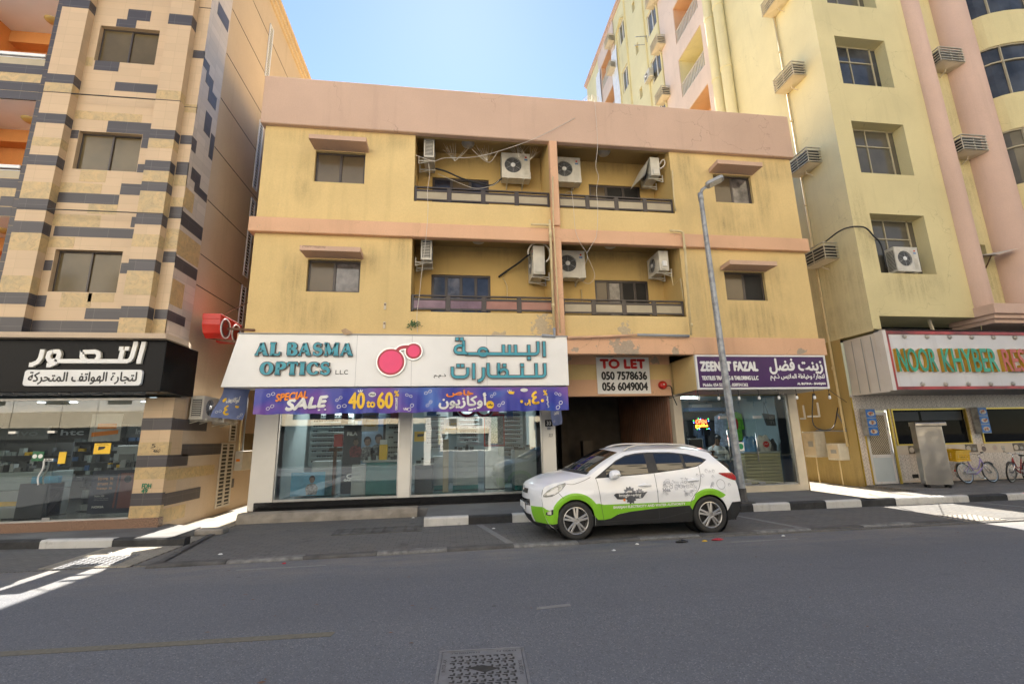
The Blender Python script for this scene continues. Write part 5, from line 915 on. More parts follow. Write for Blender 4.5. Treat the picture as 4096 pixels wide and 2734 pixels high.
# ------------------------------------------------------------------ the striped tile block on the left
XL, YR, YPL = -6.32, 10.8, 10.6
def tiles(name, col, mortar, w, h, zo=0, var=.06, bump=.15):
    m, nt, b = newmat(name); P = pos(nt); X, Y, Z = sepxyz(nt, P); cb = nt.nodes.new('ShaderNodeCombineXYZ'); nt.links.new(mth(nt,'ADD',X,Y), cb.inputs[0]); nt.links.new(mth(nt,'ADD',Z,-zo), cb.inputs[1])
    br = nt.nodes.new('ShaderNodeTexBrick'); nt.links.new(cb.outputs[0], br.inputs[0]); br.offset = 0; br.inputs['Scale'].default_value = 1; br.inputs['Brick Width'].default_value = w; br.inputs['Row Height'].default_value = h; br.inputs['Mortar Size'].default_value = .0035
    br.inputs['Color1'].default_value = tuple(c*(1-var) for c in col)+(1,); br.inputs['Color2'].default_value = tuple(min(1,c*(1+var)) for c in col)+(1,); br.inputs['Mortar'].default_value = mortar+(1,)
    c = mixc(nt, mth(nt,'MULTIPLY',ramp(nt,noise(nt,P,1.5,5),.4,.7),.18), br.outputs[0], tuple(x*.72 for x in col)); c = mixc(nt, mth(nt,'MULTIPLY',ramp(nt,noise(nt,P,90,2),.4,.7),.10), c, tuple(x*.6 for x in col)); nt.links.new(c, b.inputs['Base Color']); b.inputs['Roughness'].default_value = .42
    n = nt.nodes.new('ShaderNodeBump'); n.inputs['Strength'].default_value = bump; n.inputs['Distance'].default_value = .004; n.invert = True; nt.links.new(br.outputs['Fac'], n.inputs['Height']); nt.links.new(n.outputs[0], b.inputs['Normal']); return m, nt, b
Z0 = 4.166
M['t_beige'] = tiles('beige stone tiles', (.57,.41,.25), (.46,.33,.20), .62, .2143, Z0, .04)[0]
M['t_dark'] = tiles('charcoal tiles', (.066,.058,.062), (.14,.13,.12), .6, .2143, Z0, .12)[0]
M['t_white'] = tiles('pale grey stone tiles', (.54,.47,.40), (.36,.32,.28), .42, .2143, Z0, .10)[0]
def marble():
    m, nt, b = tiles('veined yellow marble tiles', (.42,.31,.15), (.28,.2,.1), .6, .2143, Z0, .1); P = pos(nt)
    n = noise(nt, P, 3.2, 8, .7, 1.6); c = mixc(nt, ramp(nt, n, .35, .68), (.40,.31,.165), (.60,.41,.19)); c = mixc(nt, mth(nt,'MULTIPLY',ramp(nt,noise(nt,P,7,6,.7,2),.54,.6),.5), c, (.30,.225,.115)); nt.links.new(c, b.inputs['Base Color']); return m
M['t_marble'] = marble()
M['l_plaster'] = stucco('sandy orange plaster', (.56,.44,.32), bump=.12)
M['l_orange'] = stucco('orange balcony paint', (.70,.31,.10), bump=.1)
M['granite'] = mat('pink granite', (.30,.185,.125), .3, .5, 55)
lb = thing('tile_clad_building', 'tall block clad in beige and charcoal striped tiles with orange balconies', 'building', (-10,YR,.15))
ZT = 17.15
mb = MB(); mb.wall(-8.97,XL,Z0,ZT,[(-8.79,-7.43,5.22,6.21),(-8.79,-7.43,8.21,9.21),(-8.79,-7.43,11.18,12.21),(-8.79,-7.43,14.2,15.2)],.16,fY(YR)); mb.quad((XL,YR,Z0),(XL,11.75,Z0),(XL,11.75,ZT),(XL,YR,ZT),1)
fwall = mb; pil2 = MB().box(-7.14,-6.60,YPL,YR+.02,Z0,ZT); pil1 = MB().box(-9.55,-8.97,YPL,YR+.02,Z0,ZT)
bfr = MB(); bfr.wall(-14,-9.55,Z0,ZT,[(-14,-9.83,7.9,9.95,0),(-14,-9.83,10.9,12.95,0),(-14,-9.83,13.9,15.95,0),(-14,-9.83,4.9,6.95,0)],0,fY(YR),3)
# tile courses of other stone, a few millimetres proud
DK, MR = 2, 3
def course(k, x0, x1, z0, z1, y, wrap=False): (pil1 if x1 < -8.9 and wrap else pil2 if wrap else fwall).box(x0,x1+(.004 if wrap else 0),y-.004,y+(.2 if wrap else .03),z0,z1,k)
for z0,z1 in ((12.47,12.72),(10.31,10.55),(9.23,9.48),(8.145,8.40),(7.04,7.31),(6.495,6.765),(4.866,5.122),(Z0+.01,4.58),(14.9,15.1),(13.6,13.8)): course(DK,-9.55,-8.97,z0,z1,YPL,True)
for z0,z1 in ((10.07,10.307),(8.63,8.85),(7.315,7.72),(6.08,6.49),(5.126,5.5)): course(MR,-9.55,-8.97,z0,z1,YPL,True)
for z0,z1 in ((8.994,9.24),(8.153,8.415),(7.626,7.861),(6.793,7.063),(5.681,5.95),(4.60,4.861),(12.24,12.55),(13.7,13.95),(15,15.2)): course(DK,-7.14,-6.60,z0,z1,YPL,True)
for z0,z1 in ((10.08,10.32),(8.75,8.99),(7.866,8.148),(7.068,7.62),(6.25,6.55),(5.12,5.67),(Z0+.01,4.595)): course(MR,-7.14,-6.60,z0,z1,YPL,True)
for x0,x1,z0,z1 in ((-8.23,-7.70,12.45,12.775),(-8.45,-8.0,12.215,12.45),(-8.757,-8.21,10.908,11.18),(-8.22,-7.15,10.367,10.615),(-8.22,-7.15,9.218,9.527),(-8.96,-8.80,9.0,9.22),(-7.42,-7.15,8.85,9.22),(-7.42,-7.15,8.2,8.42),(-8.96,-7.70,7.349,7.60),(-7.70,-7.15,7.612,7.893),(-8.90,-7.15,6.522,6.761),(-7.36,-7.15,6.80,7.06),(-8.96,-8.80,5.703,5.943),(-7.42,-7.15,5.68,5.93),(-8.96,-8.78,4.87,5.13),(-7.97,-7.15,4.607,4.855),(-8.96,-7.15,Z0+.01,4.565)): course(DK,x0,x1,z0,z1,YR)
for x0,x1,z0,z1 in ((-8.96,-7.5,9.53,9.75),(-8.6,-8.05,7.9,8.2),(-8.96,-8.1,7.605,7.85),(-8.3,-7.7,7.1,7.345),(-8.96,-8.0,6.77,7.06),(-8.96,-8.45,6.25,6.5),(-8.96,-8.8,11.0,11.25),(-8.5,-7.9,4.87,5.2),(-7.97,-7.45,5.0,5.2)): course(MR,x0,x1,z0,z1,YR)
for z0,z1 in ((11.48,11.71),(9.02,9.264),(8.19,8.535),(7.065,7.36),(5.97,6.235),(4.63,4.853)): course(DK,-6.58,XL,z0,z1,YR)
for z0,z1 in ((9.9,10.13),(7.9,8.18),(7.37,7.6),(6.3,6.8),(Z0+.01,4.62)): course(MR,-6.58,XL,z0,z1,YR)
def sidec(k, y0, y1, z0, z1): fwall.box(XL-.02,XL+.004,y0,y1,z0,z1,k)
for y0,y1,z0,z1 in ((11.1,11.7,13.2,13.6),(10.81,11.1,11.3,11.55),(11.0,11.35,10.98,11.3),(11.2,11.6,10.6,10.98),(11.2,11.5,9.7,10.3),(11.55,11.75,9.2,9.9),(10.81,11.0,8.9,9.25),(10.95,11.35,8.2,8.52),(11.15,11.74,7.98,8.2),(10.81,11.74,6.93,7.28),(10.81,11.74,5.86,6.15),(10.81,11.5,4.62,4.85)): sidec(DK,y0,y1,z0,z1)
for y0,y1,z0,z1 in ((10.81,11.74,6.2,6.8),(10.81,11.3,5.0,5.6),(10.81,11.2,7.4,7.9)): sidec(MR,y0,y1,z0,z1)
bfr.box(-14,-9.83,YR-.004,YR+.03,10.66,10.9,2); bfr.box(-11.0,-9.83,YR-.004,YR+.03,10.18,10.42,2); bfr.box(-14,-9.83,YR-.004,YR+.03,9.95,10.17,2); bfr.box(-14,-9.83,YR-.004,YR+.03,7.65,7.88,2); bfr.box(-10.1,-9.83,YR-.004,YR+.03,7.2,7.44,2); bfr.box(-14,-9.83,YR-.004,YR+.03,6.96,7.18,2)
for k in range(14*4): 
    z = Z0+.2143*k
    if z < ZT-.3: bfr.box(-9.828,-9.553,YR-.004,YR+.03,z+.004,z+.210,2)
TM = [M['t_beige'],M['t_white'],M['t_dark'],M['t_marble']]
fwall.build('front_wall', TM, lb); pil1.build('tile_pilaster', TM, lb); pil2.build('tile_pilaster', TM, lb); bfr.build('balcony_front', TM, lb)
mb = MB()
for z in (10.05,7.075,13.03): mb.box(-9.56,-6.59,YPL-.006,YPL+.02,z-.008,z+.008); mb.box(-6.61,XL+.006,YR-.006,YR+.02,z-.008,z+.008)
for z in (11.15,9.65,8.1,6.6,5.78,12.6,14.1,15.6): mb.box(XL-.01,XL+.005,11.78,16,z-.009,z+.009)
mb.build('joint_line', M['ac_dark'], lb)
mb = MB(); mb.quad((XL-.002,11.75,Z0),(XL-.002,32,Z0),(XL-.002,32,ZT),(XL-.002,11.75,ZT)); mb.quad((XL-.002,11.75,0),(XL-.002,32,0),(XL-.002,32,Z0),(XL-.002,11.75,Z0)); mb.quad((-14,YR,ZT),(XL,YR,ZT),(XL,32,ZT),(-14,32,ZT)); mb.quad((-14,32,0),(-14,32,ZT),(XL,32,ZT),(XL,32,0)); mb.quad((-14,YR,Z0),(-14,YR,ZT),(-14,32,ZT),(-14,32,Z0)); mb.build('side_wall', M['l_plaster'], lb)
mb = MB(); 
for k, (p, h) in enumerate(((.08,.16),(.16,.14),(.24,.12))): mb.box(-14,XL+p,YR-p,32,ZT-.30+.14*k,ZT-.30+.14*k+h)
mb.build('cornice', M['l_plaster'], lb, bevel=.02)
for z0,z1 in ((4.9,6.95),(7.9,9.95),(10.9,12.95),(13.9,15.95)):
    mb = MB(); x0, x1 = -14, -9.83
    mb.quad((x0,12.3,z0),(x1,12.3,z0),(x1,12.3,z1-.35),(x0,12.3,z1-.35)); mb.quad((x1,12.3,z0),(x1,YR,z0),(x1,YR,z1),(x1,12.3,z1)); mb.quad((x0,12.3,z1-.35),(x1,12.3,z1-.35),(x1,12.0,z1-.35),(x0,12.0,z1-.35)); mb.quad((x0,12.0,z1-.35),(x1,12.0,z1-.35),(x1,12.0,z1),(x0,12.0,z1)); mb.quad((x0,YR,z0+.33),(x1,YR,z0+.33),(x1,12.3,z0),(x0,12.3,z0)); mb.quad((-11.9,12.3,z0),(-11.9,YR,z0),(-11.9,YR,z1),(-11.9,12.3,z1)); mb.build('balcony_recess', M['l_orange'], lb)
    mb = MB(); mb.quad((x0,12.0,z1),(x1,12.0,z1),(x1,YR,z1),(x0,YR,z1)); mb.build('balcony_ceiling', M['sign_white'], lb)
    mb = MB(); mb.box(x0,x1,YR-.03,YR+.02,z0+.24,z0+.32); mb.box(x0,x1,YR-.015,YR+.02,z0+.18,z0+.2); mb.build('handrail', M['white'], lb, bevel=.006)
    mb = MB(); mb.box(x0,x1,YR+.0,YR+.015,z0,z0+.18); mb.build('railing_glass', M['frost'], lb)
    mb = MB(); mb.lathe([(0,-.07),(.12,-.06),(.17,-.02),(.17,0)],(-10.55,11.55,z1),(0,0,1),18); mb.build('ceiling_light', mat('yellowed lamp glass',(.55,.40,.13),.35,.1), lb, smooth=True)
M['l_pane'] = darkglass('brown reflective window', (.13,.098,.05), .1, .15, 1.3, .4)
for z0,z1 in ((5.22,6.21),(8.21,9.21),(11.18,12.21),(14.2,15.2)): sash(lb,'window',-8.79,-7.43,z0,z1,YR+.10,('l_pane','l_pane'),.035,'brown_alu')
# shopfront of the phone shop
col = MB(); col.box(-6.93,XL+.005,11.5,12.0,.15,2.95)
for z0,z1 in ((2.22,2.49),(1.41,1.665),(.595,.859)): col.box(-6.935,XL+.010,11.495,11.6,z0,z1,2)
for z0,z1 in ((1.67,1.95),(.15,.59),(1.15,1.405)): col.box(-6.934,XL+.008,11.496,11.6,z0,z1,3)
for y0,y1,z0,z1 in ((11.6,13.05,2.22,2.48),(12.05,14.0,1.62,1.9),(11.6,12.35,1.40,1.66),(11.6,13.1,.56,.83),(14.75,14.95,.65,.9)): col.box(XL-.01,XL+.010,y0,y1,z0,z1,2)
for y0,y1,z0,z1 in ((11.6,12.5,.2,.5),(11.6,13.7,1.1,1.35)): col.box(XL-.01,XL+.008,y0,y1,z0,z1,3)
col.build('tile_column', TM, lb)
mb = MB(); mb.box(-14,-6.28,11.42,11.6,.13,.345); mb.build('granite_plinth', M['granite'], lb, bevel=.008)
M['ph_wall'] = mat('dim grey shop wall', (.22,.225,.22), .5, .1); M['ph_floor'] = mat('grey shop floor', (.14,.14,.13), .25, .1); M['ph_ceil'] = mat('shop ceiling', (.28,.29,.28), .6, .05)
room('phone_room', lb, -13.9, -6.95, 11.55, 16.5, .35, 2.97, 'ph_wall', 'ph_floor', 'ph_ceil')
for x0, x1 in ((-13.9,-9.6),(-9.59,-8.62),(-8.61,-7.9),(-7.89,-6.94)):
    mb = MB(); mb.quad((x0,11.52,.345),(x1,11.52,.345),(x1,11.52,2.95),(x0,11.52,2.95)); mb.build('shop_glass', M['glass_dark'], lb)
mb = MB(); mb.box(-13.9,-6.93,11.49,11.56,2.90,2.95); mb.box(-13.9,-6.93,11.49,11.56,.345,.37); mb.box(-9.56,-9.42,11.49,11.56,2.19,2.24); mb.box(-8.80,-8.66,11.49,11.56,2.19,2.24); mb.box(-9.6,-9.42,11.49,11.56,.37,.42); mb.box(-8.6,-8.45,11.49,11.56,.37,.42); mb.build('shopfront_frame', M['steel'], lb)
mb = MB(); 
for y in (11.47,11.6): mb.tube(smoothpts([(-8.75,y,1.6),(-8.74,y,1.45),(-8.80,y,1.25),(-8.77,y,1.1)]),.016)
mb.build('door_handle', M['white'], lb, smooth=True)
for x in (-9.9,-9.2,-7.6): mb = MB(); mb.lathe([(0,0),(.075,0),(.075,-.01)],(x,12.6,2.965),(0,0,1),18); mb.build('ceiling_lamp', M['lamp_on'], lb)
room_light('phone_shop_ceiling_light', (-8.6,13.4,2.9), 2.2, .4, 16)
# black sign box
YB = 10.62
ls = thing('shop_sign', 'black phone shop sign box with white raised Arabic lettering under the striped tile block', 'sign', (-10,YB,2.99))
mb = MB(); mb.box(-14,-6.14,YB,11.9,2.995,4.11); mb.build('box', M['blackgloss'], ls, bevel=.01)
mb = MB(); mb.prism([(-14,10.42),(-6.06,10.42),(-6.06,11.3),(-6.3,11.9),(-14,11.6)],'z',4.11,4.222); mb.build('cornice', M['l_plaster'], ls, bevel=.015)
fB = fY(YB)
def BX(x): return -8.660+(x-180)*.003233
def BZ(y): return 3.541-(y-375)*.003884
KB = dict(par=ls, fx=BX, fz=BZ, fn=fB)
kufi(ls,[[(826,252),(814,352)],[(778,252),(768,325),(760,342),(745,350),(330,350)],[(705,298),(700,350)],[(472,300),(545,298),(566,306),(570,325),(562,345)],[(470,300),(472,325),(492,348)],[(297,298),(330,298),(338,312),(335,335),(320,348)],[(297,298),(278,305),(276,330),(290,348),(330,350),(322,362),(290,372)],[(237,298),(234,335),(222,356),(190,370)]],[(697,280),(731,280)],BX,BZ,fB,.095,.083,'ac','white',.05,.08)
mb = MB(); rr = .06; x0, x1, z0, z1 = -8.715, -6.507, 3.12, 3.454
P = []
for cx, cz, a in ((x1-rr,z1-rr,0),(x0+rr,z1-rr,90),(x0+rr,z0+rr,180),(x1-rr,z0+rr,270)): P += [(cx+rr*cos(R(a+k*15)),cz+rr*sin(R(a+k*15))) for k in range(7)]
plate(mb,P,fB,0,.055); mb.build('white_panel', M['white'], ls); mb = MB(); text(mb,arab('لتجارة الهواتف المتحركة'),-8.63,-6.60,3.152,3.407,fY(YB-.058),bold=.007); mb.build('small_lettering', M['ink'], ls)
for i in range(9): 
    x = -9.8+.42*i; mb = MB(); mb.lathe([(0,0),(.10,0),(.10,-.008)],(x,10.85+.3*(i%2),2.994),(0,0,1),16); mb.build('downlight', M['lamp_off'], ls)
# things in the phone shop
cab('display_counter','white display counter with a gold stripe at the left of the phone shop','counter',[('body',(-11.2,-9.0,12.1,12.7,.36,.95),'board_w'),('stripe',(-11.2,-9.0,12.09,12.1,.62,.72),'gold'),('glass_top',(-11.2,-9.0,12.1,12.7,.96,1.35),'shelf')],None,(-10,12.1,.35))
def phones(x0, x1, y, z0, rows, label):
    t = thing('phone_shelf', label, 'shelf', ((x0+x1)/2,y,z0)); mb = MB(); mb.box(x0,x1,y+.2,y+.25,z0,z0+rows*.28+.05)
    for r in range(rows): mb.box(x0,x1,y,y+.2,z0+.28*r,z0+.28*r+.02)
    mb.build('shelves', M['slate'], t); q = MB()
    for r in range(rows):
        x = x0+.05
        while x < x1-.15: w = rnd.uniform(.08,.2); q.box(x,x+w,y+.02,y+.14,z0+.28*r+.021,z0+.28*r+.021+rnd.uniform(.08,.2),rnd.choice((0,0,1,1,4,4,2,4,1,3))); x += w+rnd.uniform(.01,.08)
    q.build('boxed_goods', [M['board_w'],M['slate'],M['bluelab'],M['gold'],M['opt_wall']], t)['kind'] = 'stuff'; return t
phones(-11.4,-10.0,15.8,.9,5,'long back shelf of boxed phones at the left of the phone shop'); phones(-9.9,-8.8,15.8,.9,5,'back shelf of boxed phones in the middle of the phone shop'); phones(-7.9,-6.98,13.4,1.05,4,'shelf of boxes and white stacks behind the large phone poster'); phones(-8.5,-7.9,15.6,.9,5,'narrow back shelf of phones right of the shop door')
for i, (x0, x1, w, c) in enumerate(((-11.4,-10.2,'vivo','ph_wall'),(-10.15,-9.2,'htc','ink'),(-9.1,-8.4,'iPhone','ink'),(-8.35,-7.6,'Infinix','slate'),(-7.55,-6.97,'NOKIA','slate'))):
    poster('dark shelf header in the phone shop, %s from the left' % ('first','second','third','fourth','last')[i],x0,x1,13.35,2.1,2.42,c,(lambda w,x0,x1: lambda t,f: [(lambda mb:(text(mb,w,x0+.25*(x1-x0),x1-.2*(x1-x0),2.19,2.32,f,bold=.006),mb.build('lettering',M['grey'],t)))(MB())])(w,x0,x1),'header','shelf_header')
DG = ('slate','ink','ph_wall','board_w','slate')
goods(-11.1,-9.1,12.2,1.351,9,'row of phone boxes on the white display counter',DG,.2); goods(-11.1,-9.05,12.15,.97,9,'row of phones inside the glass top of the display counter',('slate','ink','bluelab','board_w'),.2); goods(-7.85,-7.0,12.0,1.40,6,'stack of white and coloured boxes above the large phone poster',('board_w','board_w','gold','board_w','slate'),.14)
cab('white_kiosk','white round cornered kiosk in the middle of the phone shop','kiosk',[('body',(-8.45,-7.95,13.2,13.7,.35,1.9),'board_w'),('panel',(-8.38,-8.02,13.18,13.2,1.2,1.7),'ph_wall')],None,(-8.2,13.2,.35))
cab('advert_box','dark advertising box left of the shop door','advertising box',[('box',(-9.55,-9.0,12.0,12.5,.36,1.1),'slate'),('blue_top',(-9.3,-8.75,11.95,12.05,1.1,1.25),'skyprint')],None,(-9.3,12,.35))
phones(-8.95,-8.55,12.9,.36,5,'narrow rack of accessories beside the white kiosk'); phones(-11.4,-9.8,13.45,1.4,2,'upper rack of boxed phones at the left of the phone shop')
def nok(t, f):
    mb = MB()
    for k, w in enumerate(('love it','trust it','keep it')): text(mb,w,-7.72+.0*k,-7.42,1.155-.105*k,1.215-.105*k,f,bold=.004)
    mb.build('orange_lettering', mat('peach print',(.72,.38,.2),.5,0), t); mb = MB(); text(mb,'Nokia X20',-7.74,-7.55,.80,.835,f,bold=.002); text(mb,'NOKIA',-7.76,-7.53,.57,.61,f,bold=.006); text(mb,'3 years of OS upgrades',-7.74,-7.46,.755,.775,f); text(mb,'Future-proofing with 5G',-7.74,-7.46,.72,.74,f); mb.build('lettering', M['white'], t)
    mb = MB(); plate(mb,[(-7.27,.55),(-6.98,.55),(-6.98,1.29),(-7.27,1.29)],f,0,.004); plate(mb,[(-7.36,.56),(-7.32,.56),(-7.30,1.28),(-7.33,1.28)],f,0,.003); mb.build('printed_phone', mat('rose print',(.26,.10,.085),.35,.15,1.5), t); mb = MB(); plate(mb,circ(-7.12,1.16,.075,20),f,.004,.006); mb.build('printed_lens', M['ink'], t)
poster('large dark blue phone poster reading love it trust it keep it beside the tile column',-7.85,-6.96,11.62,.45,1.36,(.045,.052,.085),nok)
poster('yellow camera warning sticker on the glass of the phone shop',-7.83,-7.5,11.50,1.72,1.95,'gold',lambda t,f: [(lambda mb:(plate(mb,[(-7.74,1.80),(-7.62,1.83),(-7.60,1.88),(-7.74,1.88)],f,0,.002),text(mb,'WARNING',-7.79,-7.55,1.905,1.935,f),mb.build('camera_icon',M['ink'],t)))(MB())],'sticker','sticker')
poster('narrow yellow sticker on the phone shop door',-8.5,-8.36,11.50,1.53,1.78,'gold',None,'sticker','sticker')
poster('white PUSH sticker above the door handle of the phone shop',-8.78,-8.6,11.50,1.59,1.645,'white',lambda t,f: [(lambda mb:(text(mb,'PUSH',-8.75,-8.63,1.60,1.635,f,bold=.003),mb.build('lettering',M['ink'],t)))(MB())],'sticker','sticker')
poster('green shop sticker with two white discs beside the PUSH sticker',-9.02,-8.8,11.50,1.6,1.8,(.02,.14,.06),lambda t,f: [(lambda mb:(plate(mb,circ(-8.965,1.70,.045,14),f,0,.002),plate(mb,circ(-8.855,1.70,.045,14),f,0,.002),mb.build('white_disc',M['white'],t)))(MB())],'sticker','sticker')
poster('sheet showing the reflection of a red printed white notice high in the phone shop',-8.25,-7.6,11.9,2.0,2.62,(.5,.5,.5),lambda t,f: [(lambda mb:(plate(mb,[(-8.2,2.1),(-7.65,2.16),(-7.65,2.25),(-8.2,2.2)],f,0,.002),plate(mb,[(-8.1,2.28),(-7.7,2.28),(-7.7,2.4),(-8.1,2.4)],f,0,.002),mb.build('red_print',M['orange'],t)))(MB())],'notice','notice')  # mirrored notice built as a solid sheet behind the glass
mb = MB(); f_ = fY(11.505)
for x, z in ((-10.35,1.98),(-10.18,1.92)): stroke(mb,[(x,z+.2),(x,z+.08)],.008,f_,0,.002); plate(mb,[(x-.03,z+.04),(x,z+.1),(x+.03,z+.04),(x+.02,z-.06),(x-.02,z-.06)],f_,0,.002)
P = circ(-10.55,1.78,.14,20,-2.2,.9); stroke(mb,P,.05,f_,0,.002); tag(mb.build('window_decal', M['white']), 'white lantern and crescent decal at the left edge of the phone shop glass', 'decal')
mb = MB(); fc = fY(11.49); text(mb,'FDH',-6.74,-6.56,.96,1.06,fc,bold=.005); text(mb,'49',-6.74,-6.62,.86,.95,fc,bold=.005); tag(mb.build('stencil_mark', mat('green stencil paint',(.03,.22,.12),.7,.2)), 'green stencilled FDH 49 on the tile column beside the phone shop', 'stencil')
mb = MB(); text(mb,'460',-6.62,-6.47,1.72,1.80,fc,shear=.3); text(mb,'5',-6.66,-6.58,1.83,1.92,fc); stroke(mb,[(-6.68,1.83),(-6.58,1.78)],.006,fc,0,.001); tag(mb.build('pencil_number', M['ink']), 'small handwritten number on the tile column beside the phone shop', 'graffiti')
# alley: slotted vents, air conditioners, meter box
M['vent'] = mat('cream slotted vent', (.55,.50,.42), .5, .08, 4, dirt=.4); M['vent_w'] = mat('white vent', (.66,.66,.66), .5, .05)
def slotvent(y0, y1, z0, z1, cols, m, label, group):
    t = thing('slotted_vent', label, 'vent', (XL,(y0+y1)/2,z0), group); mb = MB(); e = .05
    mb.box(XL,XL+.03,y0,y0+e,z0,z1); mb.box(XL,XL+.03,y1-e,y1,z0,z1); mb.box(XL,XL+.028,y0+e,y1-e,z0,z0+.05); mb.box(XL,XL+.028,y0+e,y1-e,z1-.05,z1); w = (y1-y0)/cols
    for c in range(1,cols): mb.box(XL,XL+.029,y0+w*c-.04,y0+w*c+.04,z0+.05,z1-.05)
    k = int((z1-z0)/.105)
    for i in range(k): z = z0+.05+(z1-z0-.1)*(i+.5)/k; mb.box(XL+.004,XL+.022,y0+e,y1-e,z-.016,z+.016)
    mb.build('frame', M[m], t); mb = MB(); mb.box(XL-.01,XL+.003,y0+.02,y1-.02,z0+.02,z1-.02); mb.build('dark_slots', M['ac_dark'], t)
GV = 'slotted vents in a column on the orange side wall'
for z0, z1, s in ((14.0,16.1,'topmost, above the pink parapet'),(9.85,12.3,'second from the top, the longest'),(8.85,9.5,'just above the middle peach band'),(6.9,8.4,'just below the middle peach band'),(5.35,6.6,'behind the red spectacles sign')): slotvent(14.12,14.42,z0,z1,1,'vent_w','white slotted vent on the orange side wall, '+s,GV)
slotvent(13.95,14.75,.18,1.92,2,'vent','cream double slotted vent near the ground on the alley wall',None); slotvent(14.35,14.75,1.95,2.6,1,'vent','short cream slotted vent above the double vent on the alley wall',None)
al = ac_unit(.80,.55,.29,'cream air conditioner on brackets on the alley wall, the one nearer the street','air conditioners in the left alley',emblem=False); al.location = (XL+.36,12.45,2.48); al.rotation_euler = (0,0,pi/2)
dup(al,(XL+.36,13.55,2.44),pi/2,'cream air conditioner on the alley wall half hidden by the loose banner','air conditioners in the left alley')
t = thing('meter_box','cream meter box with an orange sticker on the left alley wall','meter box',(XL+.1,15.2,1.1)); mb = MB(); mb.box(XL,XL+.22,14.85,15.65,1.12,1.68); mb.build('box', M['ac'], t, bevel=.01); mb = MB(); mb.box(XL+.05,XL+.15,14.84,14.852,1.38,1.45); mb.build('sticker', M['orange'], t)
mb = MB(); mb.box(XL-.02,XL+.012,15.3,16.1,1.3,2.2); mb.build('alley_window', M['pane_brown'], lb)
pipe('conduit',[(XL+.05,14.95,2.95),(XL+.05,14.95,1.68)],.025,'pvc_y','thin conduit rising from the meter box in the left alley'); pipe('conduit',[(XL+.05,15.2,3.3),(XL+.05,15.2,1.68)],.025,'pvc_g','grey conduit beside the thin conduit in the left alley')
# ------------------------------------------------------------------ the tall cream block on the right
XR, YF, YD = 13.26, 12.5, 13.8
CREAM = (.70,.61,.34)
M['r_cream'] = stucco('cream yellow wall paint', CREAM, grime=[(15.0,6.6,1.5,.8),(13.6,8.5,.5,2),(18.4,7,.7,2.5),(18.4,11,.7,2),(18.4,14,.7,1.5),(13.26,1,3,1.6)], crack=.45, bump=.12, gk=.9)
M['r_side'] = stucco('cream side wall paint', (.74,.665,.41), grime=[(13.26,.3,3,1.0),(13.26,7.2,2,1.2),(13.26,5.6,2,.8)], crack=.3, bump=.1, gk=.7)
M['r_low'] = stucco('ochre alley wall paint', (.47,.355,.15), grime=[(13.26,.3,4,1.2)], bump=.15)
M['r_pink'] = stucco('pink column paint', (.66,.47,.38), bump=.1)
M['r_pinkw'] = stucco('pale pink wall paint', (.72,.58,.50), crack=.5, bump=.1)
M['r_orange'] = stucco('orange recess paint', (.68,.42,.26), bump=.1)
M['r_pane'] = darkglass('grey tinted window', (.12,.11,.085), .12, .15, 1.2, .3)
M['r_pane_b'] = darkglass('blue tinted window', (.06,.065,.075), .07, .4, 1.2, .4)
M['r_frame'] = mat('cream window frame', (.42,.37,.25), .5, .1)
rb = thing('cream_apartment_tower', 'tall cream yellow apartment block with pink columns and caged window air conditioners', 'building', (16,YF,.15))
RT = 36.6
WZ = [(6.95,9.07),(10.6,12.63),(14.17,16.22),(17.7,19.8),(21.3,23.4)]
mb = MB(); mb.wall(XR,17.3,5.05,RT,[(13.95,16.05,a,b) for a,b in WZ]+[(13.56,17.3,5.05,5.48,.02)],.48,fY(YF))
mb.quad((XR,YF,5.05),(13.56,YF,5.05),(13.56,14,5.05),(XR,14,4.95)); mb.quad((13.56,YF,5.05),(13.56,14,5.05),(13.56,14,5.48),(13.56,YF,5.48)); mb.quad((13.56,YF,5.48),(21,YF,5.48),(21,14,5.48),(13.56,14,5.48)); mb.build('front_wall', M['r_cream'], rb)
mb = MB(); mb.wall(17.3,19.4,5.5,RT,[(17.98,18.55,7.75,8.2)],.4,fY(12.72)); mb.build('recess_wall', M['r_cream'], rb)
mb = MB(); mb.box(17.9,18.65,13.0,13.2,7.6,8.3); mb.build('vent_hole', M['dark'], rb)
mb = MB(); mb.lathe([(.32,5.75),(.32,RT)],(17.50,12.52,0),(0,0,1),28); mb.build('pink_column', M['r_pink'], rb, smooth=True)
mb = MB(); mb.lathe([(.62,5.75),(.62,RT)],(19.42,12.72,0),(0,0,1),32); mb.build('pink_column', M['r_pink'], rb, smooth=True)
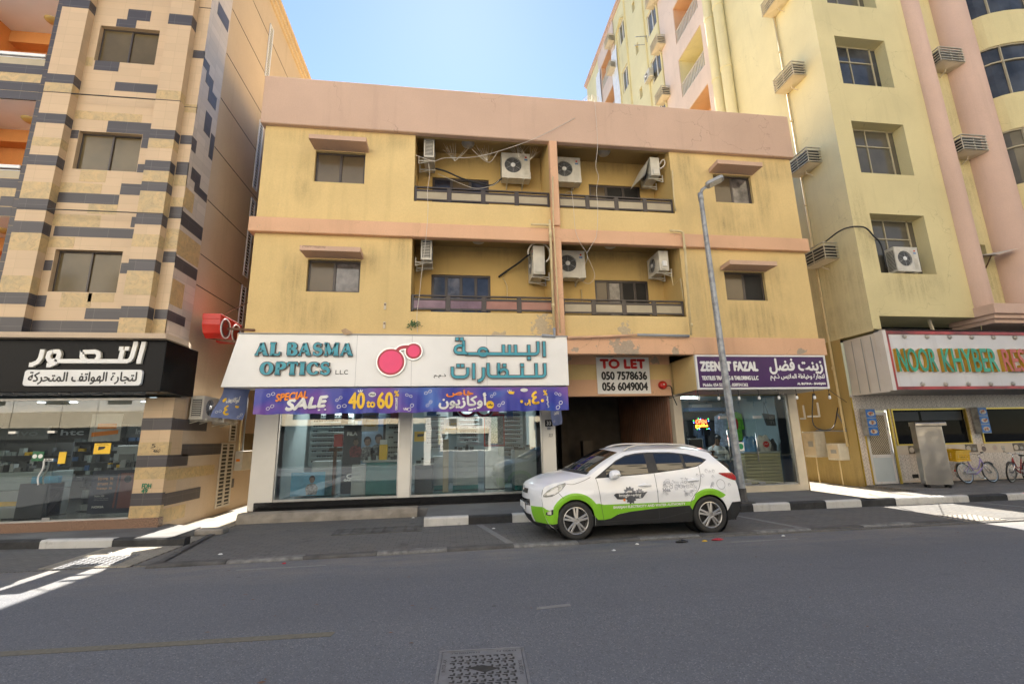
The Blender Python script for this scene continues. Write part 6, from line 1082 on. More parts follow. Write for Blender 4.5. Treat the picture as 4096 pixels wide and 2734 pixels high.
# bowed bay with window bands
bay = lambda t, d=0: (22.2-2.25*cos(t)*(1+d*.0), 12.55-.9*sin(t)+d, 0)
BZ_ = [(6.8,8.95),(10.4,12.52),(13.94,16.04),(17.47,19.55),(21,23.1)]
T_ = [pi*i/14 for i in range(15)]
mb = MB(); zz = 5.75
for a,b in BZ_+[(RT,RT)]:
    mb.grid([[bay(t)[:2]+(zz,) for t in T_],[bay(t)[:2]+(a,) for t in T_]])
    if b < RT: mb.grid([[bay(t)[:2]+(a,) for t in T_],[bay(t,.12)[:2]+(a,) for t in T_]]); mb.grid([[bay(t,.12)[:2]+(b,) for t in T_],[bay(t)[:2]+(b,) for t in T_]])
    zz = b
mb.build('bay_wall', M['r_cream'], rb, smooth=False)
for a,b in BZ_:
    mb = MB(); mb.grid([[bay(t,.11)[:2]+(a,) for t in T_],[bay(t,.11)[:2]+(b,) for t in T_]]); w = mb.build('bay_window', M['r_pane_b' if b > 15 else 'r_pane'], rb)
    mb = MB(); zs = a+(b-a)*.68
    for t in T_[::3]: p = bay(t,.07); mb.box(p[0]-.022,p[0]+.022,p[1]-.03,p[1]+.03,a,b)
    for i in range(14): mb.bar(bay(T_[i],.07)[:2]+(zs,),bay(T_[i+1],.07)[:2]+(zs,),.05); mb.bar(bay(T_[i],.07)[:2]+(b-.03,),bay(T_[i+1],.07)[:2]+(b-.03,),.05)
    mb.build('frame', M['r_frame'], w)
for a,b in WZ:
    y = YF+.40; zs = a+(b-a)*.66; mb = MB(); x0,x1 = 13.95,16.05
    mb.box(x0,x1,y,y+.06,a,a+.05); mb.box(x0,x1,y,y+.06,b-.05,b); mb.box(x0,x0+.05,y,y+.06,a,b); mb.box(x1-.28,x1-.22,y,y+.06,a,b); mb.box(x0,x1-.22,y-.01,y+.05,zs-.022,zs+.022); mb.box(14.84,14.875,y-.005,y+.055,a,b); w = mb.build('window', M['r_frame'], rb, bevel=.005)
    mb = MB(); mb.quad((x0,y+.03,a),(x1,y+.03,a),(x1,y+.03,b),(x0,y+.03,b)); mb.build('pane', M['r_pane_b' if 13 < a < 15 else 'r_pane'], w)
# pink base mouldings
mb = MB()
for k,(p,z0,z1) in enumerate(((0,5.47,5.80),(-.10,5.33,5.48),(-.2,5.2,5.34))): mb.box(17.12-p*.9,26,11.9-p,13.4,z0,z1)
mb.build('base_moulding', M['r_pink'], rb, bevel=.015)
# side wall, full depth, with openings
fR = lambda u, v, d: (XR+d, u, v)
SIDE = [(19.08,21.55,z,z+2.55,1.1) for z in (17.35,21.07,24.75,28.4)]+[(23.55,24.95,z,z+1.75,.12) for z in (21.2,24.9,28.6,32.3)]+[(26.5,26.92,z,z+.85,.3) for z in (21.7,25.4,29.1,32.85)]+[(28.45,29.7,z,z+1.95,.15) for z in (28.2,32.5,24.2)]+[(31.4,33.9,z,z+2.4,.9) for z in (28.3,32.2)]
mb = MB(); mb.wall(YF,38.2,5.0,RT-.3,SIDE,.12,lambda u,v,d: (XR+d,u,v)); mb.quad((XR,38.2,0),(40,38.2,0),(40,38.2,RT),(XR,38.2,RT)); mb.quad((XR,YF,RT),(40,YF,RT),(40,38.2,RT),(XR,38.2,RT)); mb.build('side_wall', M['r_side'], rb)
mb = MB(); mb.quad((XR,38.2,0),(XR,YD,0),(XR,YD,5.0),(XR,38.2,5.0)); mb.quad((XR,YF+.01,4.99),(XR,14.2,4.99),(14,14.2,4.99),(14,YF+.01,4.99)); mb.build('alley_wall', M['r_low'], rb)
PK = [(18.7,23.3,17.0,RT-.3)]
mb = MB(); mb.wall(18.72,23.25,14.0,RT-.3,[h for h in SIDE if h[1] < 22],.06,lambda u,v,d: (XR-.05+d,u,v)); mb.quad((XR-.05,18.72,14),(XR,18.72,14),(XR,18.72,RT-.3),(XR-.05,18.72,RT-.3)); mb.build('pink_wall_panel', M['r_pinkw'], rb)
mb = MB(); mb.wall(30.6,34.6,20,RT-.3,[h for h in SIDE if 31 < h[0] < 32],.06,lambda u,v,d: (XR-.05+d,u,v)); mb.build('pink_wall_panel', M['r_pinkw'], rb)
for h in SIDE:
    a,b,c,d,k = h; 
    if k > .8:
        mb = MB(); mb.quad((XR+k,a,c),(XR+k,b,c),(XR+k,b,d),(XR+k,a,d)); mb.quad((XR,a+.002,c),(XR+k,a+.002,c),(XR+k,a+.002,d),(XR,a+.002,d)); mb.quad((XR,b-.002,c),(XR+k,b-.002,c),(XR+k,b-.002,d),(XR,b-.002,d)); mb.quad((XR,a,d-.002),(XR+k,a,d-.002),(XR+k,b,d-.002),(XR,b,d-.002)); mb.build('balcony_recess', M['r_orange' if c < 18 or c > 24 else 'r_side'], rb)
        mb = MB(); mb.box(XR-.02,XR+.05,a,b,c+.86,c+.92); mb.box(XR-.02,XR+.05,a,b,c+.02,c+.07)
        for i in range(17): y = a+(b-a)*(i+.5)/17; mb.box(XR,XR+.04,y-.03,y+.03,c+.07,c+.86)
        mb.build('balcony_rail', M['vent'], rb)
    elif k < .2:
        mb = MB(); mb.quad((XR+k-.01,a,c),(XR+k-.01,b,c),(XR+k-.01,b,d),(XR+k-.01,a,d)); w = mb.build('window', M['r_pane'], rb); mb = MB()
        for y in (a+.04,(a+b)/2,b-.04): mb.box(XR+k-.06,XR+k-.012,y-.03,y+.03,c,d)
        mb.box(XR+k-.06,XR+k-.012,a,b,c,c+.06); mb.box(XR+k-.06,XR+k-.012,a,b,d-.06,d); mb.build('frame', M['white'], w)
    else: mb = MB(); mb.quad((XR+k,a,c),(XR+k,b,c),(XR+k,b,d),(XR+k,a,d)); mb.build('small_window', M['ac_dark'], rb)
mb = MB()
for y in (25.27,28.25,23.4): mb.box(XR-.09,XR+.01,y-.07,y+.07,14,RT-.3)
mb.prism([(30.15,20),(30.15,34.2),(29.1,35.0),(28.2,34.3),(28.2,20),(28.35,20),(28.35,34.2),(29.1,34.75),(30.0,34.1),(30.0,20)],'x',XR-.10,XR+.01); mb.build('wall_rib', M['r_cream'], rb, bevel=.01)
mb = MB(); mb.box(XR-.10,40,YF-.05,38.4,RT-.35,RT-.1); mb.box(XR-.18,40,YF-.1,38.5,RT-.1,RT+.15); mb.build('roof_cornice', M['r_pink'], rb)
for i, y in enumerate((18.05,17.3)):
    mb = MB(); mb.tube([(XR-.22,y,5),(XR-.22,y,RT-.5)],.25,16); 
    for z in (8,11.6,15.2,19.1,22.7): mb.tube([(XR-.22,y,z),(XR-.22,y,z+.12)],.275,16)
    tag(mb.build('drain_duct', M['r_side'], smooth=2),'thick cream duct up the side wall of the cream tower, nearer the %s' % ('pink balconies' if i == 0 else 'street'),'duct','cream ducts')
pipe('drain_pipe',[(XR-.07,14.2,19.5),(XR-.07,14.2,6.0),(XR-.05,14.17,1.4)],.04,'pvc_y','thin cream drain pipe down the near side wall of the cream tower',joints=[((XR-.07,14.2,z),(XR-.07,14.2,z+.1)) for z in (17,13.8,10.2,6.5,4.0)])
pipe('cable',[(XR-.08,18.45,RT-1),(XR-.08,18.4,24),(XR-.09,18.35,21),(XR-.08,18.4,14)],.03,'cable_k','black cable running down beside the ducts on the cream tower','cable')
# caged window air conditioners
M['cage'] = mat('cream cage slats', (.56,.52,.42), .45, .1, 5, dirt=.4, streak=.3)
def cage(w, label, group):
    t = thing('caged_air_conditioner', label, 'air conditioner', (0,0,0), group); h, d = .62, .55
    mb = MB()
    for k in range(6):
        z = .04+.11*k; mb.bar((-w/2,-d,z),(w/2,-d,z),.05,.022); mb.bar((-w/2,-d,z),(-w/2,0,z),.05,.022); mb.bar((w/2,-d,z),(w/2,0,z),.05,.022)
    for x in (-w/2,0,w/2): mb.bar((x,-d+.02,0),(x,-d+.02,h),.022)
    mb.build('cage', M['cage'], t); mb = MB(); mb.box(-w/2+.08,w/2-.08,-d+.10,0,.06,h-.08); mb.build('casing', M['ac_dark'], t); mb = MB(); mb.box(-w/2+.12,w/2-.12,-d+.09,-d+.10,.10,h-.13); mb.build('coil', M['ac_dark'], t)  # casing and coil near black, painting in the shade between slats
    mb = MB(); mb.add([(-w/2,-d,0),(w/2,-d,0),(w/2,0,0),(-w/2,0,0),(0,-d*.5,-.06)],[(1,0,4),(2,1,4),(3,2,4),(0,3,4)]); mb.build('drip_tray', M['cream'], t); mb = MB(); mb.tube([(0,-d*.45,-.05),(0,-d*.4,-.14),(.02,0,-.22)],.018,6); mb.build('drain_spout', M['cream'], t); return t
GC = 'caged window air conditioners on the cream tower'
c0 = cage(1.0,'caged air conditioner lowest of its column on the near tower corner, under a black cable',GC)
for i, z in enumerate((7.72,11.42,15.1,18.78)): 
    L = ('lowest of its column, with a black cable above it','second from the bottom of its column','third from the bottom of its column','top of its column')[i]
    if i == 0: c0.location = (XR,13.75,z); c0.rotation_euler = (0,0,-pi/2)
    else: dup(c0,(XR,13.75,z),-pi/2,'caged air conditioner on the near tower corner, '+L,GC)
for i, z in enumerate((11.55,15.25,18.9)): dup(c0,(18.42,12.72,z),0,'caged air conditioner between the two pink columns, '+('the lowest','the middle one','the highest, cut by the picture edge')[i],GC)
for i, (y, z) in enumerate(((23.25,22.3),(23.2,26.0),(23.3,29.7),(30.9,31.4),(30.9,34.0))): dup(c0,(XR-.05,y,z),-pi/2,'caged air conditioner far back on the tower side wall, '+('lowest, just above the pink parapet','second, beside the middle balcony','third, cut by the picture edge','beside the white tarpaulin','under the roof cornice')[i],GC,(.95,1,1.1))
ra = dup(big,(14.95,12.42,7.0),0,'cream outdoor air conditioner standing in the lowest window recess of the cream tower',None); ra['group'] = 'outdoor air conditioners on the cream tower'
dup(sm,(XR-.35,25.0,25.35),-pi/2,'outdoor air conditioner on brackets beside a far window of the cream tower','outdoor air conditioners on the cream tower')
dup(big,(XR+.35,20.6,21.15),-pi/2,'outdoor air conditioner standing behind the railing of a tower balcony','outdoor air conditioners on the cream tower')
pipe('cable',smoothpts([(XR-.4,13.3,8.35),(XR-.2,12.7,8.55),(13.5,12.4,8.5),(13.85,12.42,8.2),(14.1,12.45,7.9),(14.2,12.5,7.1)]),.025,'cable_k','black cable from the lowest cage to the air conditioner in the window recess','cable')
t = thing('open_vent_flap','broken vent flap hanging open low between the pink columns','vent',(18.3,12.7,7.7)); mb = MB(); mb.add([(17.95,12.7,7.75),(18.6,12.7,7.75),(19.0,12.1,7.82),(18.05,12.05,7.55)],[(0,1,2,3)]); mb.add([(17.95,12.7,7.72),(18.6,12.7,7.72),(19.0,12.1,7.79),(18.05,12.05,7.52)],[(3,2,1,0)]); mb.build('flap', M['vent'], t); mb = MB(); mb.bar((18.1,12.3,7.62),(18.25,12.72,7.2),.03); mb.build('strut', M['rust'], t)
mb = MB(); mb.grid([[(XR-.12-.05*sin(u*3+v*2),30.2+4.2*u/8-.3*v/8*(u%2),34.6-.0-5*v/8) for u in range(9)] for v in range(9)])
M['tarp'] = mat('white plastic tarpaulin', (.75,.76,.78), .3, .08, 3)
mb = MB(); mb.grid([[(XR-.14-.04*sin(u*2.1+v),30.0+1.2*u/6,33.2-8*v/8) for u in range(7)] for v in range(9)]); mb.grid([[(XR-.14-.04*sin(u*2.1+v),34.0+1.1*u/6,34.6-8*v/8) for u in range(7)] for v in range(9)]); tag(mb.build('tarpaulin', M['tarp']), 'torn white plastic tarpaulin hanging over the far pink balcony of the tower', 'tarpaulin')
for i,(y,z) in enumerate(((25.1,29.0),(25.4,28.6))): mb = MB(); mb.bar((XR,y,z),(XR-.75,y+.2,z+.05),.04); mb.bar((XR,y,z-.5),(XR-.02,y,z+.05),.04); tag(mb.build('wall_bracket', M['galv']),'empty steel bracket on the tower side wall below a far window, the %s one' % ('upper','lower')[i],'bracket','empty brackets on the tower')
# ---- restaurant at its foot
def leafwall():
    m, nt, b = newmat('leaf patterned wall tiles'); P = pos(nt); X, Y, Z = sepxyz(nt, P); u = mth(nt,'ADD',X,mth(nt,'MULTIPLY',Y,.7)); col = mth(nt,'PINGPONG',u,.09); w = noise(nt,P,9,3); ph = mth(nt,'MULTIPLY_ADD',col,-1.25,Z); fr = mth(nt,'FRACT',mth(nt,'MULTIPLY',mth(nt,'ADD',ph,mth(nt,'MULTIPLY',w,.10)),8.5)); ln = mth(nt,'SUBTRACT',1,ramp(nt,mth(nt,'ABSOLUTE',mth(nt,'SUBTRACT',fr,.5)),.03,.12)); sp = mth(nt,'SUBTRACT',1,ramp(nt,mth(nt,'ABSOLUTE',mth(nt,'SUBTRACT',col,.085)),.001,.005)); k = mth(nt,'MULTIPLY',mth(nt,'MAXIMUM',ln,sp),ramp(nt,noise(nt,P,30,3),.3,.6))
    c = mixc(nt, ramp(nt,noise(nt,P,4,4),.3,.7), (.56,.49,.43), (.66,.59,.52)); c = mixc(nt, mth(nt,'MULTIPLY',k,.85), c, (.13,.085,.075)); nt.links.new(c, b.inputs['Base Color']); b.inputs['Roughness'].default_value = .35; return m
M['leaf_tile'] = leafwall(); M['tile_plain'] = mat('cream kitchen tiles', (.56,.46,.36), .35, .05); M['goldtrim'] = mat('gold trim', (.60,.42,.08), .3, .1, metal=.6)
M['r_white'] = mat('stained white sign cheek', (.66,.63,.60), .45, .06, 1.5, streak=.5, dcol=(.45,.30,.12))
mb = MB(); mb.wall(XR+.02,26,.15,3.1,[(13.58,14.6,.18,2.56,.06),(14.74,17.58,1.43,2.56,.08),(18.1,21.2,1.43,2.56,.08),(21.6,25,1.43,2.56,.08)],.08,fY(YD)); mb.build('tiled_front', M['leaf_tile'], rb)
mb = MB(); mb.box(14.62,26,YD-.012,YD+.02,1.09,1.40); mb.box(14.62,26,YD-.010,YD+.02,.21,.27); mb.build('tile_band', M['tile_plain'], rb)
mb = MB(); mb.box(14.6,26,YD-.014,YD+.02,.16,.215); 
for i in range(30): mb.box(14.7+.3*i,14.85+.3*i,YD-.02,YD+.02,.165,.21,1)
mb.build('skirting', [M['kerb_old'],M['black']], rb)
mb = MB()
for x0,x1 in ((14.70,17.62),(18.06,21.24),(21.56,25)): mb.box(x0,x1,YD-.03,YD+.05,2.555,2.60); mb.box(x0,x1,YD-.03,YD+.05,1.395,1.435); mb.box(x0,x0+.045,YD-.03,YD+.05,1.43,2.56); mb.box(x1-.045,x1,YD-.03,YD+.05,1.43,2.56)
mb.box(13.56,13.60,YD-.03,YD+.03,.16,2.6); mb.box(14.58,14.63,YD-.03,YD+.03,.16,2.6); mb.box(13.28,13.31,YD-.02,YD+.02,.16,3.0); mb.build('gold_trim', M['goldtrim'], rb)
for x0,x1 in ((14.74,17.58),(18.1,21.2),(21.6,25)): mb = MB(); mb.quad((x0,YD+.06,1.43),(x1,YD+.06,1.43),(x1,YD+.06,2.56),(x0,YD+.06,2.56)); mb.build('restaurant_window', darkglass('dark restaurant glass',(.006,.007,.009),.03,.2,1,.03), rb)
mb = MB()
for i, x in enumerate((15.5,17.7,19.6,21.5)):
    mb.box(x-.42,x+.05,YD-.016,YD,1.12,1.38,0); plate(mb,circ(x-.3,1.24,.09,14),fY(YD-.017),0,.002,1); plate(mb,circ(x-.08,1.22,.07,14,ry=.05),fY(YD-.017),0,.002,2); plate(mb,circ(x+.3,1.22,.09,14),fY(YD-.013),0,.002,3); stroke(mb,[(x+.3+.07*cos(R(a)),1.3+.09*sin(R(a))) for a in range(0,181,30)],.012,fY(YD-.013),0,.002,3); plate(mb,circ(x+.75,1.25,.10,18,ry=.11),fY(YD-.013),0,.002,1); plate(mb,circ(x+.75,1.25,.065,18,ry=.075),fY(YD-.016),0,.002,4); stroke(mb,[(x+1.0,1.2),(x+1.02,1.3),(x+1.15,1.28)],.02,fY(YD-.013),0,.002,2); plate(mb,circ(x+1.08,1.2,.06,12),fY(YD-.014),0,.002,2)
mb.build('printed_tiles', [mat('tile print brown',(.16,.115,.07),.4,.6,14),mat('tile print cream',(.5,.42,.33),.4,.1),mat('tile print grey',(.33,.31,.27),.4,.3),mat('tile print tea',(.17,.11,.09),.4,.3),mat('tile print rose',(.5,.36,.30),.4,.1)], rb)
# door
mb = MB(); y = YD+.03; x0,x1 = 13.66,14.55
mb.box(x0,x0+.09,y,y+.05,.19,2.50); mb.box(x1-.09,x1,y,y+.05,.19,2.50); mb.box(x0+.09,x1-.09,y,y+.05,2.40,2.50); mb.box(x0+.09,x1-.09,y,y+.05,1.02,1.12); mb.box(x0+.09,x1-.09,y,y+.05,.19,.27); dr = mb.build('restaurant_door', M['r_white'], rb, bevel=.006)
mb = MB(); mb.box(x0+.08,x1-.08,y+.015,y+.03,.26,1.03); mb.build('lower_panel', mat('pale blue door panel',(.50,.54,.54),.4,.04), dr); mb = MB(); mb.box(x0+.08,x1-.08,y+.03,y+.04,1.11,2.41); mb.build('door_glass', M['pane_brown'], dr)
mb = MB()
for i in range(-14,12):
    for s in (1,-1):
        p = [(x0+.09+(.08*i if s > 0 else .08*i), 1.12), (x0+.09+.08*i+s*1.28, 2.40)]
        a, b = p; 
        if s < 0: a = (x0+.09+.08*(i+14), 1.12); b = (a[0]-1.28, 2.40)
        (ax,az),(bx_,bz_) = a,b; t0, t1 = 0, 1; dx = bx_-ax
        for lim, sg in ((x0+.09,1),(x1-.09,-1)):
            ta = (lim-ax)/dx
            if sg*dx > 0: t0 = max(t0, ta)
            else: t1 = min(t1, ta)
        if t1 > t0+.01: mb.bar((ax+dx*t0,y+.012,az+1.28*t0),(ax+dx*t1,y+.012,az+1.28*t1),.012)
mb.build('lattice', M['cream'], dr); mb = MB(); mb.box(x1-.06,x1-.03,y-.03,y,1.9,2.0); mb.box(x1-.06,x1-.03,y-.03,y,1.15,1.25); mb.build('handle', M['steel'], dr)
mb = MB(); mb.box(15.05,15.27,YD-.016,YD+.01,.35,.47); mb.build('wall_hatch', M['dark'], rb)
mb = MB(); mb.quad((15.9,YD+.055,2.2),(17.5,YD+.055,2.2),(17.5,YD+.055,2.5),(15.9,YD+.055,2.5)); mb.quad((14.8,YD+.055,2.2),(15.8,YD+.055,2.2),(15.8,YD+.055,2.5),(14.8,YD+.055,2.5)); mb.build('window_fascia', M['ink'], rb)
# restaurant sign
rs = thing('shop_sign', 'large white restaurant sign with green and red block letters in a red border', 'sign', (17,12.3,3.09))
mb = MB(); mb.box(13.34,26,12.32,12.6,3.09,4.95); mb.build('panel', mat('weathered white sign face',(.62,.62,.64),.5,.06,1,streak=.35,dcol=(.3,.27,.25)), rs)
mb = MB(); mb.box(13.42,26,12.285,12.32,4.84,4.94); mb.box(13.42,26,12.285,12.32,3.10,3.19); mb.box(13.42,13.52,12.284,12.32,3.19,4.84); mb.build('red_border', mat('faded red border',(.42,.05,.045),.45,.5,.9), rs)
mb = MB(); mb.box(13.32,13.44,12.28,12.4,3.08,4.97); mb.prism([(13.32,12.4),(13.34,12.4),(13.38,13.8),(13.36,13.8)],'z',3.05,4.92); mb.build('side_cheek', M['r_white'], rs)
mb = MB()
for k in range(3): mb.prism([(13.305,12.7+.36*k),(13.32,12.7+.36*k),(13.325,12.72+.36*k),(13.31,12.72+.36*k)],'z',3.1,4.85)
mb.build('cheek_seam', M['grey'], rs)
mb = MB(); mb.quad((13.4,12.33,3.08),(26,12.33,3.08),(26,YD,3.05),(13.4,YD,3.05)); mb.build('soffit', mat('corrugated grey soffit',(.30,.30,.30),.7,.15,2), rs)
mb = MB(); rows = []
mb.grid([[(13.3+.045*i,12.25,4.97+.018*(i%2)) for i in range(280)],[(13.3+.045*i,12.95,4.99+.018*(i%2)) for i in range(280)]]); mb.build('corrugated_lid', M['galv'], rs)
fN = fY(12.32)
def blocktext(word, x0, x1, m):
    mb = MB(); text(mb,word,x0,x1,3.645,4.365,fN,depth=.10,bold=.010); mb.build('letter_sides', M['gold_side'], rs); mb = MB(); text(mb,word,x0,x1,3.645,4.365,fY(12.216),bold=.012); mb.build('letters', m, rs)
M['gold_side'] = mat('amber letter side', (.52,.30,.03), .45, .1); M['let_g'] = mat('green letter face', (.03,.34,.20), .4, .35, 1.2); M['let_r'] = mat('faded red letter face', (.55,.10,.06), .4, .2, 1.2)
blocktext('NOOR',13.62,14.98,M['let_g']); blocktext('KHYBER',15.2,17.2,M['let_g']); blocktext('RESTAURANT',17.42,20.9,M['let_r'])
for i in range(12): 
    for z in (4.76,3.26):
        mb = MB(); mb.lathe([(0,-.07),(.05,-.06),(.075,-.02),(.06,0)],(14.1+.82*i+(.3 if z < 4 else 0),12.32,z),(0,1,0),10); mb.build('sign_lamp', M['lamp_off'], rs, smooth=True)
mb = MB(); mb.bar((15.95,12.9,4.95),(15.85,12.9,5.5),.07); tag(mb.build('sign_post', M['cream']),'short cream post standing between the restaurant sign and the wall above','post')
mb = MB(); mb.quad((XR+.05,13.9,4.9),(26,13.9,4.9),(26,13.9,5.5),(XR+.05,13.9,5.5)); mb.build('gap_shade_sheet', M['dark'], rb)  # near black sheet stands in for the shade above the sign
def menu(x, z0, label, y=YD):
    t = thing('menu_board', label, 'menu board', (x,y-.3,z0)); mb = MB(); mb.box(x-.18,x+.18,y-.26,y-.05,z0,z0+.87); mb.build('box', M['galv'], t)
    for k in range(3):
        mb = MB(); mb.box(x-.17,x+.17,y-.272,y-.26,z0+.02+.285*k,z0+.28+.285*k); mb.build('picture', mat('blue menu print',(.02,.13,.45),.35,.1), t); mb = MB(); f = fY(y-.273); plate(mb,circ(x,z0+.14+.285*k,.13,20,ry=.075),f,0,.002,0); rr = [rnd.uniform(-.08,.08) for _ in range(10)]
        for q in range(5): plate(mb,circ(x+rr[q],z0+.145+.285*k+rr[q+5]*.4,.035,9),f,.002,.003+.0004*q,1+q%2)
        mb.build('printed_dish', [mat('dish print',(.5,.45,.38),.4,.2,20),mat('food print red',(.4,.10,.05),.4,.4,30),mat('food print brown',(.3,.16,.06),.4,.4,30)], t)
    return t
menu(13.66,1.73,'blue menu board with three dishes left of the restaurant door'); menu(17.95,1.74,'blue menu board with three dishes between the two restaurant windows')
# alley fittings on the tower wall
def wallbox(y0, y1, z0, z1, d, label):
    t = thing('meter_box', label, 'meter box', (XR-d/2,(y0+y1)/2,z0)); mb = MB(); mb.box(XR-d,XR,y0,y1,z0,z1); mb.build('box', M['ac'], t, bevel=.012); mb = MB(); mb.box(XR-d-.006,XR-d,y0+.05,y1-.05,z0+.06,z1-.06); mb.box(XR-d-.012,XR-d-.006,y0+.12,y0+.35,z0+.4*(z1-z0),z0+.62*(z1-z0),1); mb.build('door', [M['cream'],M['grey']], t); mb = MB(); mb.tube([(XR-d*.5,(y0+y1)/2,z0),(XR-d*.5,(y0+y1)/2,.12)],.022); mb.build('conduit', M['pvc_y'], t); return t
wallbox(15.1,15.75,1.02,1.92,.42,'large cream meter box with stickers on the ochre alley wall'); wallbox(14.2,14.72,.95,1.50,.36,'small cream meter box nearer the restaurant on the ochre alley wall')
for i,(y,z) in enumerate(((15.9,2.4),(15.2,2.45))): mb = MB(); mb.bar((XR,y,z),(XR-.5,y,z),.04,.06); mb.bar((XR-.02,y,z),(XR-.02,y,z+.5),.05); tag(mb.build('wall_bracket', M['white']),'empty white shelf bracket on the ochre alley wall, the %s one' % ('farther','nearer')[i],'bracket','empty brackets in the right alley')
pipe('cable',smoothpts([(10.7,12.4,3.0),(11.6,13.6,2.1),(12.6,14.0,2.0),(XR-.05,14.3,2.7)]),.018,'cable_k','black cable looping across the right alley','cable')
pipe('water_pipe',[(XR-.06,14.35,2.5),(XR-.06,14.1,1.9),(XR-.06,15.4,1.95)],.022,'pvc_g','thin grey water pipe on the ochre alley wall above the meter boxes')
# ------------------------------------------------------------------ the white and green car
CX, CY, CZ = 1.41, 9.57, .022
def lerpt(tab, x):
    if x <= tab[0][0]: return tab[0][1]
    for (a,b),(c,d) in zip(tab, tab[1:]):
        if x <= c: t = (x-a)/(c-a); return b+(d-b)*t
    return tab[-1][1]
def smt(tab, n=6):
    P = smoothpts([(a,0,b) for a,b in tab], n); return [(p.x,p.z) for p in P]
ZPROF = smt([(.20,.845),(.30,.865),(.42,.885),(.58,.903),(.70,.908),(.80,.906),(.92,.897),(1.02,.882),(1.12,.855),(1.22,.818),(1.32,.770),(1.42,.712),(1.50,.668),(1.58,.625),(1.66,.58)])
XPLAN = smt([(.1,.90),(.25,.925),(.45,.965),(.7,.992),(1.0,1.0),(3.3,1.0),(3.7,.992),(3.95,.975),(4.1,.955),(4.25,.93)])
def HW(x, z): 
    w = lerpt(ZPROF, z)*lerpt(XPLAN, x)
    w += .012*math.exp(-((z-.80)/.05)**2)*(1 if .9 < x < 3.9 else .5)   # shoulder crease
    for c in (.88,3.52): r = math.hypot(x-c, z-.345); w += .018*math.exp(-((r-.43)/.07)**2)
    return w
SEC = [(0.22,0.2,0.5,0.2),(0.12,0.3,0.38,0.3),(0.055,0.46,0.3,0.48),(0.045,0.62,0.27,0.64),(0.05,0.76,0.26,0.8),(0.07,0.88,0.3,0.93),(0.11,0.955,0.42,0.99),(0.18,1,0.52,1.015),(0.37,1.085,0.72,1.05),(0.62,1.145,0.96,1.09),(0.84,1.175,1.17,1.125),(0.97,1.225,1.26,1.175),(1.3,1.405,1.54,1.34),(1.66,1.565,1.86,1.495),(1.8,1.603,1.98,1.535),(2.1,1.635,2.22,1.563),(2.6,1.652,2.7,1.578),(3.2,1.632,3.24,1.558),(3.62,1.59,3.6,1.522),(3.84,1.555,3.74,1.485),(3.88,1.53,3.77,1.455),(3.84,1.48,3.79,1.42),(4,1.33,3.89,1.31),(4.16,1.15,4.04,1.16),(4.24,1.04,4.11,1.04),(4.31,0.88,4.16,0.88),(4.335,0.68,4.19,0.68),(4.335,0.52,4.2,0.54),(4.3,0.36,4.17,0.38),(4.18,0.24,4.08,0.25)]
car = thing('parked_car', 'white compact SUV with a lime green lower stripe, parked in front of the entrance passage', 'car', (CX+2.2,CY,CZ))
CP = smoothpts([(a,b,0) for a,b,_,_ in SEC], 4); EP = smoothpts([(c,d,0) for _,_,c,d in SEC], 4)
def W3(x, y, z): return (CX+x, CY+y, CZ+z)
def top_row(i, s0=-1, s1=1, n=20, lift=0):
    c, e = CP[i], EP[i]; out = []; w = HW(e.x,e.y)
    for k in range(n+1):
        t = s0+(s1-s0)*k/n; q = abs(t)**2.3; out.append(W3(c.x+(e.x-c.x)*q, t*w, c.y+(e.y-c.y)*q+lift))
    return out
M['car_white'] = mat('white car paint', (.86,.87,.88), .28, .02, 1, coat=.7)
M['car_green'] = mat('lime green car wrap', (.24,.56,.03), .3, .03, 1, coat=.4)
M['car_black'] = mat('black plastic cladding', (.022,.022,.023), .5, .1)
M['car_glass'] = darkglass('dark car glass', (.014,.014,.015), .03, .2, 1, .9)
M['tyre'] = mat('car tyre', (.026,.025,.024), .75, .15, 5)
M['alloy'] = mat('silver alloy', (.60,.58,.55), .3, .06, 6, metal=.75)
M['seam'] = mat('panel gap', (.05,.05,.052), .6, 0)
M['doodle'] = mat('grey line drawing wrap', (.36,.37,.40), .4, 0)
mb = MB(); rows = [top_row(i) for i in range(len(CP))]; mb.grid(rows)
# sides: columns between the lower edge (sill, wheel arches, ends) and the top edge curve
ed = [(p.x,p.y) for p in EP]; ifront = min(range(len(ed)//2), key=lambda i: ed[i][0]); irear = max(range(len(ed)//2,len(ed)), key=lambda i: ed[i][0])
lowF = ed[:ifront+1][::-1]; lowR = ed[irear:][::-1][::-1]; topE = ed[ifront:irear+1]
def mono(c):
    o = [c[0]]
    for p in c[1:]:
        if p[0] > o[-1][0]+1e-5: o.append(p)
    return o
topE = mono(topE); lowF = mono(lowF); lowR = mono(lowR[::-1])
AR = .372
def zlow(x):
    z = lerpt(lowF, x) if x < lowF[-1][0] else lerpt(lowR, x) if x > lowR[0][0] else .235
    for c in (.88,3.52):
        if abs(x-c) < AR: z = max(z, .345+math.sqrt(AR*AR-(x-c)**2))
    return z
def zup(x): return lerpt(topE, x)
xs = sorted({round(topE[0][0]+(topE[-1][0]-topE[0][0])*i/110,4) for i in range(111)}|{round(c+AR*sin(pi/2*k/12)*s,4) for c in (.88,3.52) for k in range(13) for s in (-1,1)}|{round(c+s*(AR+.0006),4) for c in (.88,3.52) for s in (-1,1)})
for s in (-1,1):
    R_ = []
    for x in xs:
        a, b = zlow(x), max(zlow(x)+.002, zup(x)); R_.append([W3(x, s*HW(x,a+(b-a)*j/22), a+(b-a)*j/22) for j in range(23)])
    mb.grid(R_ if s < 0 else R_[::-1])
body = mb.build('body', M['car_white'], car, smooth=2)
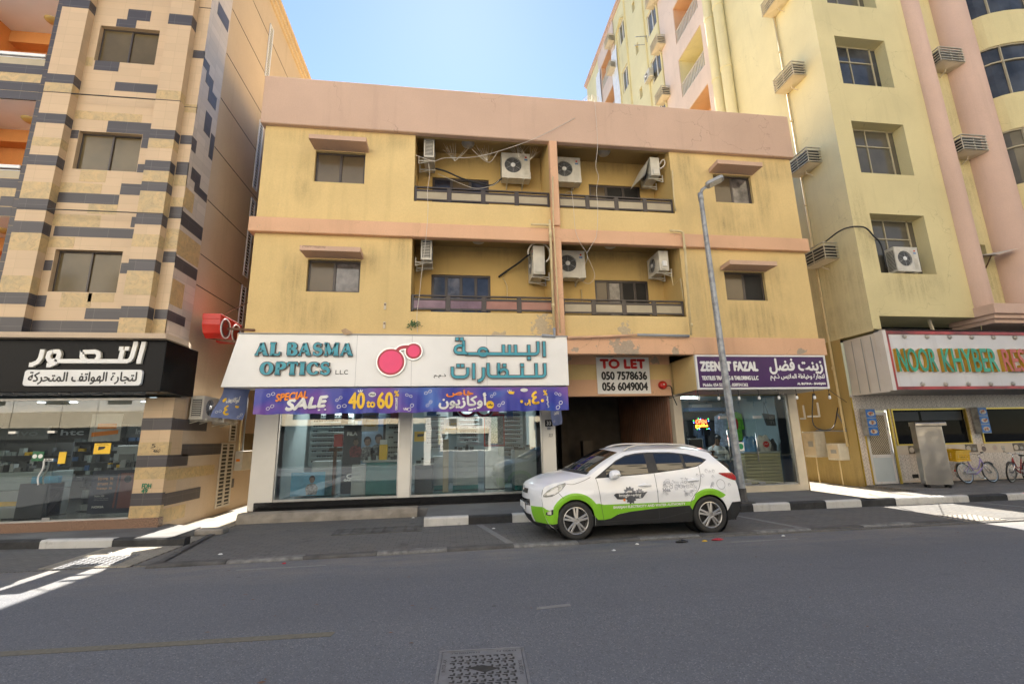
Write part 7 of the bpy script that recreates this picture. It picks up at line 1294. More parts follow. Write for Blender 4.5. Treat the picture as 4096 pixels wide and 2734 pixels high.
mb = MB(); mb.box(*[CX+.35,CX+4.1,CY-.80,CY+.80,CZ+.22,CZ+.40]); mb.box(CX+1.35,CX+3.05,CY-.84,CY+.84,CZ+.24,CZ+.9)
for c in (.88,3.52): mb.lathe([(.39,-.86),(.39,-.45)],W3(c,0,.345),(0,1,0),24); mb.lathe([(.39,.86),(.39,.45)],W3(c,0,.345),(0,1,0),24); mb.box(CX+c-.4,CX+c+.4,CY-.6,CY+.6,CZ+.3,CZ+.8)
mb.build('underbody', M['car_black'], car)
def sidepanel(mb, up_, lo_, e=.004, n=60, m=0, side=-1, nz=8):
    """a panel of the car's side between two curves z(x), lying e proud of the body"""
    up_, lo_ = mono(up_), mono(lo_); x0, x1 = max(up_[0][0],lo_[0][0]), min(up_[-1][0],lo_[-1][0]); R_ = []
    X = sorted({x0+(x1-x0)*i/n for i in range(n+1)}|{p[0] for p in up_+lo_ if x0 <= p[0] <= x1})
    for x in X:
        a, b = lerpt(lo_,x), lerpt(up_,x); b = max(a+.0005,b); R_.append([W3(x, side*(HW(x,a+(b-a)*j/nz)+e), a+(b-a)*j/nz) for j in range(nz+1)])
    mb.grid(R_ if side < 0 else R_[::-1]); return mb
def both(name, up_, lo_, m, e=.004, n=60, nz=8): 
    for s in (-1,1): sidepanel(MB(), up_, lo_, e, n, 0, s, nz).build(name, M[m], car, smooth=True)
arcz = lambda c, r, x: .345+math.sqrt(max(0,r*r-(x-c)**2))
# black cladding along the sill and rear bumper
both('sill_cladding', [(1.2535,.40),(1.40,.40),(1.55,.385),(1.72,.43),(1.95,.465),(2.4,.50),(3.1,.535),(3.16,.535),(3.17,.5)], [(1.2535,.236),(3.17,.236)], 'car_black')
both('rear_bumper_cladding', [(3.885,.40),(3.95,.50),(4.0,.555),(4.197,.56)], [(3.885,.236),(4.07,.237),(4.165,.365),(4.197,.50)], 'car_black', .005)
both('front_lip', [(.36,.32),(.45,.294),(.53,.305)], [(.385,.296),(.50,.20),(.53,.20)], 'car_black', .005, 12)
# lime green wrap
gu = [(.275,.60),(.34,.555),(.40,.535),(.455,.53)]+[(x, arcz(.88,.475,x)+.01) for x in [.47+.04*i for i in range(21)]]+[(1.33,.63),(1.42,.605),(2.4,.605),(3.12,.605),(3.20,.64)]+[(x, arcz(3.52,.475,x)+.01) for x in [3.24+.04*i for i in range(14)]]+[(3.80,.745),(3.87,.70)]
gl = [(.275,.58),(.30,.478),(.34,.375),(.385,.298),(.45,.29),(.54,.30)]+[(x, arcz(.88,AR,x)+.001) for x in [.56+.04*i for i in range(17)]]+[(1.245,.40),(1.30,.345),(1.42,.335),(1.55,.355),(1.70,.43),(1.95,.465),(2.4,.50),(3.1,.535),(3.16,.45)]+[(x, arcz(3.52,AR,x)+.001) for x in [3.19+.04*i for i in range(14)]]+[(3.75,.645),(3.80,.655),(3.87,.695)]
both('green_wrap', gu, gl, 'car_green', .0055, 90)
# windows
wu = [(1.29,1.085),(1.40,1.155),(1.55,1.255),(1.76,1.385),(1.98,1.475),(2.2,1.512),(2.45,1.525),(2.9,1.515),(3.25,1.475),(3.48,1.415),(3.62,1.365),(3.63,1.36)]
wl = [(1.29,1.075),(1.55,1.085),(2.4,1.13),(3.0,1.185),(3.2,1.205),(3.38,1.235),(3.5,1.28),(3.63,1.355)]
for s in (-1,1):
    sidepanel(MB(), wu, wl, .0035, 80, 0, s).build('window_surround', M['car_black'], car, smooth=True)
    def cut(c, x0, x1, d): 
        r = [(x, lerpt(c,x)+d) for x in [x0+(x1-x0)*i/24 for i in range(25)]]; return r
    for nm, x0, x1 in (('front_door_glass',1.52,2.36),('rear_door_glass',2.56,3.10),('quarter_glass',3.16,3.55)): sidepanel(MB(), cut(wu,x0,x1,-.028), cut(wl,x0,x1,.016), .0065, 24, 0, s).build(nm, M['car_glass'], car, smooth=True)
# windscreen, rear window, lamps, grille
def toppanel(i0, i1, t0, t1, e, n=14, sw=0):
    mb = MB(); R_ = []
    for i in range(i0, i1+1):
        r = top_row(i, t0, t1, n); a = top_row(max(i-1,0), t0, t1, n); b = top_row(min(i+1,len(CP)-1), t0, t1, n); o = []
        for k in range(n+1):
            u = Vector(b[k])-Vector(a[k]); v = Vector(r[min(k+1,n)])-Vector(r[max(k-1,0)]); nn = u.cross(v).normalized(); nn = nn if nn.dot(Vector(r[k])-Vector((CX+2.1,CY,CZ+.8))) > 0 else -nn; o.append(Vector(r[k])+nn*e)
        R_.append(o)
    return mb.grid(R_)
K = 4
toppanel(11*K, 13*K+1, -.90, .90, .006).build('windscreen', M['car_glass'], car, smooth=True)
toppanel(10*K+1, 11*K, -.93, .93, .004).build('scuttle', M['car_black'], car, smooth=True)
toppanel(21*K+1, 23*K-1, -.86, .86, .006).build('rear_window', M['car_glass'], car, smooth=True)
hu = [(.285,.80),(.36,.868),(.46,.925),(.58,.975),(.70,1.005),(.715,1.0)]; hl = [(.285,.79),(.34,.782),(.45,.795),(.55,.84),(.64,.91),(.715,.99)]
M['lens'] = mat('headlamp lens', (.55,.54,.47), .08, .5, 9, spec=.9, coat=1)
both('headlight_frame', [(a,b+.008) for a,b in hu], [(a,b-.010) for a,b in hl], 'seam', .0058, 24)
both('headlight', hu, hl, 'lens', .008, 24)
hu2 = [(.36,.845),(.46,.895),(.56,.94)]; hl2 = [(.36,.80),(.46,.82),(.56,.86)]
both('headlight_bulb', hu2, hl2, 'alloy', .0105, 12)
M['tail'] = mat('red tail lamp', (.42,.012,.012), .12, .3, 12, coat=1)
both('taillight', [(3.80,1.105),(3.95,1.105),(4.10,1.105),(4.155,1.03),(4.16,1.0)], [(3.80,1.09),(3.92,1.03),(4.05,.975),(4.12,.955),(4.16,.97)], 'tail', .010, 16)
both('fog_lamp_surround', [(.33,.50),(.44,.55),(.46,.55)], [(.33,.46),(.40,.44),(.46,.47)], 'car_black', .0075, 8); both('fog_lamp', [(.355,.515),(.425,.535)], [(.355,.465),(.425,.46)], 'lens', .011, 6)
toppanel(4*K+1, 5*K, -.42, .42, .006).build('upper_grille', M['car_black'], car); 
toppanel(3*K-1, 4*K-2, -.56, .56, .005).build('middle_grille', M['car_black'], car)
for a, b in ((3*K-1,3*K),(3*K+1,3*K+2)): toppanel(a, b, -.56, .56, .012).build('grille_bar', M['chrome'], car)
toppanel(1*K-1, 2*K-1, -.52, .52, .005).build('lower_grille', M['car_black'], car)
toppanel(1*K, 3*K-1, -1.0, -.60, .0057).build('front_corner_wrap', M['car_green'], car, smooth=True); toppanel(1*K, 3*K-1, .60, 1.0, .0057).build('front_corner_wrap', M['car_green'], car, smooth=True)
toppanel(0, 1*K, -1, 1, .006).build('front_skirt', M['car_black'], car, smooth=True); toppanel(27*K-1, 29*K, -1, 1, .006).build('rear_skirt', M['car_black'], car, smooth=True)
mb = MB(); mb.box(CX+.02,CX+.035,CY-.27,CY+.27,CZ+.50,CZ+.61); mb.build('number_plate', M['white'], car, bevel=.004)
mb = MB(); mb.lathe([(.001,0),(.06,.004),(.065,-.002)],W3(.055,0,.86),(-1,0,.2),20); mb.build('badge', M['chrome'], car)
# door seams and handles
def seam(pts, wd=.007, side=-1):
    P = smoothpts([(a,0,b) for a,b in pts], 5); m_ = MB(); rows_ = []
    for i, p in enumerate(P):
        q = P[min(i+1,len(P)-1)]-P[max(i-1,0)]; nx, nz_ = -q.z, q.x; L = math.hypot(nx,nz_) or 1; r = []
        for k in (-1,1): x, z = p.x+nx/L*wd/2*k, p.z+nz_/L*wd/2*k; r.append(W3(x, side*(HW(x,z)+.0068), z))
        rows_.append(r)
    m_.grid(rows_); return m_
for s in (-1,1):
    mb = MB()
    for p in ([(1.30,1.08),(1.33,.95),(1.36,.7),(1.385,.5),(1.42,.30)],[(2.47,1.135),(2.48,.9),(2.49,.6),(2.50,.30)],[(3.42,1.25),(3.40,1.05),(3.34,.86),(3.22,.72),(3.14,.6),(3.10,.42)],[(1.42,.30),(2.0,.31),(2.5,.31),(3.10,.42)],[(.72,1.0),(.85,.985),(1.05,1.04),(1.2,1.10)],[(.52,.90),(.58,.83),(.66,.74)]): q = seam(p,.007,s); mb.add(q.v,q.f)
    x, z, r = 3.80, .895, .088; q = seam([(x+r*cos(R(a)),z+r*sin(R(a))) for a in range(0,361,20)],.005,s); mb.add(q.v,q.f); mb.build('panel_gaps', M['seam'], car)
    for x, z in ((2.25,.925),(3.23,.985)):
        mb = MB(); y = s*(HW(x,z)); mb.tube([W3(x-.12,y-s*.0,z-.01),W3(x-.09,y+s*.03,z),W3(x,y+s*.042,z+.005),W3(x+.09,y+s*.03,z+.002),W3(x+.12,y,z-.004)],[.012,.018,.019,.018,.012],8); mb.lathe([(0,.003),(.05,.004),(.06,-.004)],W3(x-.01,y,z-.015),(0,s,0),14); mb.build('door_handle', M['car_white'], car, smooth=True)
    mb = MB(); mx, mz = 1.63, 1.14; my = s*(HW(1.6,1.1)+.10); 
    rings = []
    for j in range(9):
        v = -1+2*j/8; k = math.sqrt(max(.0,1-abs(v)**3)); rings.append([W3(mx+.105*v*1.05+.02*abs(v), my+s*.10*k*cos(a)*(1.0), mz+.085*k*sin(a)+.012*v) for a in [2*pi*i/16 for i in range(17)]])
    mb.grid(rings); mb.bar(W3(mx-.04,s*HW(1.58,1.08),1.085),W3(mx-.03,my,1.10),.05,.035); mb.build('wing_mirror', M['car_white'], car, smooth=True)
    mb = MB(); mb.box(CX+mx-.03,CX+mx+.11,CY+my+(s*.088 if s > 0 else s*.098),CY+my+(s*.098 if s > 0 else s*.088),CZ+mz-.012,CZ+mz+.012); mb.build('mirror_indicator', M['lens'], car, bevel=.004)
    # roof rail
    P = smoothpts([W3(1.98,s*.60,1.565),W3(2.10,s*.59,1.625),W3(2.35,s*.585,1.668),W3(2.8,s*.58,1.672),W3(3.2,s*.58,1.650),W3(3.42,s*.58,1.615),W3(3.55,s*.585,1.575)],5); mb = MB(); mb.tube(P,.022,8); mb.build('roof_rail', M['alloy'], car, smooth=True)
# spoiler
mb = MB(); R_ = []
for i in range(11):
    t = -1+.2*i; q = abs(t)**2.5; R_.append([W3(3.55-.02*q,t*.62,1.600-.07*q),W3(3.78-.05*q,t*.63,1.585-.07*q),W3(3.93-.09*q,t*.63,1.545-.06*q),W3(3.925-.09*q,t*.63,1.525-.06*q),W3(3.80-.05*q,t*.63,1.50-.06*q)])
mb.grid(R_); mb.build('spoiler', M['car_white'], car, smooth=True)
mb = MB(); mb.tube([W3(1.02,-.1,1.235),W3(1.12,-.30,1.205),W3(1.20,-.55,1.19)],.010,6); mb.tube([W3(1.0,.35,1.235),W3(1.05,.1,1.235),W3(1.12,-.15,1.225)],.010,6); mb.build('wiper', M['car_black'], car)
mb = MB(); mb.lathe([(.032,.008),(.028,.010),(0,.010)],W3(1.33,-.50,1.325),(-.55,-.15,.8),16); mb.build('windscreen_sticker', M['bluelab'], car)
# wheels
def wheel(x, y, s):
    mb = MB(); c = W3(x,y,.345); prof = [(.235,.0),(.262,-.012),(.30,-.016),(.325,-.008),(.340,.018),(.345,.06),(.345,.16),(.338,.2),(.30,.215),(.24,.21)]
    mb.lathe([(r,h) for r,h in prof],c,(0,s,0),40)
    w = mb.build('wheel', M['tyre'], car, smooth=True); mb = MB()
    mb.lathe([(.24,.0),(.236,-.006),(.226,-.004),(.216,.02),(.21,.10)],c,(0,s,0),40); mb.lathe([(0,.004),(.045,.006),(.055,.02),(.06,.06)],c,(0,s,0),20)
    for k in range(5):
        a = 2*pi*k/5+pi/2
        for d in (-.155,.155):
            p0 = Vector(c)+Vector((.04*cos(a+d*2.2),s*.0-s*.012,.04*sin(a+d*2.2))); p1 = Vector(c)+Vector((.225*cos(a+d),-s*-.004,.225*sin(a+d))); mb.bar(p0,p1,.036,.03,upv=(0,s,0))
    mb.build('rim', M['alloy'], w, bevel=.006); mb = MB(); mb.lathe([(0,.09),(.21,.088),(.212,.1)],c,(0,s,0),24)
    for k in range(5): a = 2*pi*k/5+pi/2+.62; mb.lathe([(0,-.008),(.010,-.006),(.011,.03)],Vector(c)+Vector((.055*cos(a),0,.055*sin(a))),(0,s,0),8)
    mb.build('brake', M['ac_dark'], w)
for x in (.88,3.52):
    for s in (1,-1): wheel(x, -s*.895, s)
def csurf(u, v, d): return W3(u, -(HW(u,v)+.0085-d), v)
mb = MB(); text(mb,'SHARJAH ELECTRICITY AND WATER AUTHORITY',1.60,3.02,.545,.60,lambda u,v,d: csurf(u,v+(u-2.3)*.012-.02,d),bold=.003); mb.build('door_lettering', M['white'], car)
# gear emblem and line drawings on the doors
lg, ld, lw = MB(), MB(), MB()
def gear(q, cx, cz, r, n=10, a0=0, a1=360, e0=0, e1=.0008, m=0):
    P = []
    for i in range(n*4+1):
        a = R(a0+(a1-a0)*i/(n*4)); rr = r*(1.22 if i%4 in (1,2) else 1.0); P.append((cx+rr*cos(a),cz+rr*sin(a)))
    if a1-a0 >= 360: P = P[:-1]
    stroke(q, P, r*.30, csurf, e0, e1, m, close=(a1-a0 >= 360))
def geardisc(q, q2, cx, cz, r, n, hub):
    P = []
    for i in range(n*4): rr = r*(1.2 if i%4 in (1,2) else .95); a = 2*pi*(i+.5)/(n*4); P.append((cx+rr*cos(a),cz+rr*sin(a)))
    plate(q, P, csurf, 0, .0006); plate(q2, circ(cx,cz,r*hub,18), csurf, .0006, .0008)
lh = MB(); geardisc(lg,lh,1.93,.79,.105,11,.45); geardisc(lg,lh,2.13,.79,.07,9,.4); geardisc(ld,lh,1.95,.70,.085,9,.3); lh.build('gear_hubs', M['alloy'], car)
plate(ld,[(1.62,.775),(1.66,.80),(2.20,.80),(2.28,.815),(2.18,.70),(2.10,.695),(1.74,.69),(1.68,.695)],csurf,.0009,.0012); text(lw,'imagineering',1.72,2.15,.712,.785,lambda u,v,d: csurf(u,v,d-.0015),bold=.0035)
lg.build('gear_print', mat('metal gear print',(.25,.26,.28),.35,.5,9), car); ld.build('emblem_banner', mat('dark emblem print',(.10,.105,.115),.4,.3,5), car); lw.build('emblem_lettering', M['white'], car)
mb = MB(); plate(mb,[(1.80,.655),(1.84,.655),(1.835,.70),(1.805,.70)],csurf,.0009,.0015); mb.build('emblem_bulb', M['orange'], car)
dd = MB(); dr_ = random.Random(3)
for i in range(46):
    x = 2.60+.70*dr_.random(); z = .70+.33*dr_.random()
    if abs((x-2.92)/.36)**2+abs((z-.86)/.19)**2 > 1 and i > 6: continue
    k = dr_.choice('ocgzlt'); s = .018+.016*dr_.random(); w_ = .005
    if k == 'o': stroke(dd,circ(x,z,s,12)+[circ(x,z,s,12)[0]],w_,csurf,0,.0006)
    elif k == 'c': stroke(dd,circ(x,z,s,10,0,4),w_,csurf,0,.0006); stroke(dd,[(x,z),(x+s,z+s)],w_,csurf,0,.0006)
    elif k == 'g': gear(dd,x,z,s*.8,6)
    elif k == 'z': stroke(dd,[(x-s,z),(x-s*.3,z+s),(x+s*.2,z-s),(x+s,z+s*.4)],w_,csurf,0,.0006)
    elif k == 'l': stroke(dd,[(x-s,z-s),(x-s,z+s),(x+s,z+s),(x+s,z-s),(x-s,z-s)],w_,csurf,0,.0006); stroke(dd,[(x-s*.5,z),(x+s*.5,z)],w_,csurf,0,.0006)
    else: stroke(dd,[(x-s,z+s),(x+s,z+s)],w_,csurf,0,.0006); stroke(dd,[(x,z+s),(x,z-s)],w_,csurf,0,.0006)
text(dd,'Idea',2.60,2.74,.80,.86,csurf,bold=.004)
for x,z in ((3.55,1.15),(3.62,1.13),(3.70,1.14),(3.66,1.04),(3.62,.89),(3.63,.92),(3.60,.86),(3.34,1.08),(3.45,1.07),(3.98,.88)): stroke(dd,circ(x,z,.02+.012*dr_.random(),8,0,5),.005,csurf,0,.0006); stroke(dd,[(x-.03,z-.02),(x,z+.03),(x+.03,z-.02)],.004,csurf,0,.0006)
dd.build('line_drawings', M['doodle'], car)
# ------------------------------------------------------------------ street lamp
lx, ly = 7.35, 11.34; ly = 11.1; lx = 7.20
lp = thing('street_lamp', 'tall grey octagonal street lamp with a flat head standing on the kerb behind the car', 'street lamp', (lx,ly,.2))
mb = MB(); mb.tube([(lx,ly,.2),(lx-.02,ly,1.2),(lx-.10,ly,4.2),(lx-.18,ly,8.45)],[.105,.10,.085,.062],8); mb.build('pole', M['galv'], lp)
mb = MB(); mb.box(lx-.16,lx+.2,ly-.2,ly+.2,.17,.235); mb.lathe([(.13,.23),(.115,.30),(.11,.55)],(lx,ly,0),(0,0,1),8); mb.build('base_plate', M['kerb_old'], lp)
hx = lx-.18; mb = MB(); mb.tube([(hx,ly,8.40),(hx,ly,8.62)],.075,12); mb.tube([(hx,ly,8.55),(hx+.05,ly-.02,8.72),(hx+.16,ly-.06,8.80)],.045,10); mb.build('collar', M['galv'], lp, smooth=True)
mb = MB(); mb.v = []; P = [(-.06,-.09),(0,-.15),(.34,-.15),(.43,-.08),(.43,.08),(.34,.15),(0,.15),(-.06,.09)]; mb.prism(P,'z',-.045,.045); A = Matrix.Translation((hx+.22,ly-.08,8.85)) @ Matrix.Rotation(R(-32),4,'Z') @ Matrix.Rotation(R(-17),4,'Y'); mb.xf(A); h = mb.build('lamp_head', M['grey'], lp, bevel=.02)
mb = MB(); mb.prism([(.03,-.12),(.36,-.11),(.36,.11),(.03,.12)],'z',-.052,-.044); mb.xf(A); mb.build('lens_panel', mat('pale lamp lens',(.62,.64,.62),.3,.15,9), h)
# ------------------------------------------------------------------ steel cabinet, bicycles, crate
M['ss'] = mat('dented stainless steel', (.50,.49,.47), .28, .10, 1.5, metal=.95)
b_ = M['ss'].node_tree; n_ = b_.nodes.new('ShaderNodeBump'); n_.inputs['Strength'].default_value = .25; n_.inputs['Distance'].default_value = .06; b_.links.new(noise(b_, pos(b_), 2.6, 1), n_.inputs['Height']); b_.links.new(n_.outputs[0], b_.nodes['Principled BSDF'].inputs['Normal'])
sc_ = thing('steel_cabinet', 'tall dented stainless steel cabinet on casters in front of the restaurant window', 'cabinet', (14.6,12.6,.18))
A = Matrix.Translation((14.56,12.62,0)) @ Matrix.Rotation(R(-27),4,'Z')
mb = MB(); mb.box(-.33,.33,-.17,.17,.27,2.0); mb.xf(A); mb.build('body', M['ss'], sc_, bevel=.01); mb = MB(); mb.prism([(-.25,2.0),(-.25,2.09),(-.17,2.125),(.2,2.125),(.2,2.0)],'x',-.34,.42); mb.xf(A); mb.build('hood', M['ss'], sc_, bevel=.008)
for x in (-.25,.25):
    for y in (-.11,.11): mb = MB(); mb.lathe([(0,-.025),(.055,-.025),(.06,0),(.055,.025),(0,.025)],(x,y,.24),(1,0,0),14); mb.xf(A); mb.build('caster', M['rubber'], sc_, smooth=True)
mb = MB(); mb.tube([(14.95,13.2,.26),(15.2,13.2,.28),(15.32,13.2,.40),(15.3,13.2,.48)],.03,6); tag(mb.build('tow_hook', M['black']),'bent black bar on the ground at the right of the steel cabinet','bar')
def bicycle(label, frame_m, lean, loc, rz, old=False):
    t = thing('bicycle', label, 'bicycle', (0,0,0)); r, wb = .31, 1.04
    for k, x in enumerate((0, wb)):
        mb = MB(); mb.lathe([(r-.02,-.02),(r,-.018),(r+.016,0),(r,.018),(r-.02,.02)],(x,0,r+.016),(0,1,0),32); w = mb.build('wheel', M['tyre'], t, smooth=True)
        mb = MB(); mb.lathe([(r-.02,-.014),(r-.035,-.012),(r-.035,.012),(r-.02,.014)],(x,0,r+.016),(0,1,0),32); mb.lathe([(.022,-.045),(.022,.045)],(x,0,r+.016),(0,1,0),10)
        for i in range(18): a = 2*pi*i/18; mb.tube([(x,.02*(-1)**i,r+.016),(x+(r-.03)*cos(a),0,r+.016+(r-.03)*sin(a))],.0022,4)
        mb.build('rim_and_spokes', M['steel'], w)
        mb = MB(); a0, a1 = (R(60),R(200)) if k == 0 else (R(40),R(150)); mb.grid([[(x+(r+.035)*cos(a0+(a1-a0)*i/14),y,r+.016+(r+.035)*sin(a0+(a1-a0)*i/14)) for i in range(15)] for y in (-.025,.025)]); mb.build('mudguard', M['steel'], t)
    h = r+.016; bb = (.42,0,.28); seat = (.30,0,.72); head = (.86,0,.76); headl = (.90,0,.60)
    mb = MB(); 
    mb.tube(smoothpts([headl,(.78,0,.47),(.62,0,.36),bb]),.022,8); mb.tube(smoothpts([head,(.74,0,.58),(.58,0,.45),(.36,0,.48)]),.017,8); mb.tube([bb,seat],.018,8); mb.tube([head,headl],.024,8)
    for s in (-1,1): mb.tube([(bb[0],s*.02,bb[2]),(0,s*.05,h)],.011,6); mb.tube([(.33,s*.02,.60),(0,s*.05,h)],.009,6)
    mb.build('frame', frame_m, t, smooth=True)
    mb = MB()
    for s in (-1,1): mb.tube([(.90,s*.03,.60),(.94,s*.045,.50),(wb,s*.05,h)],.012,6)
    mb.tube([(.855,0,.76),(.83,0,.88)],.015,8); mb.tube(smoothpts([(.66,-.27,.93),(.76,-.24,.94),(.85,-.12,.92),(.83,0,.89),(.85,.12,.92),(.76,.24,.94),(.66,.27,.93)]),.012,6); mb.build('fork_and_handlebar', M['chrome'], t, smooth=True)
    mb = MB(); mb.tube([(.66,-.27,.93),(.57,-.28,.93)],.018,8); mb.tube([(.66,.27,.93),(.57,.28,.93)],.018,8); mb.build('grips', M['rubber'], t)
    mb = MB(); mb.tube([(.30,0,.72),(.28,0,.82)],.014,6); mb.add([(.14,-.09,.84),(.14,.09,.84),(.28,.06,.86),(.42,.02,.85),(.42,-.02,.85),(.28,-.06,.86),(.15,0,.80),(.4,0,.81)],[(0,1,2,5),(2,3,4,5),(0,5,4,7,6),(1,6,7,3,2),(0,6,1),(3,7,4)]); mb.build('saddle', M['rubber'], t)
    mb = MB(); mb.lathe([(.075,-.004),(.085,-.004),(.085,.004),(.075,.004)],(bb[0],.05,bb[2]),(0,1,0),20); mb.bar((bb[0],-.07,bb[2]),(bb[0]+.09,-.07,bb[2]-.13),.016); mb.bar((bb[0],.07,bb[2]),(bb[0]-.09,.07,bb[2]+.13),.016); mb.box(bb[0]+.05,bb[0]+.13,-.16,-.08,bb[2]-.145,bb[2]-.12); mb.box(bb[0]-.13,bb[0]-.05,.08,.16,bb[2]+.12,bb[2]+.145); mb.build('crank', M['steel'], t)
    mb = MB(); mb.box(.02,.42,-.06,.06,.30,.38); mb.build('chain_guard', M['grey'], t, bevel=.02); mb = MB(); mb.bar((-.25,-.07,.70),(.22,-.07,.70),.012); mb.bar((-.25,.07,.70),(.22,.07,.70),.012); mb.bar((0,-.06,h),(-.1,-.07,.70),.01); mb.bar((0,.06,h),(-.1,.07,.70),.01); mb.bar((-.25,-.07,.7),(-.25,.07,.7),.012); mb.build('rear_rack', M['steel'], t)
    mb = MB(); mb.lathe([(0,-.012),(.025,-.01),(.028,0)],(-r-.04,0,.42),(1,0,0),10); mb.build('rear_reflector', M['red'], t)
    t.location = loc; t.rotation_euler = (R(lean),0,R(rz)); ORG[t.name] = (0,0,0); return t
b1 = bicycle('old lavender bicycle with a yellow crate on its rack leaning against the restaurant wall', mat('lavender frame paint',(.30,.24,.50),.35,.15,8), -9, (16.33,13.16,.18), 4)
b2 = bicycle('red bicycle leaning beside the lavender one, cut by the right picture edge', mat('dark red frame paint',(.30,.03,.025),.35,.1), -6, (18.75,13.3,.18), 196)
cr = thing('crate', 'yellow perforated plastic crate tied on the lavender bicycle', 'crate', (16.20,13.2,.92)); M['crate'] = mat('yellow crate plastic', (.70,.42,.01), .45, .1, 5)
mb = MB(); A = Matrix.Translation((16.18,13.3,.90)) @ Matrix.Rotation(R(12),4,'Z') @ Matrix.Rotation(R(5),4,'X')
holes = [(-.32+.075*i,-.32+.075*i+.045,.06+.055*j,.06+.055*j+.03) for i in range(9) for j in range(3)]
mb.wall(-.36,.36,0,.33,holes,.01,lambda u,v,d: (u,-.22+d,v)); mb.wall(-.36,.36,0,.33,holes,.01,lambda u,v,d: (u,.22-d,v)); hs = [(-.18+.075*i,-.18+.075*i+.045,.06+.055*j,.06+.055*j+.03) for i in range(5) for j in range(4)]; mb.wall(-.22,.22,0,.33,hs,.01,lambda u,v,d: (-.36+d,u,v)); mb.wall(-.22,.22,0,.33,hs,.01,lambda u,v,d: (.36-d,u,v)); mb.quad((-.36,-.22,.005),(.36,-.22,.005),(.36,.22,.005),(-.36,.22,.005))
for a,b,c,d in ((-.385,.385,-.245,-.22),(-.385,.385,.22,.245),(-.385,-.36,-.22,.22),(.36,.385,-.22,.22)): mb.box(a,b,c,d,.29,.345); mb.box(a*.98,b*.98,c*.98,d*.98,.0,.03)
mb.xf(A); mb.build('crate_shell', M['crate'], cr)
# ------------------------------------------------------------------ covers in the road
M['iron'] = mat('cast iron cover', (.165,.168,.18), .5, .15, 8, bump=.3, bs=80); M['iron_d'] = mat('dirt in the cover pattern', (.035,.033,.032), .8, .2, 20)
mh = thing('manhole_cover', 'square cast iron cover with chevron tread and lettering in the middle of the road', 'manhole cover', (.26,4.25,0))
A = Matrix.Translation((.27,4.24,0)) @ Matrix.Rotation(R(-3.5),4,'Z'); S = .345
mb = MB(); mb.box(-S,S,-S,S,-.02,.006); mb.xf(A); mb.build('lid', M['iron'], mh); mb = MB()
for a,b,c,d in ((-S-.03,S+.03,-S-.03,-S-.006),(-S-.03,S+.03,S+.006,S+.03),(-S-.03,-S-.006,-S,S),(S+.006,S+.03,-S,S)): mb.box(a,b,c,d,-.02,.008)
mb.xf(A); mb.build('rim', M['iron'], mh); mb = MB()
flat = lambda u, v, d: (u, v, .0068-d*.3)
for j in range(9):
    for i in range(9):
        x, y = -.25+.062*i+(.012 if j%2 else 0), -.24+.058*j
        if abs(x) > .27 or (abs(x)+abs(y*1.2) < .085) or (x < -.05 and y > .235): continue
        s = 1 if j%2 else -1; stroke(mb,[(x-.024,y-s*.012),(x+.010,y-s*.014),(x+.012,y+s*.020)],.018,flat,0,.0012)
plate(mb,[(-.13,.03),(0,.07),(.14,0),(.02,-.06)],flat,0,.001)
text(mb,'STANTON PLC',-.02,-.28,.325,.293,flat); text(mb,'D400 N',.30,.13,.325,.295,flat)
def fside(sx): return lambda u, v, d: (sx*(.318+v), u, .0068-d*.3)
text(mb,'INTER-AX',-.12,.12,-.016,.016,fside(1)); text(mb,'INTER-AX',-.02,.2,-.016,.016,fside(-1))
mb.xf(A); mb.build('tread_pattern', M['iron_d'], mh)
def cover(loc, rz, w, d, label, m='iron'):
    t = thing('manhole_cover', label, 'manhole cover', loc); A = Matrix.Translation(loc) @ Matrix.Rotation(R(rz),4,'Z'); mb = MB(); mb.box(-w,w,-d,d,0,.012); mb.xf(A); mb.build('lid', M[m], t); mb = MB()
    for i in range(8):
        for j in range(6): x = -w*.85+1.7*w*i/7; y = -d*.8+1.6*d*j/5; mb.bar((x-.03,y-.02,.014),(x+.03,y+.02,.014),.02,.008)
    mb.xf(A); mb.build('tread', M['kerb_old'], t); return t
cover((-5.75,8.95,.012),6,.42,.36,'sunlit metal cover in the paving at the left alley mouth'); cover((10.9,8.95,.022),-6,.45,.36,'metal cover in the sunlit paving at the right alley mouth','concrete')
cover((-1.5,10.6,.022),2,.9,.32,'long rectangular cover set in the grey parking pavers by the optics shop','kerb_old')
# ------------------------------------------------------------------ litter
def lump(name, loc, s, m, label, cat='litter', n=26, flat_=.45):
    mb = MB(); q = random.Random(len(label)); rows = []
    for j in range(6):
        v = j/5; rows.append([(loc[0]+s[0]*cos(a)*sin(.2+v*2.6)*(1+.25*sin(a*3+j)),loc[1]+s[1]*sin(a)*sin(.2+v*2.6)*(1+.2*cos(a*4+j)),loc[2]+s[2]*(1-v)*(1+.3*sin(a*2))) for a in [2*pi*i/14 for i in range(15)]])
    mb.grid(rows); return tag(mb.build(name, M[m], smooth=True), label, cat)
lump('crumpled_rag',(4.06,8.22,.0),(.11,.05,.045),'ink','crumpled black rag lying on the road edge beside the rear of the car','rag')
lump('crisp_packet',(4.75,8.24,.0),(.11,.04,.035),'crimson','crumpled dark red snack packet behind the rear wheel at the kerb'); lump('wrapper',(4.50,8.22,.0),(.05,.03,.02),'gold','small yellow wrapper beside the dark red packet')
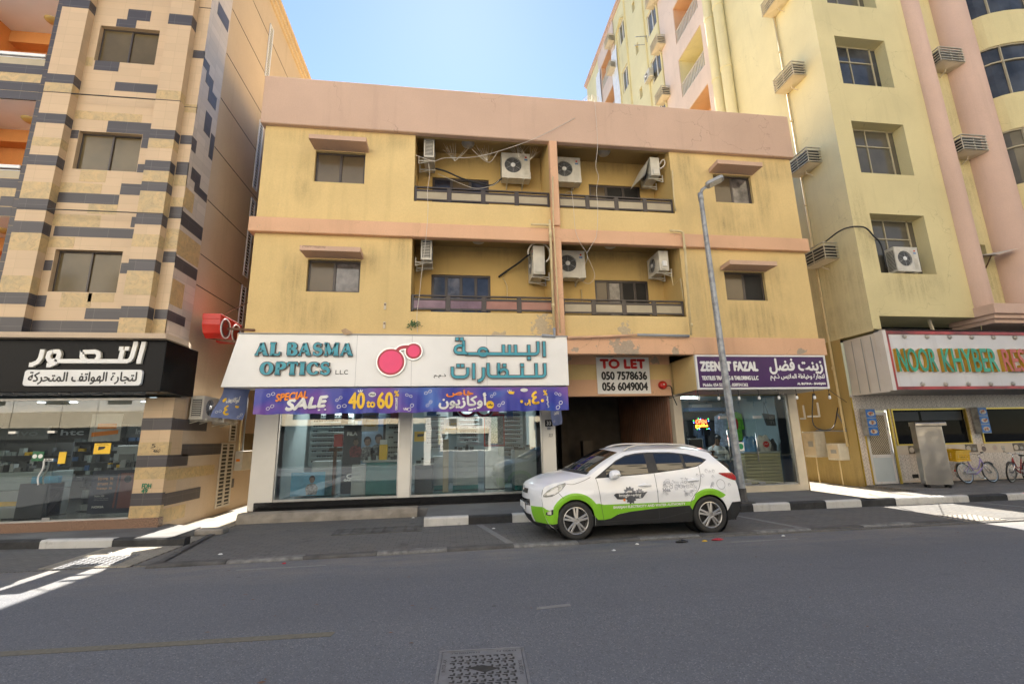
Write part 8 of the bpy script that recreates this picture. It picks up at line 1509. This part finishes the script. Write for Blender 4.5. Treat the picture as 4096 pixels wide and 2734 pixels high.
for i,(x,y,z) in enumerate(((2.7,7.9,0),(3.25,8.25,0),(-.9,12.0,.03),(-3.9,9.0,.02),(6.1,8.3,0),(.9,10.2,.02),(-6.0,9.6,.01),(2.2,9.9,.03))):
    lump('paper_scrap',(x,y,z),(.035,.025,.02),'white','small scrap of white litter, '+('on the road left of the front wheel','blue white scrap by the front wheel at the kerb','on the broken concrete step','on the pavers left of the rectangular cover','on the road edge right of the car','on the pavers in front of the car nose','in the sunlit alley mouth','under the front of the car')[i])
lump('bottle_cap',(-2.6,8.2,.0),(.03,.025,.02),'crimson','tiny red scrap at the road edge below the optics shop')
mb = MB(); q = random.Random(11)
for i in range(70):
    x, y = q.uniform(-4,14), q.uniform(4.2,8.1); a = q.uniform(0,3); L = q.uniform(.012,.04); mb.add([(x+L*cos(a),y+L*sin(a)*.6,.004),(x-L*.4*sin(a),y+L*.4*cos(a),.007),(x-L*cos(a),y-L*sin(a)*.6,.004),(x+L*.4*sin(a),y-L*.4*cos(a),.005)],[(0,1,2,3)])
o = mb.build('leaf_litter', M['rust']); o['kind'] = 'stuff'; o['label'] = 'scattered dark leaf crumbs on the grey road'; o['category'] = 'leaf litter'
# ------------------------------------------------------------------ the far side of the street, mirrored in glass and shaped for sun bounce
M['opp'] = mat('sunlit cream facade', (.78,.66,.48), .8, .05, .5); M['opp_w'] = mat('sunlit white facade', (.80,.77,.72), .8, .05, .5)
def opposite(x0, x1, y0, y1, h, m, label, floors):
    t = thing('apartment_building', label, 'building', ((x0+x1)/2,y1,0)); mb = MB(); mb.box(x0,x1,y0,y1,0,h); mb.box(x0-.1,x1+.1,y0-.1,y1+.1,h,h+.5); mb.build('wall', M[m], t); mb = MB(); n = max(2,int((x1-x0)/3.4))
    for f in range(floors):
        for i in range(n): x = x0+(x1-x0)*(i+.5)/n; z = 4.6+3.4*f; mb.box(x-.7,x+.7,y1-.02,y1+.03,z,z+1.4)
        for i in range(max(2,int((y1-y0)/3.6))):
            y = y0+(y1-y0)*(i+.5)/max(2,int((y1-y0)/3.6))
            for xx in (x0,x1): mb.box(xx-.03,xx+.03,y-.7,y+.7,4.6+3.4*f,6.0+3.4*f)
    mb.build('windows', M['r_pane'], t)['kind'] = 'stuff'; mb = MB(); mb.box(x0+.5,x1-.5,y1-.02,y1+.12,.3,3.1); mb.build('shopfront', M['ink'], t); mb = MB(); mb.box(x0+.4,x1-.4,y1,y1+.5,3.15,4.1); mb.build('shop_fascia', M['opp'], t)
opposite(-30,-1.5,-30,-9.5,22,'opp_w','white block across the street, mirrored at the left of the optics windows',5)
opposite(6.0,34,-34,-9.5,24,'opp','cream block across the street, mirrored at the right of the optics windows',6)
opposite(-2,7.5,-75,-62,20,'opp_w','far white block closing the side street, mirrored in the middle of the optics window',5)
opposite(-62,-30.5,-34,-9.8,20,'opp','cream block far along the street behind the left, mirrored in the phone shop glass',4)
mb = MB(); mb.box(-62,60,-9.5,-7.2,0,.15); mb.build('far_pavement', M['asphalt'], kind='structure')
